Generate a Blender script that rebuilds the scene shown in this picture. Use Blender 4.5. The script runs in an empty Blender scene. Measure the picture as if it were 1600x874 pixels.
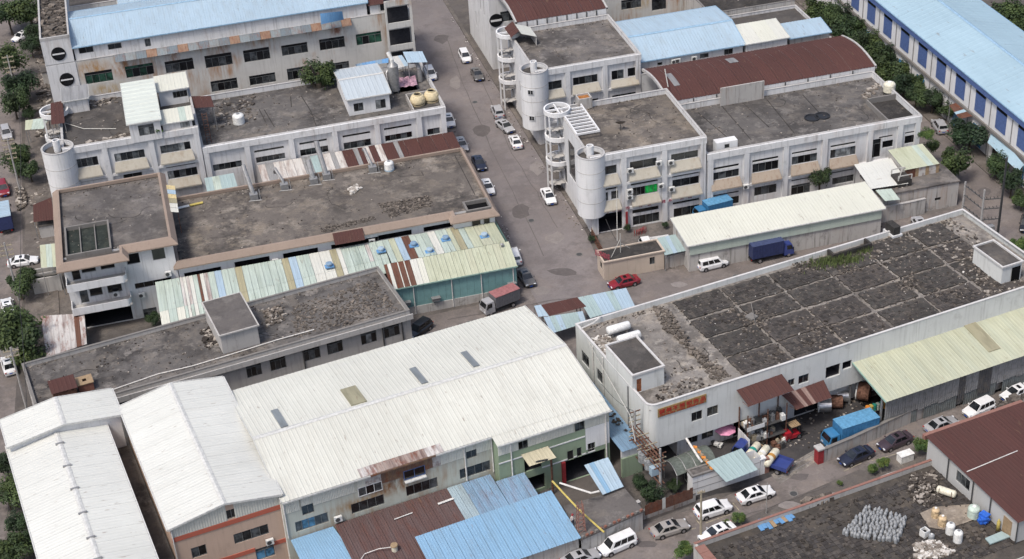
import bpy, bmesh, math, random
from math import sin, cos, pi, radians, hypot, atan2
from mathutils import Vector, Matrix
rnd = random.Random(7)
SC = bpy.context.scene
COL = SC.collection
# ---------------- camera (solved from the street grid; world X runs along the rows, Y along the cross street)
FPX = 2522.5; PITCH = radians(32.42); ROLL = radians(-3.75); AZ = radians(13.06); HC = 126.0
cF = Vector((0, cos(PITCH), -sin(PITCH))); cR = Vector((1, 0, 0)); cU = cR.cross(cF)
cR, cU = cos(ROLL)*cR + sin(ROLL)*cU, -sin(ROLL)*cR + cos(ROLL)*cU
_rz = Matrix.Rotation(-AZ, 3, 'Z'); cF = _rz @ cF; cR = _rz @ cR; cU = _rz @ cU
CO = Vector((0, 0, HC))
cam = bpy.data.objects.new('camera', bpy.data.cameras.new('camera')); COL.objects.link(cam)
M = Matrix((cR, cU, -cF)).transposed().to_4x4(); M.translation = CO
cam.matrix_world = M
cam.data.sensor_width = 36; cam.data.lens = FPX/1600*36; cam.data.clip_start = 1; cam.data.clip_end = 5000
SC.camera = cam
# ---------------- world, sun, exposure
w = bpy.data.worlds.new('World'); SC.world = w; w.use_nodes = True
nt = w.node_tree; sky = nt.nodes.new('ShaderNodeTexSky'); sky.sky_type = 'NISHITA'; sky.sun_disc = False
SUN_EL = radians(60); SUN_AZ = radians(235)      # azimuth measured clockwise from +Y
sky.sun_elevation = SUN_EL; sky.sun_rotation = SUN_AZ; sky.dust_density = 4.0; sky.air_density = 1.0; sky.ozone_density = 1.0
nt.links.new(sky.outputs[0], nt.nodes['Background'].inputs[0]); nt.nodes['Background'].inputs[1].default_value = 0.135
sun = bpy.data.objects.new('sun', bpy.data.lights.new('sun', 'SUN')); COL.objects.link(sun)
sun.data.energy = 1.9; sun.data.angle = radians(12); sun.data.color = (1, .95, .88)
sd = Vector((sin(SUN_AZ)*cos(SUN_EL), cos(SUN_AZ)*cos(SUN_EL), sin(SUN_EL)))
sun.rotation_euler = sd.to_track_quat('Z', 'Y').to_euler()
SC.view_settings.view_transform = 'Standard'; SC.view_settings.look = 'None'; SC.view_settings.gamma = 1
SC.view_settings.exposure = 0.45
# ---------------- measuring: photo pixels (1600 wide) -> places in the world
VW = dict(a=(0,0,.25173), b=(400,0,.25173), c=(700,0,.25173), d=(1000,0,.25168), e=(1250,0,.2518), f=(0,200,.25173),
 g=(380,200,.2875), h=(780,130,.2974), i=(1050,180,.3125), j=(0,380,.27454), k=(300,380,.27454), l=(660,360,.27454),
 m=(880,460,.2974), n=(1200,340,.2974), o=(0,600,.31348), p=(400,620,.2907), q=(760,600,.31348), r=(1000,580,.25168),
 s=(1250,560,.22876), t=(1050,720,.1875), u=(1300,700,.19907), v=(840,240,.25173), w=(1360,200,.22879),
 A=(930,270,.14375), B=(90,390,.17167), C=(1120,580,.1875), D=(960,640,.19455), E=(820,700,.19912), F=(500,70,.14875),
 G=(180,100,.14876), H=(780,130,.13736), I=(440,340,.2375), J=(0,0,.1259), K=(0,90,.19449), L=(0,250,.19449), N=(1400,340,.16013), Z=(0,0,1))
def px(view, x, y):
    a = VW[view]; return a[0]+x*a[2], a[1]+y*a[2]
def ray(x, y): return cF + cR*((x-800)/FPX) - cU*((y-437)/FPX)
def P(x, y, z=0.0, view='Z'):
    x, y = px(view, x, y); d = ray(x, y); return CO + d*((z-HC)/d.z)
class Fr:                       # a building frame: origin, direction
    def __init__(s, x, y, th=0.0): s.x, s.y, s.th = x, y, th; s.c, s.s = cos(th), sin(th)
    def L(s, p): dx, dy = p[0]-s.x, p[1]-s.y; return Vector((dx*s.c+dy*s.s, -dx*s.s+dy*s.c, p[2]))
    def W(s, u, v, z=0): return Vector((s.x+u*s.c-v*s.s, s.y+u*s.s+v*s.c, z))
    def _hit(s, x, y, view, n, q):
        x, y = px(view, x, y); d = ray(x, y); t = (q-CO).dot(n)/d.dot(n); return s.L(CO+d*t)
    def front(s, x, y, view='Z', v=0.0):
        r = s._hit(x, y, view, Vector((-s.s, s.c, 0)), s.W(0, v)); return r.x, r.z
    def side(s, x, y, view='Z', u=0.0):
        r = s._hit(x, y, view, Vector((s.c, s.s, 0)), s.W(u, 0)); return r.y, r.z
    def top(s, x, y, z=0, view='Z'):
        r = s.L(P(x, y, z, view)); return r.x, r.y
    def fo(s, view, lst, v=0.0, snap=None):   # openings from top-left / bottom-right corners
        o = []
        for q in lst:
            u0, z1 = s.front(q[0], q[1], view, v); u1, z0 = s.front(q[2], q[3], view, v)
            o.append((u0, z0, u1, z1) + tuple(q[4:]))
        return o
# ---------------- materials
MATS = {}
def srgb(r, g, b):
    f = lambda c: (c/255/12.92 if c <= 10 else ((c/255+.055)/1.055)**2.4); return (f(r), f(g), f(b), 1)
class NB:
    def __init__(s, name):
        s.m = bpy.data.materials.new(name); s.m.use_nodes = True; s.t = s.m.node_tree; s.b = s.t.nodes['Principled BSDF']
        s.tc = s.t.nodes.new('ShaderNodeTexCoord').outputs['Object']
    def n(s, typ, **k):
        o = s.t.nodes.new(typ)
        for a, v in k.items():
            if a in o.inputs: o.inputs[a].default_value = v
            else: setattr(o, a, v)
        return o
    def l(s, a, b): s.t.links.new(a, b)
    def mapped(s, sc=(1, 1, 1), loc=(0, 0, 0)):
        o = s.n('ShaderNodeMapping'); o.inputs['Scale'].default_value = sc; o.inputs['Location'].default_value = loc; s.l(s.tc, o.inputs[0]); return o.outputs[0]
    def noise(s, scale, detail=6, rough=.6, vec=None, lo=.35, hi=.65):
        o = s.n('ShaderNodeTexNoise'); o.inputs['Scale'].default_value = scale; o.inputs['Detail'].default_value = detail; o.inputs['Roughness'].default_value = rough
        s.l(vec or s.tc, o.inputs['Vector'])
        r = s.n('ShaderNodeMapRange'); r.inputs[1].default_value = lo; r.inputs[2].default_value = hi; s.l(o.outputs['Fac'], r.inputs[0]); return r.outputs[0]
    def mix(s, a, b, fac, mode='MIX'):
        o = s.n('ShaderNodeMix', data_type='RGBA', blend_type=mode)
        for sock, v in ((o.inputs[6], a), (o.inputs[7], b), (o.inputs[0], fac)):
            if hasattr(v, 'links'): s.l(v, sock)
            else: sock.default_value = v
        return o.outputs[2]
    def mul(s, a, k):
        o = s.n('ShaderNodeMath', operation='MULTIPLY'); s.l(a, o.inputs[0])
        if hasattr(k, 'links'): s.l(k, o.inputs[1])
        else: o.inputs[1].default_value = k
        return o.outputs[0]
    def done(s, col, rough=.8, bump=None, bs=.3, metal=0.0, spec=.3, dist=.05):
        s.l(col, s.b.inputs['Base Color']) if hasattr(col, 'links') else setattr(s.b.inputs['Base Color'], 'default_value', col)
        s.b.inputs['Roughness'].default_value = rough; s.b.inputs['Metallic'].default_value = metal; s.b.inputs['Specular IOR Level'].default_value = spec
        if bump is not None:
            o = s.n('ShaderNodeBump'); o.inputs['Strength'].default_value = bs; o.inputs['Distance'].default_value = dist; s.l(bump, o.inputs['Height']); s.l(o.outputs[0], s.b.inputs['Normal'])
        MATS[s.m.name] = s.m; return s.m
def sc4(c, k): return (c[0]*k, c[1]*k, c[2]*k, 1)
def plain(name, c, rough=.6, metal=0.0, spec=.4, var=.15):
    b = NB(name); n1 = b.noise(3.0, 3, .6)
    return b.done(b.mix(sc4(c, 1-var), sc4(c, 1+var), n1), rough, metal=metal, spec=spec)
def wall(name, c, dirt=srgb(90, 84, 76), amt=.5, rust=0.0, rustc=srgb(140, 96, 55), rough=.85, spots=()):
    b = NB(name)
    st = b.noise(1.0, 6, .65, b.mapped((2.4, 2.4, .16)), .52, .76)
    big = b.noise(.22, 5, .6, None, .3, .7); fine = b.noise(6, 4, .7, None, .3, .7)
    col = b.mix(sc4(c, .9), sc4(c, 1.06), big)
    col = b.mix(col, sc4(c, .82), b.mul(fine, .3))
    col = b.mix(col, dirt, b.mul(st, amt))
    blot = b.noise(.55, 8, .7, b.mapped((1, 1, .8), (7, 3, 1)), .56, .74); col = b.mix(col, dirt, b.mul(blot, amt*.8))
    if rust:
        r1 = b.noise(1.0, 5, .65, b.mapped((1.3, 1.3, .16), (3, 1, 5)), .42, .66); r2 = b.noise(.12, 3, .55, b.mapped((1, 1, 1), (11, 2, 3)), .5-.09*(rust > .8), .6-.06*(rust > .8))
        col = b.mix(col, rustc, b.mul(b.mul(r1, r2), rust))
    for sx, sz, rx, rz, sc_ in spots:         # a stain of its own place and outline on the wall
        mp = b.mapped((1/rx, 0, 1/rz), (-sx/rx, 0, -sz/rz)); ln = b.n('ShaderNodeVectorMath', operation='LENGTH'); b.l(mp, ln.inputs[0])
        mr = b.n('ShaderNodeMapRange'); mr.inputs[1].default_value = 1.0; mr.inputs[2].default_value = .35; b.l(ln.outputs['Value'], mr.inputs[0])
        nz = b.noise(1.0, 6, .7, b.mapped((1.1, 1.1, .35), (sx, 2, 7)), .38, .6); col = b.mix(col, sc_, b.mul(b.mul(mr.outputs[0], nz), .92))
    return b.done(col, rough, fine, .15, spec=.15)
def conc(name, c, dark, light, s=.12, amt=.75, rough=.95, bs=.4):
    b = NB(name); oi = b.n('ShaderNodeObjectInfo'); vm = b.n('ShaderNodeVectorMath', operation='SCALE'); vm.inputs[0].default_value = (97, 61, 13); b.l(oi.outputs['Random'], vm.inputs['Scale'])
    va = b.n('ShaderNodeVectorMath', operation='ADD'); b.l(b.tc, va.inputs[0]); b.l(vm.outputs[0], va.inputs[1]); b.tc = va.outputs[0]
    n1 = b.noise(s, 10, .7, None, .46, .58); n2 = b.noise(s*3.1, 10, .72, b.mapped((1, 1, 1), (5, 9, 0)), .52, .63); n3 = b.noise(3.0, 6, .75, None, .3, .7)
    n4 = b.noise(s*6, 8, .7, b.mapped((1, 1, 1), (31, 17, 4)), .54, .66); n5 = b.noise(s*.5, 4, .6, b.mapped((1, 1, 1), (3, 77, 4)), .4, .6)
    col = b.mix(c, dark, b.mul(n1, amt)); col = b.mix(col, light, b.mul(n2, amt)); col = b.mix(col, dark, b.mul(n4, amt*.7)); n6 = b.noise(s*1.7, 9, .75, b.mapped((1, 1, 1), (63, 8, 40)), .5, .6)
    col = b.mix(col, (light[0]*.92, light[1]*.87, light[2]*.80, 1), b.mul(n6, amt*.6)); col = b.mix(col, sc4(c, .72), b.mul(n5, .5))
    col = b.mix(col, sc4(c, .5), b.mul(n3, .35))
    return b.done(col, rough, n3, bs, spec=.12, dist=.06)
def sheet(name, c, dirt=srgb(120, 112, 98), amt=.35, rough=.5, rust=0.0, axis='y', spec=.35):
    b = NB(name)
    sc = (1.3, .12, 1.3) if axis == 'y' else (.12, 1.3, 1.3)
    st = b.noise(1.0, 5, .6, b.mapped(sc), .45, .75); big = b.noise(.09, 5, .6, None, .35, .65); fine = b.noise(2.5, 5, .7, None, .3, .7)
    col = b.mix(sc4(c, .93), sc4(c, 1.05), big); col = b.mix(col, sc4(c, .8), b.mul(fine, .22)); col = b.mix(col, dirt, b.mul(st, amt)); sp = b.noise(1.0, 3, .55, b.mapped((2.6, .55, 2.6) if axis == 'y' else (.55, 2.6, 2.6), (4, 4, 4)), .66, .72); col = b.mix(col, srgb(112, 92, 76), b.mul(sp, .45))
    if rust:
        r = b.noise(.8, 7, .75, b.mapped((1.2, .3, 1.2), (3, 8, 2)), .5, .62); col = b.mix(col, srgb(112, 62, 42), b.mul(r, rust))
    return b.done(col, rough, None, spec=spec)
def car_paint(name, c):
    b = NB(name); b.b.inputs['Coat Weight'].default_value = .6; b.b.inputs['Coat Roughness'].default_value = .08
    n1 = b.noise(1.2, 4, .6); return b.done(b.mix(sc4(c, .92), sc4(c, 1.04), n1), .35, spec=.5)
def glass(name, c, rough=.12, spec=.6):
    b = NB(name); n1 = b.noise(.9, 4, .6, None, .4, .6); return b.done(b.mix(sc4(c, .5), sc4(c, 1.6), n1), rough, spec=spec)
# ---------------- mesh builder
class MB:
    def __init__(s): s.v = []; s.f = []; s.mi = []; s.m = 0
    def add(s, vs, fs):
        n = len(s.v); s.v += [tuple(x) for x in vs]; s.f += [tuple(i+n for i in f) for f in fs]; s.mi += [s.m]*len(fs); return s
    def box(s, x0, y0, z0, x1, y1, z1):
        if x1 < x0: x0, x1 = x1, x0
        if y1 < y0: y0, y1 = y1, y0
        if z1 < z0: z0, z1 = z1, z0
        return s.add([(x0,y0,z0),(x1,y0,z0),(x1,y1,z0),(x0,y1,z0),(x0,y0,z1),(x1,y0,z1),(x1,y1,z1),(x0,y1,z1)],
              [(0,3,2,1),(4,5,6,7),(0,1,5,4),(1,2,6,5),(2,3,7,6),(3,0,4,7)])
    def rbox(s, cx, cy, cz, lx, ly, lz, a=0.0, tilt=0.0):
        c, n = cos(a), sin(a); vs = []
        for dz in (-.5, .5):
            for dx, dy in ((-.5,-.5),(.5,-.5),(.5,.5),(-.5,.5)):
                x, y = dx*lx, dy*ly; vs.append((cx+x*c-y*n, cy+x*n+y*c, cz+dz*lz+x*tilt))
        return s.add(vs, [(0,3,2,1),(4,5,6,7),(0,1,5,4),(1,2,6,5),(2,3,7,6),(3,0,4,7)])
    def quad(s, a, b, c, d): return s.add([a, b, c, d], [(0, 1, 2, 3)])
    def prism(s, poly, z0, z1):
        n = len(poly); return s.add([(x, y, z0) for x, y in poly]+[(x, y, z1) for x, y in poly],
            [tuple(range(n-1, -1, -1)), tuple(range(n, 2*n))]+[(i, (i+1) % n, n+(i+1) % n, n+i) for i in range(n)])
    def profile(s, pts, fn0, fn1):       # closed polygon swept between two placements
        n = len(pts); return s.add([fn0(*p) for p in pts]+[fn1(*p) for p in pts],
            [tuple(range(n-1, -1, -1)), tuple(range(n, 2*n))]+[(i, (i+1) % n, n+(i+1) % n, n+i) for i in range(n)])
    def tube(s, pts, r, n=6, r2=None):
        pts = [Vector(p) for p in pts]; k = len(pts); vs = []
        for i, p in enumerate(pts):
            t = (pts[min(i+1, k-1)]-pts[max(i-1, 0)]).normalized(); a = t.cross(Vector((0, 0, 1)))
            if a.length < .05: a = t.cross(Vector((1, 0, 0)))
            a.normalize(); b = t.cross(a); rr = r if r2 is None else r+(r2-r)*i/(k-1)
            for j in range(n): w = 2*pi*j/n; vs.append(p+a*(rr*cos(w))+b*(rr*sin(w)))
        fs = [(i*n+j, i*n+(j+1) % n, (i+1)*n+(j+1) % n, (i+1)*n+j) for i in range(k-1) for j in range(n)]
        fs += [tuple(range(n-1, -1, -1)), tuple((k-1)*n+j for j in range(n))]; return s.add(vs, fs)
    def lathe(s, prof, cx=0, cy=0, n=20, a0=0, a1=2*pi):
        full = abs(a1-a0-2*pi) < 1e-6; m = n if full else n+1; vs = []
        for r, z in prof:
            for j in range(m): w = a0+(a1-a0)*j/n; vs.append((cx+r*cos(w), cy+r*sin(w), z))
        fs = [(i*m+j, i*m+(j+1) % m, (i+1)*m+(j+1) % m, (i+1)*m+j) for i in range(len(prof)-1) for j in range(n)]
        return s.add(vs, fs)
    def cyl(s, cx, cy, z0, z1, r, n=16): return s.lathe([(.001, z0), (r, z0), (r, z1), (.001, z1)], cx, cy, n)
    def build(s, name, mats, parent=None, smooth=False, loc=None, kind=None, label=None):
        me = bpy.data.meshes.new(name); me.from_pydata(s.v, [], s.f)
        if not isinstance(mats, (list, tuple)): mats = [mats]
        for m_ in mats: me.materials.append(m_)
        if len(mats) > 1: me.polygons.foreach_set('material_index', s.mi)
        if smooth: me.polygons.foreach_set('use_smooth', [True]*len(s.f))
        me.update(); o = bpy.data.objects.new(name, me); COL.objects.link(o)
        if parent: o.parent = parent
        if loc: o.location = loc
        if kind: o['kind'] = kind
        if label: o['label'] = label
        return o
def tag(o, label, cat, group=None, kind=None):
    if label: o['label'] = label
    if cat: o['category'] = cat
    if group: o['group'] = group
    if kind: o['kind'] = kind
    return o
def T(name, label, cat, x, y, z=0, th=0.0, group=None):
    o = bpy.data.objects.new(name, None); COL.objects.link(o); o.location = (x, y, z); o.rotation_euler = (0, 0, th)
    o.empty_display_size = .5; return tag(o, label, cat, group)
def TF(name, label, cat, fr, group=None): return T(name, label, cat, fr.x, fr.y, 0, fr.th, group)
KIDS = {}
def copy_tree(o, parent=None):
    c = o.copy(); COL.objects.link(c)
    if parent: c.parent = parent
    for ch in o.children: copy_tree(ch, c)
    return c
# ---------------- wall with openings, windows
def FRONT(v=0.0): return lambda a, d, z: (a, v+d, z)
def LEFT(u=0.0): return lambda a, d, z: (u+d, a, z)        # a runs along +v
def wallgrid(mb, fn, a0, a1, z0, z1, ops=(), t=.25, flip=False):
    A = sorted({a0, a1}|{min(max(o[k], a0), a1) for o in ops for k in (0, 2)}); Zs = sorted({z0, z1}|{min(max(o[k], z0), z1) for o in ops for k in (1, 3)})
    for i in range(len(A)-1):
        for j in range(len(Zs)-1):
            if A[i+1]-A[i] < 1e-4 or Zs[j+1]-Zs[j] < 1e-4: continue
            ca, cz = (A[i]+A[i+1])/2, (Zs[j]+Zs[j+1])/2
            if any(o[0] < ca < o[2] and o[1] < cz < o[3] for o in ops): continue
            mb.quad(fn(A[i], 0, Zs[j]), fn(A[i+1], 0, Zs[j]), fn(A[i+1], 0, Zs[j+1]), fn(A[i], 0, Zs[j+1]))
    for o in ops:
        p0, p1, q0, q1 = max(o[0], a0), min(o[2], a1), max(o[1], z0), min(o[3], z1)
        if p1 <= p0 or q1 <= q0: continue
        for a, b in (((p0, q0), (p1, q0)), ((p1, q0), (p1, q1)), ((p1, q1), (p0, q1)), ((p0, q1), (p0, q0))):
            mb.quad(fn(a[0], 0, a[1]), fn(b[0], 0, b[1]), fn(b[0], t, b[1]), fn(a[0], t, a[1]))
def fbox(mb, fn, a0, d0, z0, a1, d1, z1):
    x0, y0, _ = fn(a0, d0, z0); x1, y1, _ = fn(a1, d1, z1); mb.box(x0, y0, z0, x1, y1, z1)
def window(parent, fn, a0, z0, a1, z1, n=3, kind='dark', t=.25, fm=None):
    """frame part with pane children; kind: dark/green/curtain/blue/void/bars"""
    if kind == 'void':
        m_ = MB(); fbox(m_, fn, a0, t-.02, z0, a1, t+.05, z1); return m_.build('opening', MATS['void'], parent)
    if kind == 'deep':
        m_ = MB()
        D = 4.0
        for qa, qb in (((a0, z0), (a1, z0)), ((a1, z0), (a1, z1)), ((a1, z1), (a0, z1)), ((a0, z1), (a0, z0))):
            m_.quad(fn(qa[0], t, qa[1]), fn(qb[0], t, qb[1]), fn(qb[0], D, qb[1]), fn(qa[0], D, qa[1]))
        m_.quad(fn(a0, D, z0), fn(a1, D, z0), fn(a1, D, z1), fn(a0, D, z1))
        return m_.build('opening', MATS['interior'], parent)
    f = MB(); w = .07; d0, d1 = t-.14, t-.06
    fbox(f, fn, a0, d0, z0, a1, d1, z0+w); fbox(f, fn, a0, d0, z1-w, a1, d1, z1)
    fbox(f, fn, a0, d0, z0+w, a0+w, d1, z1-w); fbox(f, fn, a1-w, d0, z0+w, a1, d1, z1-w)
    zt = z1-w
    if z1-z0 > 1.7 and n > 1: zt = z0+(z1-z0)*.72; fbox(f, fn, a0+w, d0, zt, a1-w, d1, zt+.06)
    st = (a1-a0)/n
    for i in range(1, n): fbox(f, fn, a0+i*st-.03, d0, z0+w, a0+i*st+.03, d1, zt)
    fo = f.build('window', fm or MATS['frame_grey'], parent)
    base = {'dark': ['pane_dark', 'pane_dark', 'pane_mid', 'pane_black'], 'green': ['pane_green', 'pane_green2', 'pane_black'], 'curtain': ['pane_mid', 'pane_curtain', 'pane_dark', 'pane_black'],
            'blue': ['pane_blue', 'pane_mid'], 'greencloth': ['pane_black', 'pane_cloth'], 'black': ['pane_black']}[kind]
    for i in range(n):
        p = MB(); fbox(p, fn, a0+i*st+.03, t-.09+.01*(i % 2), z0+.04, a0+(i+1)*st-.03, t-.07+.01*(i % 2), zt)
        mt = rnd.choice(base)
        if kind == 'greencloth': mt = base[0 if i < n/2 else 1]
        p.build('pane', MATS[mt], fo)
    if zt < z1-w-.01:
        p = MB(); fbox(p, fn, a0+w, t-.09, zt+.06, a1-w, t-.07, z1-w); p.build('pane', MATS[rnd.choice(base)], fo)
    return fo
def shell(root, W, D, h, ph=.8, wm='wall_white', rm='roof_conc', front=(), left=(), z0=0, pt=.25, cope='coping', roof=True, t=.25, name='wall'):
    m = MB(); wallgrid(m, FRONT(), 0, W, z0, h, front, t); wallgrid(m, LEFT(), 0, D, z0, h, left, t)
    m.quad((W, 0, z0), (W, D, z0), (W, D, h), (W, 0, h)); m.quad((W, D, z0), (0, D, z0), (0, D, h), (W, D, h))
    if ph > 0:
        zr = h-ph
        m.quad((pt, pt, zr), (W-pt, pt, zr), (W-pt, pt, h), (pt, pt, h)); m.quad((pt, D-pt, zr), (W-pt, D-pt, zr), (W-pt, D-pt, h), (pt, D-pt, h))
        m.quad((pt, pt, zr), (pt, D-pt, zr), (pt, D-pt, h), (pt, pt, h)); m.quad((W-pt, pt, zr), (W-pt, D-pt, zr), (W-pt, D-pt, h), (W-pt, pt, h))
    m.build(name, MATS[wm], root)
    if ph > 0 and cope:
        c = MB(); e = .05; z1 = h+.07
        c.box(-e, -e, h, W+e, pt+e, z1); c.box(-e, D-pt-e, h, W+e, D+e, z1); c.box(-e, pt+e, h, pt+e, D-pt-e, z1); c.box(W-pt-e, pt+e, h, W+e, D-pt-e, z1)
        c.build('coping', MATS[cope], root)
    if roof:
        r = MB(); zz = h-ph if ph > 0 else h; r.quad((pt, pt, zz), (W-pt, pt, zz), (W-pt, D-pt, zz), (pt, D-pt, zz)); r.build('roof', MATS[rm], root)
    for o in front:
        window(root, FRONT(), o[0], o[1], o[2], o[3], o[4] if len(o) > 4 else 3, o[5] if len(o) > 5 else 'dark', t)
    for o in left:
        window(root, LEFT(), o[0], o[1], o[2], o[3], o[4] if len(o) > 4 else 2, o[5] if len(o) > 5 else 'dark', t)
# corrugated panels laid side by side over a quad; p0->p1 is the eave direction, p0->q0 the slope direction
def panels(parent, p0, p1, q0, q1, n, mats, name='roof_panel', pitch=.5, amp=.024, splits=1, lap=.03):
    p0, p1, q0, q1 = map(Vector, (p0, p1, q0, q1)); Wd = (p1-p0).length; out = []
    nrm = (p1-p0).cross(q0-p0).normalized()
    if nrm.z < 0 or (abs(nrm.z) < .01 and nrm.y > 0): nrm = -nrm
    for i in range(n):
        f0, f1 = i/n, (i+1)/n-.005/Wd
        for k in range(splits):
            g0 = k/splits; g1 = (k+1)/splits+(lap if k < splits-1 else 0)*.3
            rows = [p0.lerp(p1, f).lerp(q0.lerp(q1, f), g) for f in (f0, f1) for g in (g0, g1)]
            a0, a1, b0, b1 = rows
            ribs = max(1, int(round((f1-f0)*Wd/pitch))); vs = []
            ts = []
            for r_ in range(ribs):
                for tt, hh in ((0, 0), (.62, 0), (.72, 1), (.9, 1)): ts.append(((r_+tt)/ribs, hh))
            ts.append((1, 0)); off = .012*k+.006*(i % 2)
            for tt, hh in ts:
                o_ = nrm*(hh*amp+off); vs.append(a0.lerp(b0, tt)+o_); vs.append(a1.lerp(b1, tt)+o_)
            m = MB(); m.add(vs, [(2*j, 2*j+2, 2*j+3, 2*j+1) for j in range(len(ts)-1)])
            mt = mats(i, k) if callable(mats) else (rnd.choice(mats) if isinstance(mats, (list, tuple)) else mats)
            out.append(m.build(name, MATS[mt], parent))
    return out
def gable(parent, W, ya, yb, ze, zr, n, mats, yr=None, x0=0, axis='x', splits=1, fascia='fascia', pitch=.5, ze2=None):
    """gable roof: ridge along x; from ya (front) to yb"""
    yr = (ya+yb)/2 if yr is None else yr; ze2 = ze if ze2 is None else ze2
    sw = (lambda x, y, z: (x, y, z)) if axis == 'x' else (lambda x, y, z: (y, x, z))
    panels(parent, sw(x0, ya, ze), sw(x0+W, ya, ze), sw(x0, yr, zr), sw(x0+W, yr, zr), n, mats, pitch=pitch, splits=splits)
    panels(parent, sw(x0, yb, ze2), sw(x0+W, yb, ze2), sw(x0, yr, zr), sw(x0+W, yr, zr), n, mats, pitch=pitch, splits=splits)
    c = MB(); e = .12
    A = [sw(x0, yr-.3, zr-.3*(zr-ze)/max(.1, yr-ya)+.07), sw(x0, yr, zr+.1), sw(x0, yr+.3, zr-.3*(zr-ze2)/max(.1, yb-yr)+.07)]
    Bq = [sw(x0+W, yr-.3, zr-.3*(zr-ze)/max(.1, yr-ya)+.07), sw(x0+W, yr, zr+.1), sw(x0+W, yr+.3, zr-.3*(zr-ze2)/max(.1, yb-yr)+.07)]
    c.quad(A[0], Bq[0], Bq[1], A[1]); c.quad(A[1], Bq[1], Bq[2], A[2]); c.build('ridge_cap', MATS[fascia], parent)
    c = MB()
    for y, z in ((ya, ze), (yb, ze2)):
        s_ = -1 if y == ya else 1
        a, b = sorted((y+s_*.02, y+s_*.16)); p, q = sw(x0, a, z-.16), sw(x0+W, b, z+.03)
        c.box(*p, *q)
    for x, s_ in ((x0, -1), (x0+W, 1)):
        for (y0_, z0_, y1_, z1_) in ((ya, ze, yr, zr), (yr, zr, yb, ze2)):
            xa, xb = sorted((x, x+s_*.09))
            vs = [sw(xx, yy, zz+dz) for xx in (xa, xb) for yy, zz in ((y0_, z0_), (y1_, z1_)) for dz in (-.18, .09)]
            c.add(vs, [(0, 1, 3, 2), (4, 6, 7, 5), (0, 4, 5, 1), (2, 3, 7, 6), (1, 5, 7, 3), (0, 2, 6, 4)])
    c.build('fascia', MATS[fascia], parent)
def ac_unit(x, y, z, th, label, group='air conditioning units on the outside walls'):
    r = T('air_conditioner', label, 'air conditioner', x, y, z, th, group)
    m = MB(); m.box(-.45, -.18, 0, .45, .18, .7); m.box(-.4, -.1, -.12, -.34, .2, 0); m.box(.34, -.1, -.12, .4, .2, 0); m.build('casing', MATS['white_metal'], r)
    g = MB(); g.lathe([(.001, 0), (.1, .02), (.11, 0), (.26, .02), (.28, 0), (.28, .03), (.001, .03)], 0, 0, 16)
    o = g.build('fan_grille', MATS['dark_metal'], r); o.rotation_euler = (radians(90), 0, 0); o.location = (-.1, -.185, .35); return r
def rubble(name, label, cat, fr, poly, n, z, smin, smax, mats, parent=None, flat=.5, seed=1, kind='stuff', pile=0.0, ctr=None):
    """scattered broken pieces on a roof, poly in frame coordinates"""
    R_ = random.Random(seed); m = MB(); xs = [p[0] for p in poly]; ys = [p[1] for p in poly]; k = 0; tries = 0
    def inside(x, y):
        c = False; j = len(poly)-1
        for i in range(len(poly)):
            xi, yi = poly[i][:2]; xj, yj = poly[j][:2]
            if (yi > y) != (yj > y) and x < (xj-xi)*(y-yi)/(yj-yi)+xi: c = not c
            j = i
        return c
    cx, cy = (sum(xs)/len(xs), sum(ys)/len(ys)); rad = max(max(xs)-min(xs), max(ys)-min(ys))/2
    while k < n and tries < n*20:
        tries += 1; x, y = R_.uniform(min(xs), max(xs)), R_.uniform(min(ys), max(ys))
        if not inside(x, y): continue
        s_ = R_.uniform(smin, smax)*(1 if R_.random() < .85 else 1.6); m.m = R_.randrange(len(mats))
        hz = pile*max(0, 1-hypot(x-cx, y-cy)/rad)*R_.uniform(.3, 1)
        m.rbox(x, y, z+s_*flat*.3+hz, s_, s_*R_.uniform(.4, 1), s_*flat*R_.uniform(.5, 1), R_.uniform(0, pi), R_.uniform(-.3, .3)); k += 1
    o = m.build(name, [MATS[q] for q in mats], parent, kind=kind)
    if parent is None: o.location = (fr.x, fr.y, 0); o.rotation_euler = (0, 0, fr.th); tag(o, label, cat)
    return o
# ---------------- palette
wall('wall_white', (.62, .62, .62, 1), srgb(84, 80, 74), amt=.5, rust=.2)
wall('wall_clean', (.66, .66, .66, 1), amt=.3)
wall('wall_rusty', (.54, .53, .50, 1), amt=.3, rust=.8, rustc=srgb(150, 105, 60), spots=[(7.5, 12.3, 3.6, 2.6, srgb(160, 118, 62)), (12.6, 12.0, 3.2, 2.8, srgb(150, 105, 66)), (21.0, 12.4, 1.6, 3.6, srgb(138, 88, 52)), (9.5, 8.3, 4.5, 1.6, srgb(165, 140, 95)), (30, 13, 1.2, 1.6, srgb(130, 84, 56)), (37, 13.4, 1.4, 1.4, srgb(130, 84, 56)), (45, 13.3, 1.6, 1.6, srgb(120, 72, 50)), (50, 12.6, 2.0, 1.2, srgb(120, 72, 50))])
wall('wall_grey', (.43, .415, .395, 1), amt=.45)
wall('wall_old', (.42, .405, .385, 1), srgb(62, 58, 52), amt=.85, rust=.3)
wall('wall_sheet', (.44, .44, .43, 1), amt=.12)
wall('wall_green', (.25, .315, .225, 1), amt=.3)
wall('wall_green_dirty', (.45, .47, .42, 1), srgb(120, 95, 55), amt=.35, rust=.5, rustc=srgb(130, 90, 50), spots=[(13.5, 6.4, 5.2, 1.5, srgb(122, 82, 44)), (14.8, 7.4, 4.0, 1.5, srgb(82, 54, 44)), (9.0, 5.6, 4.5, .9, srgb(140, 108, 66))])
wall('wall_tan', (.50, .37, .29, 1), amt=.25)
wall('wall_teal', (.17, .30, .29, 1), amt=.2)
wall('wall_beige', (.50, .42, .345, 1), amt=.25)
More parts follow.
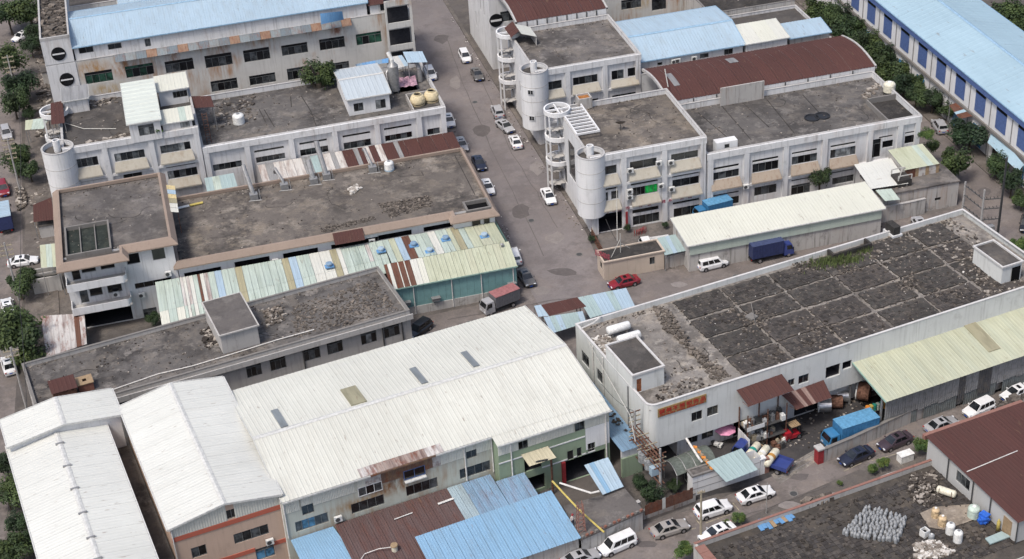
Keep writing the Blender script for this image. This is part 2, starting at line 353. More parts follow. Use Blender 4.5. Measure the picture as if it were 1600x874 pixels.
wall('wall_shop', (.60, .61, .595, 1), srgb(100, 98, 90), amt=.4)
wall('stripe_red', (.42, .12, .08, 1), amt=.15)
wall('sill_cream', (.44, .41, .345, 1), srgb(130, 115, 92), amt=.4, rust=.2)
wall('sill_orange', (.38, .315, .25, 1), srgb(120, 82, 58), amt=.6)
wall('coping', (.42, .41, .40, 1), amt=.5)
wall('coping_white', (.54, .53, .52, 1), amt=.3)
wall('coping_dark', (.19, .18, .17, 1), amt=.5)
wall('band_tan', (.28, .22, .18, 1), srgb(110, 92, 80), amt=.35)
wall('tile_red', (.25, .135, .11, 1), srgb(110, 60, 50), amt=.4)
conc('roof_conc', srgb(105, 101, 99), srgb(56, 54, 53), srgb(142, 137, 132))
conc('roof_dark', srgb(88, 85, 83), srgb(54, 52, 51), srgb(118, 113, 108), .14)
conc('roof_tan', srgb(108, 102, 97), srgb(58, 56, 55), srgb(150, 142, 132), .13, .9)
conc('roof_grey', srgb(101, 98, 96), srgb(54, 52, 52), srgb(140, 135, 130), .15, .9)
conc('roof_pale', srgb(136, 131, 126), srgb(84, 80, 77), srgb(172, 166, 158), .25, .9)
conc('roof_black', srgb(66, 64, 63), srgb(44, 43, 42), srgb(90, 86, 82), .3)
conc('slab_old', srgb(76, 74, 72), srgb(54, 52, 50), srgb(112, 105, 99), .35, bs=.8)
conc('slab_old2', srgb(84, 80, 78), srgb(58, 56, 54), srgb(116, 108, 101), .3, bs=.8)
conc('mortar', srgb(120, 114, 108), srgb(96, 90, 84), srgb(158, 150, 142), .4)
conc('asphalt', srgb(126, 120, 119), srgb(98, 92, 91), srgb(140, 133, 131), .12, .6)
conc('asphalt_b', srgb(122, 115, 112), srgb(88, 83, 80), srgb(140, 132, 127), .16, .75)
conc('yard_dark', srgb(72, 70, 71), srgb(50, 49, 50), srgb(92, 90, 90), .1, .8)
conc('yard_mid', srgb(112, 107, 104), srgb(86, 82, 80), srgb(132, 126, 121), .15)
conc('pavement', srgb(108, 102, 98), srgb(78, 74, 70), srgb(132, 126, 120), .3)
conc('earth', srgb(84, 80, 74), srgb(56, 54, 48), srgb(104, 98, 90), .2)
conc('sump', srgb(52, 58, 55), srgb(34, 38, 36), srgb(76, 80, 76), .3)
for i_, c_ in enumerate([(72, 67, 63), (92, 86, 80), (114, 106, 98), (56, 52, 49), (150, 143, 135), (190, 186, 180)]): plain('frag%d' % i_, srgb(*c_), .95, spec=.1, var=.25)
sheet('sheet_white', (.55, .55, .495, 1), amt=.1)
sheet('sheet_white_c', (.54, .538, .483, 1), amt=.14)
sheet('sheet_white_b', (.48, .475, .455, 1), amt=.3)
sheet('sheet_white_x', (.56, .565, .53, 1), amt=.07, axis='x')
sheet('sheet_rust_edge', (.52, .50, .47, 1), srgb(96, 60, 48), amt=.9, rust=.3)
sheet('sheet_cream', (.56, .56, .485, 1), srgb(170, 168, 148), amt=.08)
sheet('sheet_blue', (.20, .34, .48, 1), srgb(110, 120, 125), amt=.3)
sheet('sheet_blue_pale', (.33, .43, .51, 1), srgb(130, 132, 130), amt=.3)
sheet('sheet_blue_far', (.31, .43, .50, 1), srgb(110, 135, 145), amt=.15)
sheet('sheet_blue_old', (.20, .31, .43, 1), srgb(80, 80, 82), amt=.5, rust=.25)
sheet('sheet_blue_vivid', (.12, .27, .48, 1), srgb(90, 110, 130), amt=.3)
sheet('sheet_blue_grey', (.30, .38, .42, 1), srgb(95, 95, 92), amt=.5)
sheet('sheet_aqua', (.31, .40, .40, 1), srgb(110, 112, 105), amt=.35)
sheet('sheet_mint', (.42, .485, .43, 1), srgb(100, 108, 92), amt=.45)
sheet('sheet_mint_b', (.39, .455, .405, 1), srgb(90, 100, 85), amt=.5)
sheet('sheet_lime', (.43, .45, .335, 1), srgb(112, 114, 84), amt=.35)
sheet('sheet_lime_pale', (.42, .43, .32, 1), srgb(125, 122, 98), amt=.3)
sheet('sheet_ochre', (.34, .31, .20, 1), srgb(90, 84, 66), amt=.5)
sheet('sheet_brown', (.078, .040, .036, 1), srgb(84, 54, 50), amt=.4, rough=.8, spec=.08)
sheet('sheet_brown_b', (.083, .041, .037, 1), srgb(86, 58, 52), amt=.4, rough=.8, spec=.08)
sheet('sheet_rust', (.13, .07, .052, 1), srgb(70, 42, 36), amt=.8, rough=.8, rust=.5, spec=.1)
sheet('sheet_grey', (.26, .26, .26, 1), srgb(80, 78, 76), amt=.6)
sheet('sheet_lilac', (.40, .43, .52, 1), srgb(120, 120, 125), amt=.4)
sheet('skylight', (.20, .22, .23, 1), srgb(70, 72, 72), amt=.6, rough=.3)
sheet('skylight_tan', (.30, .28, .19, 1), srgb(84, 80, 62), amt=.6)
sheet('sheet_teal', (.17, .31, .31, 1), srgb(72, 100, 100), amt=.3, axis='z' if False else 'y')
plain('fascia', (.50, .50, .48, 1), .5); plain('fascia_brown', (.12, .06, .05, 1), .6); plain('fascia_blue', (.25, .38, .5, 1), .5); plain('fascia_green', (.25, .38, .33, 1), .5)
plain('frame_grey', (.12, .125, .125, 1), .5); plain('frame_white', (.6, .6, .6, 1), .5); plain('frame_blue', (.075, .12, .27, 1), .6)
plain('white_metal', (.58, .58, .56, 1), .5); plain('dark_metal', (.06, .06, .06, 1), .5); plain('grey_metal', (.25, .25, .25, 1), .45, .3); plain('steel', (.5, .5, .5, 1), .3, .8)
plain('rusty_metal', (.13, .07, .05, 1), .85, spec=.1, var=.5); plain('tank_yellow', (.50, .41, .22, 1), .6); plain('tank_cream', (.60, .57, .46, 1), .55); plain('tank_white', (.66, .66, .64, 1), .5); plain('tank_green', (.42, .50, .44, 1), .55)
plain('pipe_white', (.6, .58, .55, 1), .5); plain('wood', (.28, .2, .12, 1), .8); plain('crossarm', (.30, .26, .19, 1), .8); plain('pole_conc', (.3, .29, .28, 1), .9)
plain('red_paint', (.25, .025, .03, 1), .6); plain('red_text', (.30, .055, .075, 1), .7); plain('sign_gold', (.27, .18, .075, 1), .6); plain('sign_red', (.34, .03, .02, 1), .6)
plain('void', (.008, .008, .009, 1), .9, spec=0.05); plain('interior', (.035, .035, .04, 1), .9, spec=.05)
plain('green_plastic', (.03, .3, .08, 1), .5); plain('blue_plastic', (.03, .12, .5, 1), .4); plain('pink_cloth', (.6, .25, .38, 1), .7); plain('yellow_paint', (.45, .36, .10, 1), .7); plain('line_paint', (.26, .23, .17, 1), .8, var=.4)
plain('orange', (.6, .22, .04, 1), .6); plain('tyre', (.02, .02, .02, 1), .85, spec=.2); plain('rim', (.4, .4, .42, 1), .3, .8); plain('trim_black', (.02, .02, .022, 1), .5); plain('cable', (.03, .03, .03, 1), .6); plain('cable_pale', (.4, .39, .36, 1), .7)
plain('brick_red', (.20, .09, .065, 1), .9); plain('skin', (.35, .2, .14, 1), .6); plain('cloth_dark', (.05, .05, .07, 1), .9); plain('cloth_pale', (.5, .45, .42, 1), .9)
glass('pane_dark', (.018, .020, .022, 1)); glass('pane_mid', (.06, .066, .07, 1)); glass('pane_black', (.006, .006, .007, 1)); glass('pane_curtain', (.22, .23, .23, 1), .5, .3)
glass('pane_green', (.010, .035, .022, 1)); glass('pane_green2', (.02, .06, .04, 1)); glass('pane_blue', (.06, .17, .28, 1)); glass('pane_cloth', (.02, .38, .07, 1), .8, .1)
glass('car_glass', (.012, .014, .016, 1), .05, .8)
plain('headlight', (.6, .62, .65, 1), .15); plain('taillight', (.35, .02, .02, 1), .2); plain('plate_blue', (.02, .08, .4, 1), .4)
for n_, c_ in dict(white=(.70, .70, .70), silver=(.34, .34, .35), champagne=(.30, .28, .26), grey=(.10, .095, .09), black=(.014, .013, .015), navy=(.015, .018, .035), red=(.20, .010, .018), blue=(.03, .05, .2), sky=(.04, .17, .34), redbright=(.33, .015, .025), plum=(.05, .035, .045)).items(): car_paint('paint_'+n_, (*c_, 1))
def leafmat(name, c):
    b = NB(name); n1 = b.noise(.5, 3, .6, None, .35, .65); oi = b.n('ShaderNodeObjectInfo')
    col = b.mix(sc4(c, .55), sc4(c, 1.5), n1); col = b.mix(col, b.mix(sc4(c, .8), (c[0]*1.5, c[1]*1.15, c[2]*.8, 1), oi.outputs['Random']), .5)
    b.b.inputs['Transmission Weight'].default_value = 0; return b.done(col, .65, spec=.25)
leafmat('leaf', (.028, .050, .022, 1)); leafmat('leaf_bright', (.05, .095, .03, 1)); leafmat('leaf_dark', (.018, .034, .018, 1)); leafmat('grass', (.05, .07, .025, 1))
plain('bark', (.08, .065, .05, 1), .95)
plain('tank_cream2', (.56, .47, .30, 1), .6); plain('tarp_pink', (.36, .22, .27, 1), .8, var=.4)
sheet('sheet_white_b2', (.55, .555, .52, 1), amt=.1, axis='x')
sheet('sheet_rusting', (.50, .48, .46, 1), srgb(88, 58, 50), amt=1.0, rust=.75)
sheet('sheet_ochre_pale', (.46, .42, .30, 1), amt=.3)
sheet('sheet_brown_fade', (.10, .065, .062, 1), srgb(98, 88, 88), amt=.7, rough=.7, rust=.2, spec=.15)
sheet('sheet_blue_vivid2', (.22, .40, .60, 1), srgb(110, 125, 135), amt=.4)
sheet('sheet_lime_pale2', (.40, .415, .315, 1), srgb(125, 122, 98), amt=.3)
sheet('sheet_dark', (.08, .08, .085, 1), amt=.5); sheet('sheet_slate', (.17, .19, .19, 1), srgb(80, 78, 76), amt=.6)
conc('roof_black2', srgb(80, 76, 72), srgb(58, 55, 52), srgb(104, 97, 90), .2, .8); conc('mortar_warm', srgb(146, 136, 124), srgb(110, 100, 90), srgb(172, 162, 150), .5)
plain('rusty_door', (.20, .07, .03, 1), .8, var=.4); plain('jar_grey', (.24, .25, .26, 1), .6, var=.3); plain('tank_rust', (.48, .36, .22, 1), .6, var=.45)
sheet('sheet_pale_blue2', (.42, .47, .50, 1), srgb(130, 132, 130), amt=.25)
conc('yard_mid2', srgb(100, 95, 92), srgb(74, 71, 68), srgb(122, 116, 110), .12)
plain('olive_tarp', (.10, .115, .10, 1), .8, var=.25); sheet('sheet_blue_old2', (.17, .27, .38, 1), srgb(70, 74, 80), amt=.5); wall('sheet_mint_wall', (.42, .48, .42, 1), amt=.25)
plain('grass2', (.10, .13, .05, 1), .9, spec=.1, var=.5); plain('box_grey', (.12, .12, .13, 1), .6); plain('box_red', (.28, .12, .12, 1), .7); plain('box_navy', (.025, .035, .10, 1), .5); plain('box_navy2', (.05, .065, .14, 1), .5); plain('box_sky', (.04, .16, .32, 1), .5); plain('box_sky2', (.10, .26, .42, 1), .5)
plain('teal_band', (.03, .25, .2, 1), .5); plain('ochre_band', (.4, .2, .05, 1), .5); plain('rust_water', (.30, .12, .03, 1), .6, var=.4)
conc('patch_dark', srgb(104, 99, 98), srgb(84, 80, 78), srgb(116, 110, 108), .4, .5); conc('patch_pale', srgb(136, 130, 127), srgb(112, 106, 104), srgb(148, 141, 137), .4, .5)
sheet('gutter_a', (.13, .165, .19, 1), srgb(96, 70, 54), amt=.4, rust=.5); sheet('gutter_b', (.19, .22, .235, 1), srgb(100, 78, 60), amt=.5, rust=.3); sheet('sheet_rusting2', (.24, .15, .10, 1), srgb(96, 58, 40), amt=.8, rust=.7); sheet('sheet_pale_x', (.52, .555, .51, 1), amt=.12, axis='x')
conc('tile_a', srgb(73, 70, 69), srgb(54, 52, 51), srgb(90, 86, 83), .8); conc('tile_b', srgb(65, 62, 61), srgb(48, 46, 45), srgb(82, 78, 75), .8); conc('tile_c', srgb(84, 80, 77), srgb(60, 57, 55), srgb(100, 95, 91), .8)
leafmat('leaf_lit', (.048, .078, .028, 1)); leafmat('leaf_dark_lit', (.03, .056, .024, 1)); leafmat('leaf_bright_lit', (.085, .13, .035, 1))  # second, brighter leaf greens, mixed at random through each crown
sheet('rust_wall', (.15, .095, .07, 1), srgb(150, 120, 80), amt=.5, rust=.7); sheet('rust_edge2', (.30, .24, .21, 1), srgb(78, 50, 44), amt=1.0, rust=.9); sheet('sheet_rust_pale', (.22, .15, .13, 1), srgb(110, 80, 70), amt=.6)
# ---------------- ground, roads
def sheetmesh(name, mat, pts, z, kind='structure', sub=1):
    m = MB(); m.add([(p[0], p[1], z) for p in pts], [tuple(range(len(pts)))]); return m.build(name, MATS[mat], kind=kind)
# dressing shared by the white workshop blocks: pilasters, beams and sloping sills in front of the windows
def dress(root, W, h, wins, pils, floors, par=1.0, d=.34, sill='sill_cream', strips=()):
    for k, u in enumerate(pils):
        m = MB(); w_ = .42; a, b = max(0, u-w_), min(W, u+w_); m.box(a, -d+.012, 0, b, -.002, h-par-.002); m.build('pilaster', MATS['wall_white'], root)
    m = MB(); m.box(0, -d, h-par, W, -.003, h+.01); m.build('parapet_beam', MATS['wall_white'], root)
    for z in floors:
        for a, b in zip(pils[:-1], pils[1:]):
            m = MB(); m.box(a+.43, -d+.03, z-.2, b-.43, -.004, z+.2); m.build('floor_beam', MATS['wall_clean'], root)
    for o in wins:
        a0, z0, a1 = o[0]-.35, o[1]-.02, o[2]+.35; zb = min([f+.25 for f in floors if f+.25 < z0-.5] or [z0-1.4], key=lambda q: abs(q-z0))
        zb = max(zb, z0-1.6)
        m = MB(); o_ = .75; pr = [(-.02, z0), (-o_, zb+.22), (-o_, zb+.004), (-.02, zb+.004)]
        m.profile(pr, lambda y, z: (a0+.25-.25*min(1, -y/.6), y, z), lambda y, z: (a1-.25+.25*min(1, -y/.6), y, z)); m.build('sloping_sill', MATS[sill], root)
def tower(root, cx, cy, r, z0, z1, a0=0, a1=2*pi, wins=()):
    m = MB(); m.lathe([(r, z0), (r, z1), (r-.22, z1), (r-.22, z1-.7), (.001, z1-.7)], cx, cy, 36); m.lathe([(r, z0), (.001, z0)], cx, cy, 36); m.build('stair_tower', MATS['wall_clean'], root, smooth=False)
    for z in [z0+(z1-z0)*k/4 for k in (1, 2, 3)]:
        m = MB(); m.lathe([(r+.002, z), (r+.03, z+.02), (r+.03, z+.08), (r+.002, z+.1)], cx, cy, 36); m.build('joint_band', MATS['wall_grey'], root)
    c = MB(); c.lathe([(r+.05, z1), (r+.05, z1+.08), (r-.25, z1+.08), (r-.25, z1)], cx, cy, 36); c.build('coping', MATS['coping'], root)
    rf = MB(); rf.cyl(cx, cy, z1-.7, z1-.66, r-.25, 32); rf.build('roof', MATS['roof_dark'], root)
    ch = MB(); ch.lathe([(.55, z1-.7), (.55, z1+1.3), (.42, z1+1.3), (.42, z1-.7)], cx, cy, 18); ch.build('vent_stack', MATS['wall_clean'], root)
def ringstair(root, cx, cy, r, zs, ztop):
    """open round stair drum: rings carried by posts"""
    for z in zs:
        m = MB(); m.lathe([(r, z-.35), (r, z+.35), (r-.25, z+.35), (r-.25, z-.35), (r, z-.35)], cx, cy, 30); m.build('ring', MATS['wall_clean'], root)
        m = MB(); m.box(cx-r+.2, cy-.12, z-.1, cx+r-.2, cy+.12, z+.2); m.box(cx-.1, cy-r+.2, z-.12, cx+.1, cy+r-.2, z+.18); m.build('cross_beam', MATS['wall_clean'], root)
    for a in (150, 215):
        m = MB(); x, y = cx+(r-.13)*cos(radians(a)), cy+(r-.13)*sin(radians(a)); m.box(x-.11, y-.11, 0, x+.11, y+.11, zs[-1]+.3 if zs[-1] > zs[0] else zs[0]-.35); m.build('post', MATS['wall_clean'], root)
    m = MB(); st = 14
    zmin, zmax = 0.2, max(zs)
    n = int((zmax-zmin)/.17)
    for k in range(n):
        a = k*2*pi/st; z = zmin+k*.17
        m.add([(cx+.15*cos(a), cy+.15*sin(a), z), (cx+(r-.3)*cos(a), cy+(r-.3)*sin(a), z), (cx+(r-.3)*cos(a+.45), cy+(r-.3)*sin(a+.45), z), (cx+.15*cos(a+.45), cy+.15*sin(a+.45), z)]+
              [(cx+.15*cos(a), cy+.15*sin(a), z-.1), (cx+(r-.3)*cos(a), cy+(r-.3)*sin(a), z-.1), (cx+(r-.3)*cos(a+.45), cy+(r-.3)*sin(a+.45), z-.1), (cx+.15*cos(a+.45), cy+.15*sin(a+.45), z-.1)],
              [(0, 1, 2, 3), (7, 6, 5, 4), (0, 4, 5, 1), (1, 5, 6, 2), (2, 6, 7, 3), (3, 7, 4, 0)])
    m.build('spiral_stair', MATS['wall_grey'], root)
def arched_roof(fr, x0, x1, y0, y1, ze, rise, n, mats, label, name='arched_roof', skyl=(), cat='roof'):
    r = TF(name, label, cat, fr)
    K = 7
    pts = []
    for k in range(K+1):
        t = k/K; pts.append((y0+(y1-y0)*t, ze+rise*sin(pi*(.08+.84*t))-rise*sin(pi*.08)))
    for i in range(n):
        m = MB(); a, b = x0+(x1-x0)*i/n, x0+(x1-x0)*(i+1)/n-.03; ribs = max(1, int((b-a)/.5)); ts = []
        for q in range(ribs):
            for tt, hh in ((0, 0), (.62, 0), (.72, 1), (.9, 1)): ts.append((a+(b-a)*(q+tt)/ribs, hh*.045))
        ts.append((b, 0)); vs = [(x, y, z+h+.004*(i % 2)) for x, h in ts for y, z in pts]
        m.add(vs, [(j*(K+1)+k, (j+1)*(K+1)+k, (j+1)*(K+1)+k+1, j*(K+1)+k+1) for j in range(len(ts)-1) for k in range(K)])
        m.build('roof_panel', MATS[rnd.choice(mats)], r)
    for xx, s in ((x0, -1), (x1, 1)):
        m = MB(); vs = []
        for y, z in pts:
            for dx in (0, s*.3): vs += [(xx+dx, y, z+.12), (xx+dx, y, z-.35)]
        fs = []
        for k in range(K):
            q = 4*k; fs += [(q, q+4, q+6, q+2), (q+1, q+3, q+7, q+5), (q, q+1, q+5, q+4), (q+2, q+6, q+7, q+3)]
        m.add(vs, fs); m.build('arch_rim', MATS['coping'], r)
    m = MB()
    m.box(x0, y0+.05, ze-1.3, x1, y0+.25, ze-.06); m.build('low_wall', MATS['wall_beige' if False else 'wall_white'], r)
    for k in range(1, 9):
        m = MB(); xx = x0+(x1-x0)*k/9; m.box(xx-.09, y0-.06, ze-1.3, xx+.09, y0+.045, ze-.1); m.build('downpipe', MATS['dark_metal'], r)
    for (xx, t0, t1, w_) in skyl:
        m = MB()
        def yz(t): return (y0+(y1-y0)*t, ze+rise*sin(pi*(.08+.84*t))-rise*sin(pi*.08)+.09)
        q = [yz(t0+(t1-t0)*k/4) for k in range(5)]
        vs = [(x, y, z+dz) for x in (xx, xx+w_) for y, z in q for dz in (0, -.08)]
        m.add(vs, [(2*k, 2*k+10, 2*k+12, 2*k+2) for k in range(4)]+[(0, 1, 11, 10), (8, 18, 19, 9)]+[(2*k, 2*k+2, 2*k+3, 2*k+1) for k in range(4)]); m.build('skylight', MATS['skylight' if False else 'sheet_grey'], r)
    return r
def roofwear(root, x0, y0, x1, y1, z, seed, crumbs=160, mat='roof_black'):
    R2 = random.Random(seed)
    for k in range(3):
        x, y = R2.uniform(x0+1, x1-1), R2.uniform(y0+1, y1-1); a = R2.uniform(0, 6.28); m = MB(); pts = [(x, y)]
        for j in range(R2.randint(8, 16)): a += R2.gauss(0, .45); x = min(max(x+cos(a)*.6, x0+.3), x1-.3); y = min(max(y+sin(a)*.6, y0+.3), y1-.3); pts.append((x, y))
        for (ax, ay), (bx, by) in zip(pts[:-1], pts[1:]):
            d = Vector((bx-ax, by-ay, 0))
            if d.length < .05: continue
            n = Vector((-d.y, d.x, 0)).normalized()*R2.uniform(.03, .07); A, B_ = Vector((ax, ay, z+.012+.002*k)), Vector((bx, by, z+.012+.002*k)); m.quad(A-n, B_-n, B_+n, A+n)
        m.build('roof_crack', MATS[mat], root)
    m = MB()
    for k in range(crumbs):
        e = R2.random(); x, y = (R2.uniform(x0, x1), R2.choice([y0+abs(R2.gauss(0, .5)), y1-abs(R2.gauss(0, .5))])) if e < .55 else (R2.uniform(x0, x1), R2.uniform(y0, y1))
        s_ = R2.uniform(.05, .24); m.m = R2.randrange(4); m.rbox(min(max(x, x0), x1), min(max(y, y0), y1), z+s_*.25, s_, s_*R2.uniform(.4, 1), s_*.5, R2.uniform(0, 3))
    m.build('roof_litter', [MATS[q] for q in ('frag0', 'frag1', 'frag2', 'frag4')], root, kind='stuff')
    for k in range(2):
        x = R2.uniform(x0+2, x1-2); m = MB(); m.box(x, y0+.3, z+.003, x+.6, y0+.7, z+.04); m.build('roof_drain', MATS['void'], root)
# ======== white three storey block with a round stair tower beside the open yard
f6 = Fr(59.6, 201.3)
t6 = TF('workshop_block', 'white three storey workshop block with round corner tower and red lettering above a dark entrance', 'building', f6)
W6, D6, H6 = 18.2, 17.4, 13.3
top = f6.fo('v', [(360, 92, 492, 122, 2), (573, 54, 740, 76, 2, 'dark')])+f6.fo('h', [(903, 376, 1045, 388, 2)])
mid = f6.fo('h', [(516, 583, 573, 618, 1), (588, 570, 626, 606, 1), (700, 552, 833, 572, 6, 'greencloth'), (910, 511, 1050, 526, 3)])
low = f6.fo('h', [(702, 702, 842, 724, 4), (917, 661, 1052, 682, 3)])
st = f6.fo('h', [(515, 563, 622, 551, 1, 'black'), (692, 530, 833, 512, 1, 'black'), (908, 489, 1048, 470, 1, 'black'), (700, 672, 838, 660, 1, 'black'), (912, 632, 1052, 612, 1, 'black')])
st = [(a, min(b, d)-.1, c, max(b, d)+.12) + tuple(e) for a, b, c, d, *e in st]
eu0, ez = f6.front(312, 432, 'v'); eu1, _ = f6.front(548, 395, 'v')
ent = [(max(.9, eu0), .03, eu1, 3.2, 1, 'deep')]
lf = [(1.2+3.1*k+7, 8.9, 1.2+3.1*k+8.6, 10.6, 2) for k in range(3)]
lf = [(v0, z0, v1, z1, 1, 'black') for v0, z0, v1, z1 in ((3.4, 9.3, 4.0, 11), (5.2, 9.3, 5.8, 11), (8, 4.6, 11.5, 10.8), (12.8, 2, 14.2, 6))]
shell(t6, W6, D6, H6, front=top+mid+low+st+ent, left=lf, rm='roof_tan', wm='wall_white')
dress(t6, W6, H6, [o for o in top+mid if o[2]-o[0] > 1.2][:2]+[top[2]]+mid[2:]+[(mid[0][0], mid[0][1], mid[1][2], mid[0][3])], [0.55, (top[0][2]+top[1][0])/2, (top[1][2]+top[2][0])/2, W6-.55], [3.6, 7.9])
tw = f6.top(410, 385, H6, 'h'); tower(t6, .35, .9, 2.15, 3.4, H6+.12)
rg = f6.top(250, 145, H6+.6, 'h'); RX, RY = -.45, 15.4
ringstair(t6, RX, RY, 2.1, [13.9, 9.6, 5.4], 13.9)
m = MB()
for k in range(9): m.box(.3, 6.9+k*1.05, H6+.12, 3.6, 7.15+k*1.05, H6+.42)
m.box(3.6, 6.9, H6+.1, 3.82, 16.4, H6+.45); m.box(.05, 6.9, H6+.1, .3, 16.4, H6+.45); m.build('pergola_beam', MATS['wall_clean'], t6)
# lettering on the beam above the ground floor
def letters(parent, txt, fn, u, z, size, mat, adv, step_z=0, name='character', bold=0.0, sx=1.0):
    for k, ch in enumerate(txt):
        if ch == ' ': continue
        cu = bpy.data.curves.new('character', 'FONT'); cu.body = ch; cu.size = size; cu.align_x = 'CENTER'; cu.extrude = .012; cu.offset = bold; cu.resolution_u = 2
        o = bpy.data.objects.new('character', cu); COL.objects.link(o); bpy.context.view_layer.update()
        me = bpy.data.meshes.new_from_object(o.evaluated_get(bpy.context.evaluated_depsgraph_get())); bpy.data.objects.remove(o)
        me.materials.clear(); me.materials.append(MATS[mat]); q = bpy.data.objects.new(name, me); COL.objects.link(q); q.parent = parent
        x, y, zz = fn(u+adv*k if not isinstance(adv, list) else u+adv[k], -.015, z+step_z*k); q.location = (x, y, zz); q.rotation_euler = (radians(90), 0, 0); q.scale = (sx, 1, 1)
la = []
for xx, yy in ((105, 430), (138, 423), (205, 405), (270, 395), (358, 380), (497, 352), (592, 333), (745, 308), (820, 293), (948, 268), (1035, 252)):
    la.append(f6.front(xx, yy, 'A', -.5)[0])
letters(t6, 'ISO國際質量體系認證', lambda a, d, z: (a, -.33+d, z), 0, 3.47, .58, 'red_text', la, bold=0, sx=1.25)
m = MB(); u_ = f6.front(540, 390, 'v')[0]; m.box(u_, -.56, .0, u_+.35, -.51, 3.2); m.build('red_banner', MATS['red_paint'], t6)
# ======== long two storey part behind the yard
f7 = Fr(77.92, 201.3)
t7 = TF('workshop_block', 'long white two storey workshop with wide stained flat roof and orange stained sills', 'building', f7)
W7, D7, H7 = 35.2, 17.0, 10.3
up = f7.fo('i', [(202, 291, 335, 304, 4), (403, 247, 532, 268, 4), (600, 211, 725, 228, 4), (793, 176, 917, 196, 5, 'curtain'), (1053, 132, 1104, 157, 1, 'black'), (1165, 106, 1225, 134, 1, 'black')])
dr = f7.fo('i', [(982, 128, 1040, 208, 2, 'curtain')])
lo = f7.fo('i', [(205, 427, 335, 440, 3), (412, 363, 522, 386, 3), (597, 353, 690, 385, 3, 'curtain'), (802, 316, 908, 330, 3)])
ss = f7.fo('i', [(202, 269, 335, 250, 1, 'black'), (402, 231, 532, 212, 1, 'black'), (600, 192, 725, 172, 1, 'black'), (793, 157, 917, 138, 1, 'black'), (1035, 115, 1104, 101, 1, 'black'), (1165, 92, 1225, 80, 1, 'black'), (205, 405, 335, 382, 1, 'black'), (597, 330, 690, 312, 1, 'black'), (790, 292, 910, 270, 1, 'black')])
ss = [(a, min(b, d)-.12, c, max(b, d)+.12) + tuple(e) for a, b, c, d, *e in ss]
shell(t7, W7, D7, H7, ph=.95, front=up+dr+lo+ss, rm='roof_grey')
g = [(p[2]+q[0])/2 for p, q in zip(up[:-1], up[1:])]
dress(t7, W7, H7, up[:4], [.56]+g+[W7-.56], [3.7], sill='sill_orange', par=1.0)
def on_roof(fr, root, mats, z, pts, w=.12, name='expansion_joint', hgt=.03):
    for a, b in pts:
        a, b = Vector((*a, 0)), Vector((*b, 0)); d = b-a; m = MB(); c = (a+b)/2; m.rbox(c.x, c.y, z+hgt/2, d.length, w, hgt, atan2(d.y, d.x)); m.build(name, MATS[mats], root)
zr = H7-.95
J = [((500, 650), (690, 870)), ((780, 610), (960, 830)), ((640, 640), (800, 790)), ((360, 700), (560, 870)), ((1010, 590), (1130, 720))]
on_roof(f7, t7, 'roof_black', zr, [(f7.top(*a, zr, 'd'), f7.top(*b, zr, 'd')) for a, b in J], .14)
# raised pit at the right end of the roof
a = f7.top(410, 620, zr+.8, 'e'); b = f7.top(540, 755, zr+.8, 'e'); c = f7.top(620, 570, zr+.8, 'e')
m = MB(); x0, y0, x1, y1 = a[0], b[1]-.2, W7-.3, a[1]+.1
m.box(x0, y0, zr, x0+.25, y1, zr+.8); m.box(x0+.25, y1-.25, zr, x1, y1, zr+.95); m.build('pit_wall', MATS['coping_dark'], t7)
m = MB(); m.quad((x0+.25, y0, zr+.02), (x1+.05, y0, zr+.02), (x1+.05, y1-.25, zr+.02), (x0+.25, y1-.25, zr+.02)); m.build('pit_floor', MATS['roof_black'], t7)
# standing concrete panel at the back of this roof
a = f7.top(495, 655, zr, 'd'); b = f7.top(778, 622, zr, 'd')
m = MB(); m.box(a[0], a[1]-.3, zr, b[0], a[1]-.05, zr+3.1); m.build('screen_wall', MATS['wall_old'], t7)
for k in range(2):
    q = TF('rubber_disc', ('left' if k == 0 else 'right')+' one of the two round black lids lying on the long grey roof', 'lid', f7, 'round black lids on the roof')
    q.location = (*P((1068, 1132)[k], (735, 723)[k], zr, 'd').xy, zr); m = MB(); m.lathe([(.001, .05), (1.0, .05), (1.05, .2), (1.2, .2), (1.25, 0)], 0, 0, 24); m.build('lid', MATS['trim_black'], q)
a = f7.top(160, 345, zr, 'i'); a0 = f7.top(205, 190, zr, 'i')
hut = T('roof_hut', 'small white box hut with one tiny window at the left end of the long roof', 'hut', *f7.W(1.9, .9).xy, 0)
m = MB(); wallgrid(m, FRONT(), 0, 3.4, zr, zr+1.9, [(1.3, zr+.8, 2.1, zr+1.5)]); m.quad((0, 0, zr), (0, 1.4, zr), (0, 1.4, zr+1.9), (0, 0, zr+1.9)); m.quad((3.4, 0, zr), (3.4, 1.4, zr), (3.4, 1.4, zr+1.9), (3.4, 0, zr+1.9)); m.quad((0, 1.4, zr), (3.4, 1.4, zr), (3.4, 1.4, zr+1.9), (0, 1.4, zr+1.9)); m.quad((0, 0, zr+1.9), (3.4, 0, zr+1.9), (3.4, 1.4, zr+1.9), (0, 1.4, zr+1.9))
m.build('wall', MATS['wall_clean'], hut); window(hut, FRONT(), 1.3, zr+.8, 2.1, zr+1.5, 1, 'blue', .2)
# arched brown roof between the two rows
arched_roof(Fr(0, 0), 78.3, 113.6, 218.45, 231.5, 11.0, 1.2, 17, ['sheet_brown', 'sheet_brown_b'], 'long arched dark brown corrugated roof with two pale skylights between the white blocks', skyl=[(80.3, .28, .62, 1.0), (91.6, .62, .8, 1.5)])
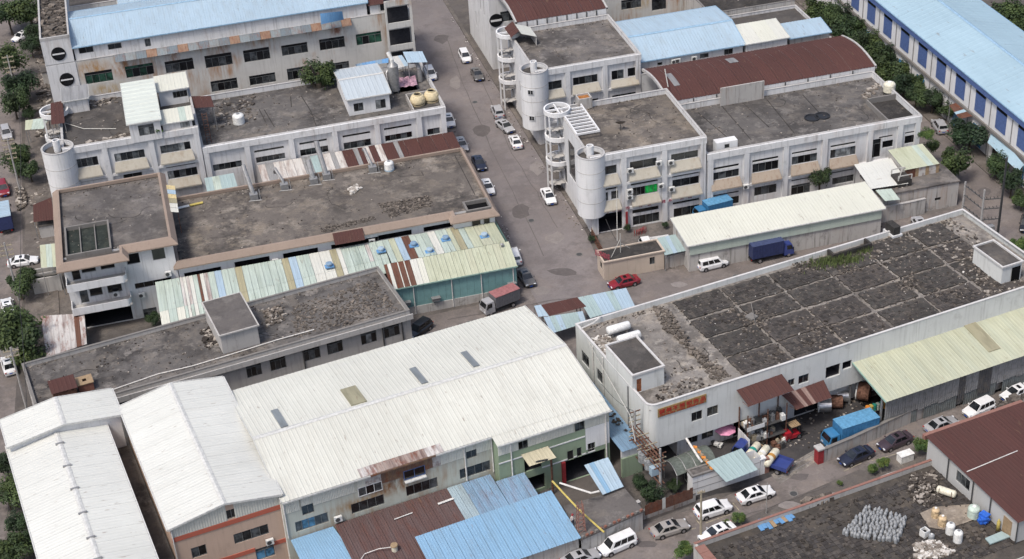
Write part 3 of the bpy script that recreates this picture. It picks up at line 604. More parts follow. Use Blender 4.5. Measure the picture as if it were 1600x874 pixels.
# ======== second white block behind, with its own tower and open ring stair
f5 = Fr(60.0, 232.5)
t5 = TF('workshop_block', 'white three storey workshop block with round tower and sheet lean-to, behind the lettered block', 'building', f5)
w5 = f5.fo('c', [(588, 516, 708, 548, 2), (775, 485, 930, 508, 4), (1015, 443, 1092, 487, 2), (1115, 426, 1168, 470, 1)])
s5 = f5.fo('c', [(595, 642, 715, 622, 1, 'black'), (895, 595, 940, 580, 1, 'black'), (1020, 575, 1175, 547, 1, 'black'), (1020, 600, 1175, 570, 1, 'black'), (775, 600, 800, 596, 1, 'black')])
s5 = [(a, min(b, d), c, max(b, d)) + tuple(e) for a, b, c, d, *e in s5[:1]+s5[2:3]]
lo5 = [(w5[0][0], 3.6+1.2, w5[0][2], 6.6, 3), (w5[1][0], 4.8, w5[1][2], 6.6, 4), (w5[2][0], 4.8, w5[3][2], 6.6, 4)]
shell(t5, 18.2, 17.4, 13.4, front=w5+s5+lo5, left=[(4, 8.8, 4.7, 10.6, 1, 'black'), (10, 5, 10.7, 7, 1, 'black')], rm='roof_conc')
dress(t5, 18.2, 13.4, [w5[0], w5[1], (w5[2][0], w5[2][1], w5[3][2], 0)], [.55, (w5[0][2]+w5[1][0])/2, (w5[1][2]+w5[2][0])/2, 17.6], [3.7, 7.9])
tower(t5, .0, .6, 2.3, 3.4, 13.6)
for xx, yy, zz in ((440, 590, 0), (483, 745, 0)):
    p = f5.front(xx, yy, 'c', -1.6); r_ = 2.36; an = radians(238)
    m = MB(); cx, cy = r_*cos(an), .6+r_*sin(an)
    o = MB(); o.box(-.5, -.05, -.45, .5, .02, .45); o.m = 1; o.box(-.4, -.07, -.35, -.03, -.045, .35); o.box(.03, -.07, -.35, .4, -.045, .35); q = o.build('window', [MATS['frame_white'], MATS['pane_dark']], t5, loc=(cx, cy, p[1])); q.rotation_euler = (0, 0, an+pi/2)
ringstair(t5, -.35, 15.4, 2.1, [13.9, 9.6, 5.4], 13.9)
q = T('roof_lean_to', 'small lean-to of brown and white sheets at the road side corner of the block roof', 'lean-to', *f5.W(0, 0).xy, 0)
panels(q, (-.6, 12.5, 14.2), (-.6, 16.9, 14.2), (.9, 12.5, 15.2), (.9, 16.9, 15.2), 3, 'sheet_brown'); panels(q, (3.6, 11.2, 14.2), (3.6, 15.6, 14.2), (.92, 11.2, 15.2), (.92, 15.6, 15.2), 4, 'sheet_white')
m = MB(); m.box(3.45, 11.3, 12.6, 3.55, 15.5, 14.15); m.box(-.55, 12.6, 13.5, -.45, 16.8, 14.15); m.build('wall', MATS['wall_grey'], q)
# long part of the second block with blue sheds on it
f8 = Fr(78.2, 232.3)
t8 = TF('workshop_block', 'low white workshop behind the arched brown roof carrying the blue roofed sheds', 'building', f8)
shell(t8, 35.0, 17.2, 9.6, ph=.5, rm='roof_dark', front=[])
def shed(name, label, cat, fr, x0, x1, y0, y1, z0, ze, zr, n, mats, wm='wall_white', yr=None, wins=(), fas='fascia', over=.3, ze2=None, splits=1):
    r = TF(name, label, cat, fr); m = MB(); yr = y1 if yr is None else yr; ze2 = zr if (ze2 is None) else ze2
    wallgrid(m, lambda a, d, z: (a, y0+d, z), x0, x1, z0, ze-.06, wins, .15)
    pr = [(y0, z0), (y0, ze-.06)]+([(yr, zr-.06)] if yr < y1-.01 else [])+[(y1, (ze2 if yr < y1-.01 else zr)-.06), (y1, z0)]
    for x in (x0, x1): m.add([(x, y, z) for y, z in pr], [tuple(range(len(pr)))])
    m.quad((x0, y1, z0), (x1, y1, z0), (x1, y1, pr[-2][1]), (x0, y1, pr[-2][1])); m.build('wall', MATS[wm], r)
    for o in wins: window(r, lambda a, d, z: (a, y0+d, z), o[0], o[1], o[2], o[3], o[4] if len(o) > 4 else 2, o[5] if len(o) > 5 else 'dark', .15)
    if yr < y1-.01: gable(r, x1-x0+2*over, y0-over, y1+over, ze-over*(zr-ze)/(yr-y0), zr, n, mats, yr=yr, x0=x0-over, ze2=ze2, fascia=fas, splits=splits)
    else:
        k = (zr-ze)/(y1-y0); panels(r, (x0-over, y0-over, ze-over*k), (x1+over, y0-over, ze-over*k), (x0-over, y1, zr), (x1+over, y1, zr), n, mats, splits=splits)
        m = MB(); m.box(x0-over, y0-over-.1, ze-over*k-.15, x1+over, y0-over-.01, ze-over*k+.02)
        for x in (x0-over-.06, x1+over+.01):
            m.add([(x+dx, y, z+dz) for dx in (0, .05) for y, z in ((y0-over, ze-over*k), (y1, zr)) for dz in (-.16, .07)], [(0, 1, 3, 2), (4, 6, 7, 5), (0, 4, 5, 1), (2, 3, 7, 6), (1, 5, 7, 3), (0, 2, 6, 4)])
        m.build('fascia', MATS[fas], r)
    return r
g0 = Fr(0, 0)
cs = g0.fo('d', [(372, 335, 425, 355), (523, 310, 576, 333)]); 
def fy(view, x, y, Y): return Fr(0, Y).front(x, y, view)
def fop(view, Y, lst):
    out = []
    for q in lst:
        u0, z1 = fy(view, q[0], q[1], Y); u1, z0 = fy(view, q[2], q[3], Y); out.append((u0, min(z0, z1), u1, max(z0, z1))+tuple(q[4:]))
    return out
shed('roof_shed', 'wide pale blue gabled sheet roof over white workshop walls with outdoor cooling units', 'shed', g0, 78.8, 97.2, 234.8, 248.3, 9.1, 11.0, 12.8, 18, ['sheet_blue_pale'], yr=240.8, ze2=12.3,
     wins=fop('d', 234.8, [(372, 338, 425, 355, 2), (523, 309, 576, 334, 2), (108, 390, 138, 403, 1)]), fas='fascia_blue')
shed('roof_shed', 'pale greenish white lean-to roof between the two blue sheds', 'shed', g0, 97.7, 105.2, 234.6, 240.6, 9.1, 11.0, 11.9, 8, ['sheet_white', 'sheet_cream'])
shed('roof_shed', 'narrow bright blue lean-to roof at the far right end of the row', 'shed', g0, 105.8, 113.0, 234.8, 239.4, 9.1, 10.6, 11.3, 7, ['sheet_blue_pale'], fas='fascia_blue', wm='wall_old')
for x, y in ((337, 372), (235, 385), (210, 392)):
    u, z = fy('d', x, y, 234.4); ac_unit(u, 234.4, z-.1, 0, {337: 'double stacked cooling unit on the wall below the wide blue roof', 235: 'dark rusty cooling unit left of the white one below the wide blue roof', 210: 'small grey cooling unit, leftmost below the wide blue roof'}[x])
# ======== third row at the top edge
f4 = Fr(60.2, 263.6)
t4 = TF('workshop_block', 'white block at the top of the road with a round window and blank side wall', 'building', f4)
shell(t4, 18.2, 17.4, 16.6, front=fop('c', 263.6, [])+[(2, 9, 5, 11, 2), (8, 9, 12, 11, 3)], left=[(4, 9, 4.6, 12, 1, 'black'), (6.5, 9, 7.1, 12, 1, 'black'), (11, 4, 11.6, 7, 1, 'black'), (15, 9, 15.6, 12, 1, 'black')], rm='roof_dark')
u, z = f4.front(298, 127, 'c')
m = MB(); m.lathe([(.001, .0), (1.05, 0), (1.05, -.06), (1.25, -.06), (1.25, .05), (.001, .05)], 0, 0, 24); q = m.build('round_window', MATS['pane_black'], t4); q.rotation_euler = (radians(90), 0, 0); q.location = (u, -.05, z)
m = MB(); m.box(u-1.0, -.14, z-.18, u+1.0, -.08, z+.18); m.build('window_bar', MATS['wall_clean'], t4)
arched_roof(Fr(0, 0), 61.9, 78.0, 250.3, 263.3, 14.4, 1.2, 8, ['sheet_brown', 'sheet_brown_b'], 'upper arched dark brown roof at the top edge above the white block', skyl=[])
f9 = Fr(78.6, 263.8)
t9 = TF('workshop_block', 'stained white long facade with dark windows along the top edge', 'building', f9)
w9 = f9.fo('c', [(1075, 5, 1200, 45, 4), (1265, 0, 1355, 55, 1)])+f9.fo('d', [(475, 50, 610, 55, 4), (668, 22, 805, 25, 4), (875, 0, 915, 12, 1)])
w9 = [(a, min(b, d), c, max(b, d, b+1.5)) + tuple(e) for a, b, c, d, *e in w9]
shell(t9, 34.0, 17.2, 13.0, front=[o for o in w9 if o[3] < 12.9], rm='roof_dark', wm='wall_rusty')
f9b = Fr(97.0, 249.8)
t9b = TF('roof_terrace', 'dark stained roof terrace with low crumbling walls at the top right', 'roof', f9b)
shell(t9b, 16.2, 13.0, 10.4, ph=1.0, rm='roof_black', wm='wall_old', cope='coping_dark')
# ======== blue factory on the right
fb = Fr(126.2, 120)
tb = TF('factory_hall', 'long hall with a pale blue metal roof and blue shutters beyond the tree lined road', 'building', fb)
bl = []
m = MB(); m.quad((0, 0, 0), (0, 230, 0), (0, 230, 10.9), (0, 0, 10.9)); m.quad((0, 0, 0), (15.6, 0, 0), (15.6, 0, 10.9), (0, 0, 10.9)); m.quad((15.6, 0, 0), (15.6, 230, 0), (15.6, 230, 10.9), (15.6, 0, 10.9)); m.add([(0, 0, 10.9), (15.6, 0, 10.9), (7.3, 0, 13)], [(0, 1, 2)]); m.build('wall', MATS['wall_clean'], tb)
gable(tb, 230, -.5, 15.9, 11.0, 13.1, 46, ['sheet_blue_far'], yr=7.0, axis='y', fascia='fascia_blue', pitch=1.2)
m = MB(); m.box(-.56, 0, 9.9, -.02, 230, 10.85); m.build('eave_band', MATS['frame_blue'], tb)
m = MB(); m.box(-.35, 0, 4.6, -.03, 230, 5.1); m.build('floor_beam', MATS['coping_dark'], tb)
shp = [fb.side(x, y, 'e', 0)[0] for x, y in ((550, 110), (658, 200), (765, 300), (880, 410), (1003, 520), (1125, 630), (1255, 760), (1385, 860))]
st_ = -(shp[7]-shp[0])/7.0; k = 0; vv = shp[0]+st_*3
while vv > 10:
    m = MB(); m.box(-.1, vv-1.5, 5.8, -.004, vv+1.5, 9.0); sh_ = m.build('shutter', MATS['frame_blue'], tb)
    m = MB(); m.box(-.14, vv-1.5, 9.02, -.006, vv+1.5, 9.7); m.build('vent_window', MATS['pane_black'], sh_)
    m = MB(); m.box(-.1, vv-1.4, .2, -.004, vv+1.4, 3.6); m.build('door_panel', MATS['pane_blue' if k % 3 else 'pane_black'], tb)
    m = MB(); m.box(-.12, vv+st_/2-.06, 0, -.004, vv+st_/2+.06, 9.88); m.build('downpipe', MATS['grey_metal'], tb)
    vv -= st_; k += 1
def lean(label, pts_px, zl, zh, mats, n, view, cat='canopy', name='canopy', posts=True):
    """simple sheet canopy from four roof corners (front-left, front-right, back-left, back-right)"""
    p = [P(x, y, z, view) for (x, y), z in zip(pts_px, (zl, zl, zh, zh))]
    o = Vector((*p[0].xy, 0)); r = T(name, label, cat, o.x, o.y); q = [v-o for v in p]
    panels(r, q[0], q[1], q[2], q[3], n, mats)
    if posts:
        for v in q:
            m = MB(); c = (q[0]+q[1]+q[2]+q[3])/4; a = v.lerp(c, .06); m.box(a.x-.06, a.y-.06, 0, a.x+.06, a.y+.06, v.z-.05); m.build('post', MATS['grey_metal'], r)
    return r
lean('blue green lean-to canopy along the foot of the blue shuttered hall', [(800, 100), (1010, 300), (840, 0), (1049, 250)], 3.6, 4.6, ['sheet_blue_far'], 8, 'w')
lean('rusty brown sheet canopy among the trees by the blue hall', [(925, 655), (990, 740), (1010, 620), (1100, 715)], 4.2, 5.0, ['sheet_rust', 'sheet_rust', 'sheet_blue_far'], 6, 'e')

roofwear(t6, .4, .4, 17.8, 17, 12.5, 1, 220); roofwear(t7, .4, .4, 34.8, 16.6, 9.35, 2, 300); roofwear(t5, .4, .4, 17.8, 17, 12.6, 3, 200); roofwear(t9b, .4, .4, 15.8, 12.6, 9.4, 4, 200)
# ================= rows left of the cross street
def mansard(root, poly, z0, z1, out, mat, name='mansard_band', top=.35):
    n = len(poly); V = [Vector(p) for p in poly]
    def off(i, d):
        a = (V[i]-V[i-1]).normalized(); b = (V[(i+1) % n]-V[i]).normalized(); na = Vector((a.y, -a.x)); nb = Vector((b.y, -b.x)); k = na+nb; return V[i]+k*(d/max(.3, k.dot(na)))
    m = MB(); rings = []
    for d, z in ((0, z0), (out, z0), (out, z0+.18), (0, z1), (-top, z1), (-top, z1-.5)): rings.append([(*off(i, d), z) for i in range(n)])
    vs = [v for r in rings for v in r]; m.add(vs, [(k*n+i, k*n+(i+1) % n, (k+1)*n+(i+1) % n, (k+1)*n+i) for k in range(len(rings)-1) for i in range(n)])
    return m.build(name, MATS[mat], root)
def flatroof(root, poly, z, mat, name='roof'):
    m = MB(); m.add([(x, y, z) for x, y in poly], [tuple(range(len(poly)))]); return m.build(name, MATS[mat], root)
# ---- three storey office block with balconies (left) and long two storey part (right)
fa = Fr(-17.1, 201.6)
ta = TF('office_block', 'three storey block with tan roof edging, two front balconies and a dark garage opening', 'building', fa)
WA, DA, HA = 15.3, 20.2, 12.0
wa = fa.fo('j', [(714, 68, 800, 112, 1, 'black'), (860, 38, 945, 88, 1, 'black'), (765, 232, 980, 225, 4, 'black'), (812, 378, 905, 440, 3, 'curtain')])
wb = fa.fo('j', [(462, 132, 545, 165, 1, 'black'), (570, 110, 652, 145, 1, 'black'), (515, 282, 590, 322, 1, 'black'), (615, 258, 700, 300, 1, 'black')], 0)
wb = [(a-.1, (9.05 if i < 2 else 5.05), c+.1, (11.0 if i < 2 else 6.95), n, k) for i, (a, b, c, d, n, k) in enumerate(wb)]
drs = [(1.0, 8.15, 2.1, 10.3, 1, 'dark'), (1.4, 4.25, 2.5, 6.3, 1, 'dark')]
gar = [(.9, .03, 7.9, 3.5, 1, 'deep')]
fz = [o for o in wa if o[3] < HA]+wb+drs+gar
shell(ta, WA, DA, HA, ph=0, front=fz, roof=False, cope=None, wm='wall_white')
pl = [(0, -2.0), (8.4, -2.0), (8.4, 0), (WA, 0), (WA, DA), (0, DA)]
mansard(ta, pl, HA-.75, HA+.25, .75, 'band_tan'); flatroof(ta, pl, HA-.35, 'roof_conc')
m = MB(); m.box(.02, -1.98, HA-.9, 8.38, -.01, HA-.76); m.build('balcony_roof', MATS['wall_grey'], ta)
for z, zz in ((8.0, 'upper'), (4.1, 'lower')):
    m = MB(); m.box(.05, -2.2, z-.25, 8.3, -.004, z); m.build('balcony_floor', MATS['wall_grey'], ta)
    m = MB(); m.box(.05, -2.3, z-.3, 7.6, -2.2, z+.85); m.box(.05, -2.2, z+.0, .17, -.02, z+.85)
    m.lathe([(.7, z-.3), (.7, z+.85)], 7.6, -1.6, 8, -pi/2, 0); m.box(8.2, -1.6, z-.3, 8.3, -.02, z+.85); m.build('balcony_wall', MATS['wall_clean'], ta)
# water pit on the roof
zr_ = HA-.35
q = [fa.top(x, y, zr_+.7, 'f') for x, y in ((410, 605), (665, 578), (700, 740), (395, 800))]
x0, x1, y0, y1 = (q[0][0]+q[3][0])/2, (q[1][0]+q[2][0])/2, (q[2][1]+q[3][1])/2, (q[0][1]+q[1][1])/2
x0 = max(.45, x0); y0 = max(-1.5, y0)
m = MB(); m.box(x0, y0, zr_, x1, y0+.25, zr_+.7); m.box(x0, y1-.25, zr_, x1, y1, zr_+.7); m.box(x0, y0+.25, zr_, x0+.25, y1-.25, zr_+.7); m.box(x1-.25, y0+.25, zr_, x1, y1-.25, zr_+.7); m.build('pit_wall', MATS['coping_dark'], ta)
m = MB(); m.quad((x0+.2, y0+.2, zr_+.08), (x1-.2, y0+.2, zr_+.08), (x1-.2, y1-.2, zr_+.08), (x0+.2, y1-.2, zr_+.08)); m.build('pit_water', MATS['sump'], ta)
for k in (1, 2): m = MB(); xx = x0+(x1-x0)*k/3; m.box(xx-.07, y0+.25, zr_+.3, xx+.07, y1-.25, zr_+.42); m.build('pit_beam', MATS['coping_dark'], ta)
ac_unit(*fa.W(13.9, -.25).xy, 6.3, 0, 'air conditioner at the right end of the long dark window of the balcony block'); ac_unit(*fa.W(9.7, -.25).xy, 3.6, 0, 'lower air conditioner right of the balconies above the barred window')
ac_unit(*fa.W(6.3, -.35).xy, 4.6, 0, 'air conditioner standing on the lower balcony')
# long part
fc = Fr(-1.7, 201.5)
tc_ = TF('workshop_block', 'long two storey workshop with tan roof edging behind the patched mint green roof', 'building', fc)
WC, DC, HC2 = 46.2, 19.2, 8.0
wc = fc.fo('j', [(1047, 172, 1262, 158, 1, 'black')])+fc.fo('k', [(240, 110, 445, 106, 1, 'black')])+fc.fo('I', [(8, 239, 243, 230, 1, 'black'), (325, 182, 640, 150, 1, 'black'), (632, 120, 858, 108, 1, 'black'), (933, 66, 1155, 52, 1, 'black'), (1250, 16, 1310, 62, 1, 'black'), (1328, 2, 1370, 42, 1, 'black')])
wc = [(a, min(b, d)-.15, c, max(b, d)) + tuple(e) for a, b, c, d, *e in wc]
wc = [o for o in wc if o[3] < HC2-.3]
#print('wc', [tuple(round(v, 1) for v in o[:4]) for o in wc])
shell(tc_, WC, DC, HC2, ph=0, front=wc, roof=False, cope=None, wm='wall_clean')
pl = [(.0, 0), (WC-6.2, 0), (WC-6.2, -1.5), (WC, -1.5), (WC, DC), (.0, DC)]
mansard(tc_, pl, HC2-.75, HC2+.2, .6, 'band_tan'); flatroof(tc_, pl, HC2-.35, 'roof_tan')
m = MB(); m.box(WC-6.18, -1.45, 0, WC-.05, -.02, HC2-.8); m.build('corner_bay', MATS['wall_clean'], tc_)
for o in fc.fo('I', [(1250, 16, 1310, 62), (1328, 2, 1370, 42)], -1.5):
    window(tc_, FRONT(-1.62), o[0], max(o[1], 5), o[2], o[3], 1, 'black', .15)
q = [fc.top(x, y, HC2+.3, 'g') for x, y in ((1190, 402), (1325, 372), (1352, 428), (1212, 452))]
x0, x1, y0, y1 = q[0][0], q[2][0], q[2][1], q[0][1]; zr_ = HC2-.34
m = MB(); m.box(x0, y0, zr_, x1, y0+.3, zr_+.65); m.box(x0, y1-.3, zr_, x1, y1, zr_+.65); m.box(x0, y0+.3, zr_, x0+.3, y1-.3, zr_+.65); m.box(x1-.3, y0+.3, zr_, x1, y1-.3, zr_+.65); m.build('pit_wall', MATS['coping_dark'], tc_)
m = MB(); m.quad((x0+.3, y0+.3, zr_+.06), (x1-.3, y0+.3, zr_+.06), (x1-.3, y1-.3, zr_+.06), (x0+.3, y1-.3, zr_+.06)); m.build('pit_floor', MATS['void'], tc_)
on_roof(fc, tc_, 'roof_black', zr_, [(fc.top(1150, 150, zr_, 'g'), fc.top(1260, 365, zr_, 'g'))], .1)
rubble('tile_debris', 'patch of broken dark tiles on the long tan edged roof', 'debris', fc, [fc.top(x, y, zr_, 'g') for x, y in ((730, 410), (1000, 370), (1040, 420), (800, 490))], 520, zr_, .1, .32, ['frag1', 'frag1', 'frag2', 'frag0'], seed=3)
rubble('tile_debris', 'thin strip of loose dark crumbs along the front edge of the tan edged roof', 'debris', fc, [fc.top(x, y, zr_, 'g') for x, y in ((420, 545), (700, 480), (720, 500), (430, 575))], 260, zr_, .08, .22, ['frag0', 'frag1'], seed=4)
rubble('stone_heap', 'small heap of pale stones in the middle of the tan edged roof', 'rubble', fc, [fc.top(x, y, zr_, 'g') for x, y in ((570, 340), (620, 310), (645, 330), (590, 365))], 40, zr_, .25, .5, ['frag4', 'frag5'], seed=5, pile=.3)
# roof ducts
def duct(label, view, base, topx, z, h, w=.7):
    p = P(*base, z, view); r = T('exhaust_duct', label, 'duct', p.x, p.y, 0, 0, 'exhaust ducts along the back of the roof')
    m = MB(); m.box(-.6, -.5, z, .6, .5, z+.9); m.build('fan_box', MATS['grey_metal'], r)
    d = topx; m = MB(); m.tube([(0, 0, z+.5), (-.1, .4, z+1.2), (d, 2.6, z+1.6+h*.5), (d*1.1, 3.2, z+h)], w/2, 10); m.build('pipe', MATS['grey_metal'], r)
    m = MB(); m.box(-.9, -.8, z, -.75, -.65, z+.1); m.tube([(-.8, -.6, z+.05), (1.1, -.9, z+.05)], .06, 4); m.tube([(.9, -.6, z), (.9, .4, z+1.3)], .05, 4); m.build('stand', MATS['grey_metal'], r)
duct('exhaust duct rising at the left end of the roof back edge', 'g', (60, 385), -.6, zr_, 4.2); duct('tallest grey exhaust duct above the pale rusty roof strip', 'g', (455, 275), -.5, zr_, 5.0, .8); duct('short bent exhaust pipe left of the tallest duct', 'g', (385, 300), -.2, zr_, 1.8, .8)
duct('small exhaust fan box left of the bent pipe', 'g', (225, 330), -.8, zr_, 1.3, .5); duct('rusty exhaust fan beside the round white roof tank', 'g', (705, 235), -.6, zr_, 2.2, .5)
def tank(label, x, y, z, r, h, mat, group=None, lid=True, name='water_tank', cat='tank', band=None):
    t = T(name, label, cat, x, y, z, 0, group); m = MB(); pr = [(.001, 0), (r*.96, 0), (r, .04*h)]
    for k in range(1, 6): zz = h*(.04+.12*k); pr += [(r, zz-.02*h), (r*.975, zz), (r, zz+.02*h)]
    pr += [(r, h*.8), (r*.85, h*.92), (r*.4, h), (.001, h)]; m.lathe(pr, 0, 0, 24); m.build('tank_body', MATS[mat], t, smooth=True)
    if lid: m = MB(); m.cyl(0, 0, h*.97, h*1.04, r*.33, 14); m.build('lid', MATS['tank_white' if mat != 'tank_white' else 'grey_metal'], t)
    if band: m = MB(); m.lathe([(r*1.02, h*.02), (r*1.04, h*.02), (r*1.04, h*.16), (r*1.02, h*.16)], 0, 0, 24); m.build('base_ring', MATS[band], t)
    return t
p = P(795, 228, zr_, 'g'); tank('round white water tank at the back edge of the tan edged roof', p.x, p.y, zr_, .75, 1.5, 'tank_white', band='sheet_blue_pale')
p = P(1270, 470, zr_, 'f'); r = T('bench', 'long yellow and white plank lying on the tan edged roof', 'plank', p.x-1.2, p.y, zr_); m = MB(); m.rbox(0, 0, .2, 2.0, .5, .12, .1); m.build('board', MATS['yellow_paint'], r); m = MB(); m.rbox(-2.0, -.25, .2, 1.8, .5, .12, .12); m.build('board', MATS['tank_white'], r)
# striped bridge canopy between the two roofs
q = [P(x, y, 11.6, 'f') for x, y in ((1035, 520), (1110, 525), (1015, 352), (1085, 358))]
o = Vector((*q[0].xy, 0)); r = T('canopy', 'small canopy of yellow and white striped sheets between the two tan edged roofs', 'canopy', o.x, o.y)
a, b, c, d = [v-o for v in q]
for k, mt in enumerate(['sheet_white', 'sheet_white', 'sheet_ochre', 'tank_yellow', 'sheet_blue_pale', 'tank_yellow']):
    f, g = k/6, (k+1)/6-.01; panels(r, a.lerp(c, f), b.lerp(d, f), a.lerp(c, g), b.lerp(d, g), 1, mt, pitch=.4)
m = MB(); m.box(a.x+.1, 0, 7.6, a.x+.2, .1, 11.5); m.box(b.x-.2, 0, 7.6, b.x-.1, .1, 11.5); m.build('post', MATS['rusty_metal'], r)
# brown awning on the facade
q = [fc.front(x, y, 'I', -1.2) for x, y in ((350, 182), (548, 145))]; r = T('window_awning', 'brown sheet awning over the dark opening behind the mint green roof', 'awning', *fc.W(q[0][0], 0).xy)
panels(r, (0, -1.6, q[0][1]+.2), (q[1][0]-q[0][0], -1.6, q[0][1]+.2), (0, -.02, q[0][1]+1.3), (q[1][0]-q[0][0], -.02, q[0][1]+1.3), 5, 'sheet_brown')
for vw, x, y, lb in (('I', 595, 160, 'air conditioner right of the brown awning behind the mint roof'), ('k', 475, 105, 'air conditioner between two long dark openings behind the mint roof')):
    u, z = fc.front(x, y, vw, -.3); ac_unit(fc.x+u, fc.y-.3, z-.3, 0, lb)
# ---- corridor roof between the rows
r = T('corridor_roof', 'lane roof of rusty, brown and pale corrugated strips between the two left rows', 'roof', 0, 0)
bx = [(60, 'sheet_rust_edge'), (100, 'sheet_grey'), (145, 'sheet_rust_edge'), (200, 'sheet_rust_edge'), (250, 'sheet_rust_edge'), (300, 'sheet_grey'), (345, 'sheet_aqua'), (400, 'sheet_rust_edge'), (455, 'sheet_grey'), (480, 'sheet_rust_edge'), (520, 'sheet_brown'), (580, 'sheet_grey'), (605, 'sheet_brown'), (630, 'sheet_rust_edge'), (665, 'sheet_brown'), (700, 'sheet_rust_edge'), (735, 'sheet_brown'), (800, 'sheet_grey'), (825, 'sheet_brown'), (855, 'sheet_brown_b'), (930, 'sheet_brown'), (1005, 'sheet_brown_b'), (1070, 'sheet_brown'), (1130, None)]
xs = [P(x, 200-(x*.155), 5.8, 'g').x for x, _ in bx]
xs0 = -1.5; 
for k in range(len(bx)-1):
    panels(r, (xs[k]+.6, 220.95, 4.9), (xs[k+1]+.57, 220.95, 4.9), (xs[k]+.4, 231.2, 5.7), (xs[k+1]+.37, 231.2, 5.7), 1, bx[k][1], pitch=.45)
p = [P(x, y, 6.6, 'f') for x, y in ((1285, 395), (1450, 385), (1270, 310), (1440, 280))]
lean('pale mint sheet lean-to in the lane left of the rusty strips', [(1285, 395), (1478, 372), (1268, 312), (1450, 280)], 6.0, 6.8, ['sheet_mint', 'sheet_aqua'], 4, 'f')
# ---- patched mint roof hall
tg = T('patched_hall', 'low hall with a patchwork roof of mint, lime, blue and rusty sheets and teal walls', 'hall', 0, 0)
def bxs(lst, view, zf=6.1): return [(P(x, y, zf, view).x, c) for x, y, c in lst]
VW['Q'] = (240, 400, .1375)
L1 = bxs([(20, 322, 'sheet_mint'), (120, 308, 'sheet_mint'), (210, 293, 'sheet_mint_b'), (300, 280, 'sheet_rust_edge'), (335, 275, 'sheet_white'), (370, 268, 'sheet_rust_edge'), (405, 262, 'sheet_white'), (450, 256, 'sheet_mint'), (500, 250, 'sheet_rust'), (530, 240, 'sheet_white'), (575, 235, 'sheet_rust_edge'), (620, 225, 'sheet_mint'), (695, 215, 'sheet_blue_pale'), (775, 200, 'sheet_mint'), (850, 190, 'sheet_mint'), (930, 180, 'sheet_ochre'), (1010, 165, 'sheet_mint'), (1080, 155, 'sheet_mint'), (1150, 143, 'sheet_mint'), (1230, 130, 'sheet_mint_b'), (1310, 115, 'sheet_mint'), (1390, 100, 'sheet_mint'), (1465, 90, 'sheet_ochre')], 'Q')
L2 = bxs([(45, 275, 'sheet_blue_pale'), (95, 262, 'sheet_mint'), (140, 254, 'sheet_mint_b'), (180, 247, 'sheet_white'), (245, 235, 'sheet_white'), (315, 222, 'sheet_ochre'), (360, 215, 'sheet_white'), (390, 210, 'sheet_mint'), (440, 200, 'sheet_mint_b'), (500, 190, 'sheet_mint'), (545, 182, 'sheet_rust_edge'), (572, 175, 'sheet_mint'), (620, 170, 'sheet_mint'), (665, 162, 'sheet_mint_b'), (705, 155, 'sheet_lime'), (745, 148, 'sheet_blue_pale'), (790, 140, 'sheet_rust'), (840, 130, 'sheet_mint'), (880, 125, 'sheet_mint'), (920, 118, 'sheet_mint_b'), (960, 110, 'sheet_white'), (1010, 102, 'sheet_mint'), (1055, 96, 'sheet_mint'), (1085, 90, 'sheet_lime'), (1115, 84, 'sheet_ochre'), (1160, 78, 'sheet_mint_b'), (1200, 70, 'sheet_lime'), (1260, 60, 'sheet_lime_pale'), (1330, 50, 'sheet_lime'), (1405, 42, None)], 'I')
LL = L1+L2
for (xa, c), (xb, _) in zip(LL[:-1], LL[1:]):
    xb -= .03
    yb_, zb_ = 200.6, 6.1
    if xa < 27.2:
        xb2 = min(xb, 30); ff = lambda x: 188.6+(x+5.2)*.1495-.7
        y0a, y0b = ff(xa), ff(xb2); ym = lambda x: (ff(x)*.62+yb_*.38)
        c2 = c if c in ('sheet_ochre', 'sheet_white', 'sheet_blue_pale') else rnd.choice(['sheet_mint', 'sheet_mint_b', 'sheet_mint', 'sheet_cream' if xa < 12 else 'sheet_mint'])
        panels(tg, (xa, ym(xa), 6.0), (xb, ym(xb2), 6.0), (xa, yb_, zb_), (xb, yb_, zb_), 1, c, pitch=.45)
        panels(tg, (xa, y0a, 5.4), (xb, y0b, 5.4), (xa, ym(xa)+.05, 5.98), (xb, ym(xb2)+.05, 5.98), 1, c2, pitch=.45)
    else:
        panels(tg, (xa, 193.35, 6.5), (xb, 193.35, 6.5), (xa, yb_, zb_), (xb, yb_, zb_), 1, c, pitch=.45)
xr = [(P(x, y, 6.5, 'I').x, c) for x, y, c in ((672, 308, 'sheet_rust'), (692, 304, 'sheet_white'), (716, 300, 'sheet_rust'), (757, 292, 'sheet_white'), (765, 291, 'sheet_rust'), (798, 284, 'sheet_white'), (806, 283, 'sheet_rust'), (840, 275, 'sheet_white'), (885, 268, 'sheet_cream'))]
x = xr[-1][0]+.9
while x < 44.2: xr.append((x, rnd.choice(['sheet_lime', 'sheet_lime_pale', 'sheet_lime']))); x += 1.02
xr.append((44.75, None))
for (xa, c), (xb, _) in zip(xr[:-1], xr[1:]): panels(tg, (xa, 188.85, 4.95), (xb-.02, 188.85, 4.95), (xa, 193.3, 6.5), (xb-.02, 193.3, 6.5), 1, c, pitch=.45)
m = MB(); m.box(26.9, 188.8, 4.78, 44.8, 188.84, 4.98); m.build('gutter', MATS['fascia_green'], tg)
for k in range(17):
    xa = 26.95+k*1.04; m = MB()
    for j in range(3): m.box(xa+j*.34, 189.2, 1.3, xa+j*.34+.26, 189.24, 4.72); m.box(xa+j*.34+.26, 189.21, 1.3, xa+(j+1)*.34, 189.23, 4.72)
    m.build('wall_panel', MATS['sheet_teal'], tg)
m = MB(); m.box(26.5, 189.1, 0, 44.7, 189.3, 1.3); m.box(44.5, 189.3, 0, 44.7, 200.5, 1.3); m.build('base_wall', MATS['wall_old'], tg)
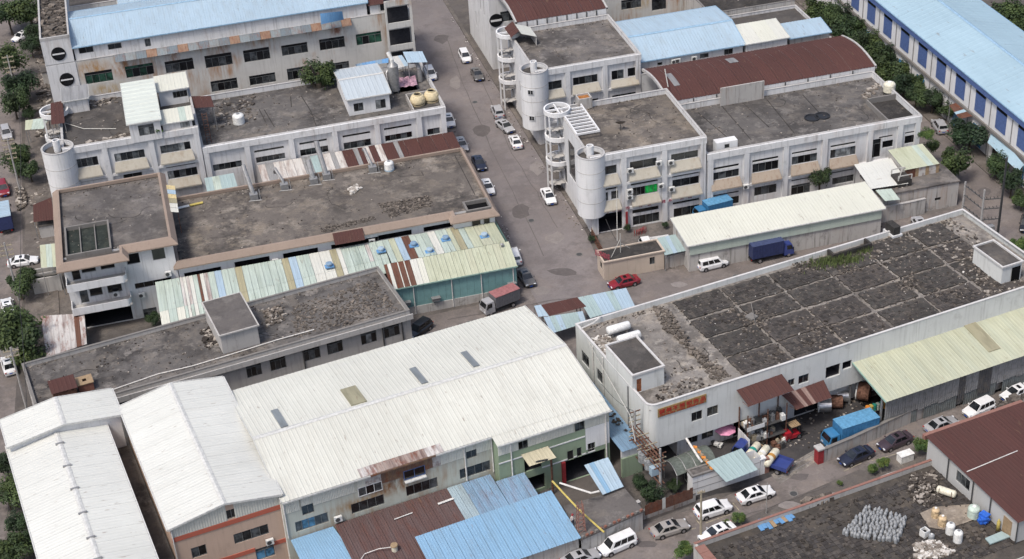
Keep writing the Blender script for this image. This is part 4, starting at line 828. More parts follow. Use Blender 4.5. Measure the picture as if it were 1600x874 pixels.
m = MB(); m.add([(44.6, 189.22, 1.3), (44.6, 200.6, 1.3), (44.6, 200.6, 6.0), (44.6, 193.35, 6.4), (44.6, 189.22, 4.9)], [(0, 1, 2, 3, 4)]); m.add([(-5.1, 188.2, 0), (-5.1, 200.6, 0), (-5.1, 200.6, 6.0), (-5.1, 188.2, 5.3)], [(0, 1, 2, 3)]); m.build('end_wall', MATS['wall_teal'], tg)
for k, x in enumerate((29.6, 35.1, 39.4, 44.1)): m = MB(); m.tube([(x, 189.05, .1), (x, 189.05, 4.8)], .07, 6); m.build('downpipe', MATS['pipe_white'], tg)
for x, y in ((1015, 535), (1515, 440), (820, 565)):
    u, z = Fr(0, 189.0).front(x, y, 'I'); m = MB(); m.box(u-.55, 188.7, z-.3, u+.55, 189.18, z+.25); m.box(u-.65, 188.5, z+.26, u+.65, 189.18, z+.34); m.build('vent_hood', MATS['grey_metal'], tg)
for k, (x, y) in enumerate(((655, 225), (870, 190), (975, 230), (1080, 150), (1335, 130), (315, 325))):
    p = P(x, y, 6.3, 'I'); r = T('roof_fan', 'small blue roof fan on ' + ('a mint panel beside the brown awning', 'a mint panel right of the rusty strip', 'the ridge of the lime roof slope', 'the mint panels left of the ochre strip', 'the lime panels at the right end', 'the wide white panels near the grey roof')[k], 'roof fan', p.x, p.y, p.z, 0, 'blue fans on the patched roof')
    m = MB(); m.rbox(0, 0, .12, 1.3, .9, .14); m.build('base_plate', MATS['sheet_blue_vivid'], r)
    m = MB(); m.lathe([(.38, .18), (.42, .5), (.5, .55), (.44, .68), (.2, .72), (.001, .73)], 0, 0, 14); m.build('cowl', MATS['sheet_blue_old' if k % 2 else 'sheet_blue_pale'], r)
p = P(1450, 188, 6.4, 'I'); r = T('vent_pipe', 'small grey vent pipe on the right end of the lime roof', 'vent', p.x, p.y, 5.9); m = MB(); m.cyl(0, 0, 0, .8, .15, 10); m.build('pipe', MATS['grey_metal'], r); m = MB(); m.lathe([(.3, .8), (.001, 1.0)], 0, 0, 10); m.build('cap', MATS['grey_metal'], r)
# ======== second row
fd = Fr(-15.6, 231.6)
td = TF('workshop_block', 'white three storey block with round tower at the left lane, rooftop huts of pale sheets', 'building', fd)
wd = fd.fo('f', [(465, 198, 615, 230, 4), (707, 163, 903, 182, 5, 'curtain'), (992, 114, 1187, 132, 5, 'curtain'), (1038, 272, 1230, 290, 5, 'curtain'), (762, 285, 885, 298, 2, 'black')])
sdt = fd.fo('f', [(1030, 244, 1212, 218, 1, 'black'), (495, 332, 640, 312, 1, 'black')]); sdt = [(a, min(b, d)-.1, c, max(b, d)+.1)+tuple(e) for a, b, c, d, *e in sdt]
shell(td, 20.8, 17.4, 14.0, front=wd+sdt, rm='roof_dark')
dress(td, 20.8, 14.0, wd[:4], [.45, (wd[0][2]+wd[1][0])/2, (wd[1][2]+wd[2][0])/2, 20.3], [3.9, 8.2])
tower(td, -.7, .5, 2.45, 2.5, 14.1); ringstair(td, -.8, 13.5, 2.3, [14.2, 9.8, 5.6], 14.2)
fe = Fr(5.25, 231.8)
te = TF('workshop_block', 'white two storey workshop whose cracked grey roof carries the cooling towers and sheet hut', 'building', fe)
we = fe.fo('f', [(1320, 231, 1505, 240, 5)])+fe.fo('g', [(68, 162, 230, 166, 5), (308, 121, 465, 130, 5), (545, 83, 697, 95, 4), (770, 44, 920, 51, 5), (1000, 8, 1070, 30, 2)])
se = fe.fo('g', [(60, 135, 220, 100, 1, 'black'), (305, 90, 455, 62, 1, 'black'), (540, 50, 690, 22, 1, 'black'), (765, 8, 915, -15, 1, 'black')]); se = [(a, min(b, d), c, max(b, d))+tuple(e) for a, b, c, d, *e in se]
se = [(a, (b+d)/2-.2, c, (b+d)/2+.2)+tuple(e) for a, b, c, d, *e in se if d < 9.6]
shell(te, 39.3, 18.6, 10.2, front=we+se, ph=.9, rm='roof_grey')
dress(te, 39.3, 10.2, [], [.45]+[(a[2]+b[0])/2 for a, b in zip(we[:-1], we[1:])]+[38.8], [], par=1.0, d=.45)
zr_ = 10.2-.9
CR = [((50, 680), (115, 790)), ((280, 595), (340, 690)), ((340, 690), (375, 785)), ((20, 680), (60, 760)), ((215, 600), (220, 665))]
on_roof(fe, te, 'roof_black', zr_, [(fe.top(*a, zr_, 'b'), fe.top(*b, zr_, 'b')) for a, b in CR], .16, 'crack', .012)
# roof hut of sheets
def rectpx(view, FL, FRt, BL, z):
    a, b, c = P(*FL, z, view), P(*FRt, z, view), P(*BL, z, view); return (a.x, b.x, (a.y+b.y)/2, c.y)
x0, x1, y0, y1 = rectpx('F', (275, 580), (740, 505), (145, 270), 12.4)
q = fop('F', y0+.3, [(350, 622, 460, 688, 2), (580, 585, 695, 660, 2, 'curtain')]); q = [(a, max(b, 9.6), c, min(d, 12.1), n, *e) for a, b, c, d, n, *e in q]
shed('roof_hut', 'white hut with pale blue gabled sheet roof on the cracked grey roof', 'hut', g0, x0+.25, x1-.2, y0+.3, y1-.2, zr_, 12.4, 13.0, 10, ['sheet_pale_blue2'], yr=(y0*.45+y1*.55), wins=q, ze2=12.3, wm='wall_clean')
p = P(790, 500, zr_, 'F'); r = T('silo', 'tall grey cylindrical scrubber tower beside the white roof hut', 'tower', p.x, p.y, zr_)
m = MB(); m.lathe([(.001, .5), (.9, .5), (.9, 4.9), (.3, 5.5), (.001, 5.5)], 0, 0, 24); m.build('vessel', MATS['grey_metal'], r); m = MB(); m.tube([(0, 0, 5.4), (0, 0, 5.9), (-.5, .6, 7.1)], .33, 12); m.build('outlet_pipe', MATS['white_metal'], r)
m = MB()
for a in range(4): m.box(.65*cos(a*pi/2+.7)-.07, .65*sin(a*pi/2+.7)-.07, 0, .65*cos(a*pi/2+.7)+.07, .65*sin(a*pi/2+.7)+.07, .55)
m.build('leg_frame', MATS['grey_metal'], r); m = MB()
m.tube([(-.9, 0, 4.2), (-1.2, -.2, 3.8), (-1.1, -.3, 1.0)], .12, 6); m.build('side_pipe', MATS['pipe_white'], r)
for k, (x, y) in enumerate(((1028, 600), (1172, 562))):
    p = P(x, y, zr_+.5, 'F'); r = T('cooling_tower', ('left' if k == 0 else 'right')+' one of two squat cream yellow cooling towers at the road end of the roof', 'cooling tower', p.x, p.y, zr_, 0, 'cooling towers')
    m = MB(); m.lathe([(1.24, .5), (1.28, .8), (1.2, 1.25), (.98, 1.62), (.64, 1.74), (.64, 1.98), (.58, 1.98), (.56, 1.8)], 0, 0, 28); m.build('body', MATS['tank_cream2'], r)
    m = MB(); m.cyl(0, 0, 1.74, 1.8, .57, 16); m.build('fan_opening', MATS['void'], r); m = MB(); m.lathe([(1.1, .3), (1.1, .52), (1.24, .52)], 0, 0, 24); m.build('louvre_band', MATS['void'], r); m = MB(); m.lathe([(.6, 0), (1.15, .05), (1.22, .3), (1.1, .3)], 0, 0, 24); m.build('basin', MATS['tank_cream2'], r)
p0 = P(900, 500, zr_+1, 'F'); p1 = P(1305, 640, zr_+1, 'F')
r = T('pen_wall', 'low weathered wall pen around the two cooling towers', 'wall', 0, 0); m = MB(); ya = 232.2
m.box(p0.x-.2, ya, zr_, p0.x, ya+6.2, zr_+1.0); m.box(p0.x, ya+6.0, zr_, 44.2, ya+6.2, zr_+1.0); m.build('wall_block', MATS['wall_old'], r)
lean('pale blue flat canopy above the big duct at the road end of the roof', [(920, 190), (1130, 185), (870, 75), (1075, 70)], 13.2, 13.8, ['sheet_blue_pale'], 4, 'F')
lean('small blue white sheet canopy beside the scrubber tower', [(800, 252), (935, 218), (735, 130), (860, 110)], 12.2, 12.8, ['sheet_blue_pale', 'sheet_white_b'], 3, 'F')
lean('bright blue sheet strip behind the white roof hut', [(380, 230), (720, 190), (370, 205), (720, 140)], 11.0, 11.4, ['sheet_blue_vivid', 'sheet_blue_old'], 5, 'F')
p = P(1055, 390, zr_, 'F'); r = T('exhaust_duct', 'thick grey bent duct under the pale blue flat canopy', 'duct', p.x, p.y, zr_); m = MB(); m.tube([(0, 0, .1), (0, .2, 2.4), (-.2, 1.0, 3.2), (-1.0, 1.6, 3.2)], .38, 12); m.build('pipe', MATS['grey_metal'], r)
q = [P(x, y, zr_+.9, 'F') for x, y in ((845, 450), (1025, 425), (820, 350), (1000, 325))]; o = Vector((*q[0].xy, 0)); r = T('tarpaulin', 'faded pink tarpaulin over equipment beside the cooling towers', 'tarpaulin', o.x, o.y)
m = MB(); vs = []; K = 8
for i in range(K+1):
    for j in range(K+1):
        v = q[0].lerp(q[1], i/K).lerp(q[2].lerp(q[3], i/K), j/K)-o; vs.append((v.x, v.y, v.z+.12*sin(i*1.9+j*.7)))
m.add(vs, [(i*(K+1)+j, (i+1)*(K+1)+j, (i+1)*(K+1)+j+1, i*(K+1)+j+1) for i in range(K) for j in range(K)]); m.add([(0, 0, zr_), (q[1].x-o.x, 0, zr_), (q[1].x-o.x, q[2].y-o.y, zr_), (0, q[2].y-o.y, zr_)], [(0, 1, 2, 3)]); m.build('cloth', MATS['tarp_pink'], r)
# huts on the taller block
x0, x1, y0, y1 = rectpx('G', (115, 628), (470, 545), (40, 230), 17.0); zt = 14.0-.8
shed('roof_hut', 'white hut under a large pale ribbed lean-to roof on the tower block', 'hut', g0, x0+.3, x1-.2, y0+.3, y1, zt, 16.6, 17.3, 0, ['sheet_cream'], wm='wall_clean', wins=[(x0+1.6, 14.2, x0+4.0, 16.0, 3, 'curtain')])
rr = [o for o in bpy.data.objects if o.get('label', '').startswith('white hut under a large pale ribbed')][0]
panels(rr, (x0, y0, 16.62), (x0, y1+.1, 17.3), (x1+.1, y0, 16.62), (x1+.1, y1+.1, 17.3), 11, ['sheet_pale_x'], pitch=1.0, amp=.1)
x0b, x1b, y0b, y1b = rectpx('G', (420, 275), (765, 235), (405, 150), 16.2)
shed('roof_hut', 'small white hut with a pale sheet roof behind the large ribbed one', 'hut', g0, x0b+.4, x1b-.2, y0b+.2, y1b, zt, 16.0, 16.5, 5, ['sheet_cream'], wm='wall_clean', wins=[(x0b+2.6, 14.3, x0b+4.9, 15.4, 4, 'dark')])
x0c, x1c, y0c, y1c = rectpx('G', (483, 614), (800, 570), (480, 522), 15.6)
shed('roof_hut', 'low lean-to with lime sheet roof at the front edge of the tower block', 'hut', g0, x0c+.1, x1c, y0c+.2, y1c+.6, zt, 15.4, 15.9, 5, ['sheet_mint', 'sheet_cream'], wm='wall_white', wins=[(x0c+2.8, 13.8, x1c-.4, 15.0, 3, 'curtain')])
lean('dark brown sheet canopy over the roof ladder', [(800, 468), (1040, 452), (785, 340), (1005, 338)], 13.4, 14.0, ['sheet_brown'], 4, 'G')
p = P(990, 830, 9.3, 'G'); r = T('ladder', 'rusty roof ladder leaning below the dark brown canopy', 'ladder', p.x, p.y-.2, 9.3)
for s in (-.35, .35): m = MB(); m.tube([(s, 0, 0), (s, 2.2, 4.4)], .05, 4); m.build('rail', MATS['rusty_metal'], r)
for k in range(11): m = MB(); m.tube([(-.35, .2+k*.19, .4+k*.38), (.35, .2+k*.19, .4+k*.38)], .04, 4); m.build('rung', MATS['rusty_metal'], r)
x0, x1, y0, y1 = rectpx('a', (395, 625), (540, 605), (385, 575), 15.6)
shed('roof_hut', 'small plain concrete box hut on the back of the tower block roof', 'hut', g0, x0, x1, y0, y1+1.5, zt, 15.6, 15.7, 3, ['sheet_grey'], wm='wall_white')
lean('dark brown square sheet canopy at the lane side of the tower block roof', [(318, 775), (403, 765), (313, 642), (388, 626)], 14.9, 15.2, ['sheet_brown', 'sheet_brown_b'], 3, 'a')
rubble('roof_litter', 'broken boards and rubbish along the back of the tower block roof', 'rubbish', g0, [P(x, y, zt, 'a').xy for x, y in ((450, 690), (740, 640), (730, 580), (560, 600))], 110, zt, .15, .6, ['frag1', 'frag2', 'frag4'], seed=11)
rubble('roof_litter', 'dark junk along the front parapet of the tower block roof', 'rubbish', g0, [P(x, y, zt, 'f').xy for x, y in ((440, 110), (820, 60), (810, 30), (560, 90))], 130, zt, .15, .6, ['frag0', 'frag1', 'frag4'], seed=12)
rubble('roof_litter', 'scattered rubbish around the foot of the roof ladder', 'rubbish', g0, [P(x, y, 9.3, 'a').xy for x, y in ((1340, 640), (1580, 600), (1589, 760), (1330, 800))], 120, 9.3, .12, .5, ['frag1', 'frag2', 'frag4', 'frag0'], seed=13)
# ======== back row, rust stained
ff_ = Fr(-17.3, 263.2)
tf = TF('workshop_block', 'rust streaked white factory with rows of dark windows under a pale blue roof', 'building', ff_)
wf = ff_.fo('a', [(522, 456, 707, 500, 4, 'green'), (773, 416, 960, 460, 4, 'green'), (1020, 386, 1208, 430, 4), (1267, 350, 1447, 400, 4), (1507, 316, 1680, 365, 4), (1305, 508, 1480, 548, 4), (1545, 475, 1715, 508, 4)])+ff_.fo('b', [(155, 286, 325, 325, 4), (390, 248, 555, 292, 4), (618, 216, 782, 260, 4, 'green'), (190, 430, 330, 480, 4), (410, 405, 580, 412, 4)])
wf = [(a, min(b, d-1.7), c, d)+tuple(e) for a, b, c, d, *e in wf]
shell(tf, 63.0, 17, 14.4, front=wf, wm='wall_rusty', ph=.3, rm='roof_dark')
m = MB(); m.box(.0, -.12, 0, 4.9, -.004, 14.3); m.box(.02, -.1, 14.5, 4.85, 34, 18.9); m.build('stair_block', MATS['wall_white'], tf)
m = MB(); m.quad((.3, .2, 18.92), (4.6, .2, 18.92), (4.6, 33.7, 18.92), (.3, 33.7, 18.92)); m.build('roof', MATS['roof_dark'], tf)
m = MB(); m.box(-.02, -.14, 18.9, 4.9, .2, 19.4); m.box(-.02, .2, 18.9, .28, 34, 19.4); m.box(4.62, .2, 18.9, 4.9, 34, 19.4); m.build('coping', MATS['coping'], tf)
rubble('loose_tiles', 'lumpy dark tiles covering the tall stair block roof at the top left', 'debris', ff_, [(.4, .4), (4.5, .4), (4.5, 30), (.4, 30)], 420, 18.93, .3, .8, ['frag1', 'frag2', 'frag0'], seed=21)
for x, y in ((363, 335), (415, 494)):
    u, z = ff_.front(x, y, 'a', -.12); m = MB(); m.lathe([(.001, 0), (1.0, 0), (1.0, -.05), (1.2, -.05), (1.2, .05), (.001, .05)], 0, 0, 24); q = m.build('round_window', MATS['pane_black'], tf); q.rotation_euler = (radians(90), 0, 0); q.location = (u, -.16, z)
    m = MB(); m.box(u-1.0, -.25, z-.12, u+1.0, -.19, z+.12); m.build('window_bar', MATS['wall_clean'], tf)
# upper storey set on the roof with blue roof
us = [(x0_, max(15.0, z0_), x1_, min(16.7, z1_), 2) for x0_, z0_, x1_, z1_ in [o[:4] for o in fop('a', 263.4, [(485, 298, 583, 322), (667, 278, 757, 298), (895, 245, 940, 290)])]]
shed('roof_storey', 'long white rooftop storey with a pale blue ribbed sheet roof at the top left', 'shed', g0, -12.2, 38.2, 263.4, 278.5, 14.1, 17.0, 19.0, 60, ['sheet_blue_pale'], yr=271, ze2=17.2, wins=us, over=.25, fas='fascia_blue')
shed('roof_storey', 'small brown roofed room at the right end of the rooftop storey', 'shed', g0, 38.8, 43.2, 263.5, 270, 14.1, 16.4, 17.4, 4, ['sheet_brown', 'sheet_brown_b'], wins=[(40.6, 14.8, 42.3, 16.2, 2)], fas='fascia_brown')
r = T('gutter_awning', 'sloping strip of blue and rusty sheets along the top of the rust streaked wall', 'awning', 0, 0)
x = -5.8; k = 0
while x < 34:
    panels(r, (x, 262.0, 13.6), (x+1.75, 262.0, 13.6), (x, 263.15, 14.55), (x+1.75, 263.15, 14.55), 1, ['gutter_a', 'gutter_b', 'gutter_a', 'sheet_rusting2', 'gutter_b', 'gutter_a', 'sheet_rusting2', 'gutter_b'][k % 8], pitch=.4); x += 1.78; k += 1
lean('small bright blue sheet canopy hanging from the rooftop storey', [(405, 152), (545, 122), (398, 85), (535, 70)], 15.2, 17.0, ['sheet_blue_vivid'], 3, 'b', posts=False)
# stair column at the right end
r = T('stair_column', 'open concrete stair column with dark landings at the road end of the rusty factory', 'stairwell', 40.9, 260.6)
m = MB(); m.box(0, 0, 0, .35, .35, 17.5); m.build('column', MATS['wall_rusty'], r); m = MB(); m.box(4.4, 0, 0, 4.8, .35, 17.5); m.build('column', MATS['wall_rusty'], r)
for k in range(4):
    z = 3.9+k*4.2; m = MB(); m.box(.35, .03, z, 4.4, .2, z+1.1); m.build('landing_wall', MATS['wall_rusty'], r); m = MB(); m.box(.35, .2, z-.25, 4.4, 2.4, z); m.build('landing', MATS['wall_grey'], r)
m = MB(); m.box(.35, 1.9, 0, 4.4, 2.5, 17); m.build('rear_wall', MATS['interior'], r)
# far left back roofs beyond the blue one
shed('roof_storey', 'second pale blue roof strip at the top edge behind the first', 'shed', g0, -3.5, 38, 279.2, 292, 12, 17.0, 18.6, 42, ['sheet_blue_pale'], yr=286, ze2=17)
fz_ = Fr(-17.3, 297)
tz = TF('workshop_block', 'farthest white block at the very top left edge', 'building', fz_); shell(tz, 63, 16, 11, rm='roof_dark')

roofwear(ta, .5, .5, 14.8, 19.6, 11.66, 11, 140); roofwear(tc_, .5, .5, 39, 18.6, 7.66, 12, 320); roofwear(td, .4, .4, 20.3, 17, 13.21, 13, 260); roofwear(te, .4, .4, 38.9, 18.2, 9.31, 14, 420)
# ================= south side, turned 8.7 degrees against the rows
TS = radians(8.7)
# ---- long grey block
s1 = Fr(-21.7, 172.3, TS)
b1 = TF('concrete_block', 'long weathered grey concrete block with a roof box and small grid windows', 'building', s1)
W1, D1, H1 = 49.6, 12.6, 7.0
w1 = s1.fo('k', [(307, 716, 403, 754, 3), (443, 682, 540, 708, 3), (632, 622, 735, 652, 3), (767, 585, 863, 612, 3), (960, 532, 1055, 560, 3, 'curtain'), (1090, 490, 1185, 522, 3, 'curtain')])
zl, zh = 3.6, 5.6; w1 = [(a, zl, c, zh, n, *e) for a, b, c, d, n, *e in w1]
w1 += [(2+3.7*k, zl, 4+3.7*k, zh, 3) for k in range(int((w1[0][0]-3)/3.7))]
w1 += [(o[0], .9, o[2], 2.4, 2) for o in w1[:3]]
shell(b1, W1, D1, H1, ph=.55, front=w1, wm='wall_grey', rm='roof_grey', cope='coping_dark', left=[(3, 3.6, 5, 5.5, 2), (8, 3.6, 10, 5.5, 2)])
m = MB(); m.box(-.3, -.75, H1-1.0, W1+.2, -.003, H1-.75); m.box(-.3, -.75, H1-.75, W1+.2, -.6, H1-.2); m.build('cornice', MATS['wall_grey'], b1)
for u in (s1.front(628, 600, 'k')[0], s1.front(1082, 480, 'k')[0], s1.front(1192, 450, 'k')[0]): m = MB(); m.tube([(u, -.12, 0), (u, -.12, H1-1.05)], .09, 6); m.build('downpipe', MATS['dark_metal'], b1)
q = [s1.top(x, y, 9.5, 'k') for x, y in ((60, 345), (265, 290), (375, 465), (165, 525))]
x0, x1, y0, y1 = (q[0][0]+q[3][0])/2, (q[1][0]+q[2][0])/2, (q[2][1]+q[3][1])/2, (q[0][1]+q[1][1])/2
m = MB(); m.box(x0, y0, H1-.5, x1, y1, 9.4); m.box(x0-.25, y0-.25, 9.4, x1+.25, y1+.25, 9.6); m.build('stair_box', MATS['wall_grey'], b1); m = MB(); m.box(x0-.05, y0-.05, 9.6, x1+.05, y1+.05, 9.63); m.build('stair_box_roof', MATS['roof_conc'], b1)
zr_ = H1-.55
rubble('loose_tiles', 'rows of small broken tiles on the right part of the grey roof', 'debris', s1, [(34, 1.8), (48.5, 1.6), (48.2, 10.5), (36, 9.5)], 900, zr_, .12, .34, ['frag0', 'frag1', 'frag2', 'frag1'], seed=31, flat=.4)
rubble('brick_stack', 'stacks of pale bricks near the roof box on the grey roof', 'bricks', s1, [s1.top(x, y, zr_, 'k') for x, y in ((400, 385), (500, 365), (540, 440), (430, 475))], 130, zr_, .2, .45, ['frag2', 'frag4', 'frag1'], seed=32, flat=.8, pile=.3)
rubble('roof_litter', 'small dark rubbish left of the roof box on the grey roof', 'rubbish', s1, [s1.top(x, y, zr_, 'k') for x, y in ((50, 500), (120, 470), (170, 560), (90, 620))], 80, zr_, .15, .5, ['frag0', 'frag3', 'frag4'], seed=33)
rubble('roof_crumbs', 'fine dark crumbs scattered over the whole grey roof', 'debris', s1, [(.5, .5), (49, .5), (49, 12), (.5, 12)], 350, zr_, .06, .22, ['frag0', 'frag3', 'frag2'], seed=34)
pp = [P(x, y, zr_+.12, v) for v, x, y in (('j', 640, 835), ('j', 900, 745), ('k', 0, 700), ('k', 200, 640), ('k', 480, 552), ('k', 695, 492))]
r = T('water_pipe', 'long thin pale pipe running along the grey roof', 'pipe', 0, 0); m = MB(); m.tube(pp, .08, 5); m.build('pipe', MATS['pipe_white'], r)
q = [P(x, y, 8.6, 'j') for x, y in ((265, 775), (360, 745), (405, 815), (300, 850))]
x0, y0 = s1.L(q[3])[:2]; r = T('roof_hut', 'dark brown sheet box at the left end of the grey roof', 'hut', *s1.W(x0, y0).xy, 0, TS); m = MB(); m.box(0, 0, zr_, 2.9, 2.6, 8.4); m.build('wall', MATS['rusty_metal'], r); panels(r, (-.2, -.2, 8.45), (3.1, -.2, 8.45), (-.2, 2.8, 8.6), (3.1, 2.8, 8.6), 3, 'sheet_brown')
x0, y0 = s1.L(P(445, 815, 7.6, 'j'))[:2]; r = T('brick_hut', 'small pale brick hut with a hole in its roof on the grey roof', 'hut', *s1.W(x0, y0).xy, 0, TS); m = MB(); m.box(0, 0, zr_, 1.9, .2, 7.6); m.box(0, .2, zr_, .2, 1.8, 7.6); m.box(1.7, .2, zr_, 1.9, 1.8, 7.6); m.box(.2, 1.6, zr_, 1.7, 1.8, 7.6); m.build('wall', MATS['brick_red'], r); m = MB(); m.box(-.1, -.1, 7.605, .7, 1.9, 7.7); m.box(1.2, -.1, 7.605, 2.0, 1.9, 7.7); m.box(.7, -.1, 7.605, 1.2, .6, 7.7); m.box(.7, 1.2, 7.605, 1.2, 1.9, 7.7); m.build('roof', MATS['wood'], r)
roofwear(b1, .4, .4, 49, 12.2, 6.46, 21, 380)
# ---- leftmost white roof halls
s2 = Fr(-19.7, 130.2, TS)
b2 = TF('white_hall', 'leftmost narrow white gabled hall running off the bottom edge', 'hall', s2)
def hall(root, W, D, ze, zr, wm, n, mats, front=(), rev=False):
    m = MB(); wallgrid(m, FRONT(), 0, W, 0, ze-.1, front, .2); m.quad((0, 0, 0), (0, D, 0), (0, D, ze-.1), (0, 0, ze-.1)); m.quad((W, 0, 0), (W, D, 0), (W, D, ze-.1), (W, 0, ze-.1)); m.quad((0, D, 0), (W, D, 0), (W, D, ze-.1), (0, D, ze-.1))
    for y in (0, D): m.add([(0, y, ze-.1), (W, y, ze-.1), (W/2, y, zr-.1)], [(0, 1, 2)])
    m.build('wall', MATS[wm], root)
    for o in front: window(root, FRONT(), *o[:4], o[4] if len(o) > 4 else 2, o[5] if len(o) > 5 else 'dark', .2)
    gable(root, D+.6, -.25, W+.25, ze, zr, n, mats, yr=W/2, x0=-.3, axis='y', pitch=.5)
hall(b2, 11.3, 34.4, 9.0, 10.0, 'wall_grey', 34, ['sheet_white_x'])
for k in range(6):
    u, v = s2.top((297, 335, 375, 413, 453, 490)[k], (297, 408, 520, 642, 765, 870)[k], 10.05, 'o')
    m = MB(); m.box(5.65-.5, v-.12, 9.98, 5.65+.5, v+.12, 10.14); m.build('ridge_clamp', MATS['grey_metal'], b2)
s2b = Fr(-24.6, 163.0, TS)
b2b = TF('white_hall', 'short white gabled roof block across the top of the leftmost hall', 'hall', s2b); hall(b2b, 13.2, 5.4, 10.0, 11.0, 'wall_clean', 7, ['sheet_white_x'])
r = T('low_annex', 'low dark flat roofed strip between the two long white halls', 'building', *s2.W(11.5, 6).xy, 0, TS); m = MB(); m.box(0, 0, 0, 2.2, 27, 5.2); m.build('wall', MATS['wall_grey'], r); m = MB(); m.box(0, 0, 5.2, 2.2, 27, 5.25); m.build('roof', MATS['roof_dark'], r)
# ---- second white hall with tan front
s3 = Fr(-7.5, 141.8, TS)
b3 = TF('white_hall', 'white gabled hall with a tan end wall and two red stripes', 'hall', s3)
w3 = s3.fo('o', [(1118, 630, 1187, 660, 2), (950, 822, 1035, 848, 2)]); a_ = s3.front(1162, 752, 'o'); b_ = s3.front(72, 735, 'p'); w3.append((a_[0], b_[1], b_[0], a_[1], 4)); c_ = s3.front(0, 850, 'p'); d_ = s3.front(110, 880, 'p'); w3.append((c_[0], 1.5, d_[0], 3.2, 2, 'blue'))
wt = [o for o in w3 if o[1] > 7.5]
hall(b3, 12.6, 24.8, 10.0, 11.2, 'wall_tan', 25, ['sheet_white_x', 'sheet_white_x', 'sheet_white_b2'], front=w3)
def strip(root, fn, a0, z0, a1, z1, mat, name, d=-.05, ops=()):
    m = MB(); A = [a0]+sorted(sum([[o[0], o[2]] for o in ops if o[1] < z1 and o[3] > z0], []))+[a1]
    for p, q in zip(A[::2], A[1::2]): fbox(m, fn, p, d, z0, q, -.004, z1)
    m.build(name, MATS[mat], root)
zs = s3.front(870, 785, 'o')[1]
m = MB(); k = 0
x = .02
zc = zs+.55
while x < 12.5:
    x2 = min(x+.9, 12.58); zt = lambda u: 9.85+1.15*min(u, 12.6-u)/6.3
    if not any(o[0]-.05 < (x+x2)/2 < o[2]+.05 and o[3] > zc for o in w3):
        m = MB(); vs = []
        for j in range(7):
            u = x+(x2-x)*j/6; d = -.06 if j % 2 else -.02; vs += [(u, d, zc), (u, d, zt(u))]
        m.add(vs, [(2*j, 2*j+2, 2*j+3, 2*j+1) for j in range(6)]); m.build('wall_panel', MATS['sheet_white'], b3)
    x = x2+.01
strip(b3, FRONT(), -.02, zs-.1, 12.6, zs+.5, 'stripe_red', 'red_stripe', -.08, w3); zs2 = s3.front(1276, 825, 'o')[1]; strip(b3, FRONT(), -.02, zs2-.25, 12.6, zs2+.3, 'stripe_red', 'red_stripe', -.08, w3)
u, z = s3.front(75, 785, 'p', -.3); ac_unit(*s3.W(u, -.3).xy, z-.2, TS, 'air conditioner on the tan end wall with red stripes')
m = MB(); m.tube([(12.5, -.15, 0), (12.5, -.15, 9.6)], .08, 6); m.build('downpipe', MATS['pipe_white'], b3); m = MB(); m.tube([(.1, -.15, 0), (.1, -.15, 9.6)], .08, 6); m.build('downpipe', MATS['pipe_white'], b3)
# ---- large white roof
s4 = Fr(4.95, 143.1, TS)
b4 = TF('factory_hall', 'largest white ribbed roof hall with skylights, rust stained eaves and a mildewed front', 'hall', s4)
W4, D4, WA4 = 40.3, 22.6, 26.0
wu = s4.fo('p', [(243, 590, 315, 620, 2), (1128, 297, 1188, 320, 2)]); wl = s4.fo('p', [(220, 745, 402, 737, 5, 'blue'), (518, 642, 700, 635, 4), (812, 547, 985, 545, 4), (1098, 445, 1265, 438, 4)])
wm_ = s4.fo('p', [(545, 492, 680, 498, 3), (790, 402, 910, 412, 2)])
wl = [(a, 4.3, c, 5.75, n, *e) for a, b, c, d, n, *e in wl]
zsh = 7.2
m = MB(); wallgrid(m, FRONT(), 0, WA4, 0, 9.3, wu+wl+wm_, .2); m.quad((0, 0, 0), (0, D4, 0), (0, D4, 9.4), (0, 0, 9.4)); m.quad((0, D4, 0), (W4, D4, 0), (W4, D4, 9.4), (0, D4, 9.4))
m.build('wall', MATS['wall_green_dirty'], b4)
for o in wu+wl: window(b4, FRONT(), *o[:4], o[4], o[5] if len(o) > 5 else 'dark', .2)
window(b4, FRONT(-.15), *wm_[0][:4], 3, 'curtain', .2, MATS['frame_white']); window(b4, FRONT(-.15), *wm_[1][:4], 2, 'black', .2, MATS['frame_blue'])
m = MB(); m.box(wm_[1][0], -.5, wm_[1][1]-.25, wm_[1][2], -.02, wm_[1][1]-.1); m.build('sill', MATS['white_metal'], b4)
def ribwall(root, x0, x1, z0, z1, v, mat, ops=(), step=1.0, name='wall_panel'):
    x = x0
    while x < x1-.05:
        x2 = min(x+step, x1); cuts = [(z0, z1)]
        for o in ops:
            if o[0] < (x+x2)/2 < o[2] and o[3] > z0: cuts = [(z0, max(z0, o[1]))]+[(min(z1, o[3]), z1)]
        for a, b in cuts:
            if b-a < .1: continue
            m = MB(); vs = []; n = 10
            for j in range(n+1):
                u = x+(x2-.01-x)*j/n; d = v-(.07 if j % 2 else .03); vs += [(u, d, a), (u, d, b)]
            m.add(vs, [(2*j, 2*j+2, 2*j+3, 2*j+1) for j in range(n)]); m.build(name, MATS[mat(x) if callable(mat) else mat], root)
        x = x2
ops_ = [(o[0], o[1], o[2], o[3]) for o in wu+wm_]
xs_ = sorted({.02, WA4}|{o[0] for o in ops_}|{o[2] for o in ops_})
for a, b in zip(xs_[:-1], xs_[1:]): ribwall(b4, a, b, zsh+.15, 9.3, 0, lambda x: 'rust_wall' if 11.8 < x < 17.3 else ('sheet_rusting' if 9 < x < 19 else 'sheet_white'), ops_)
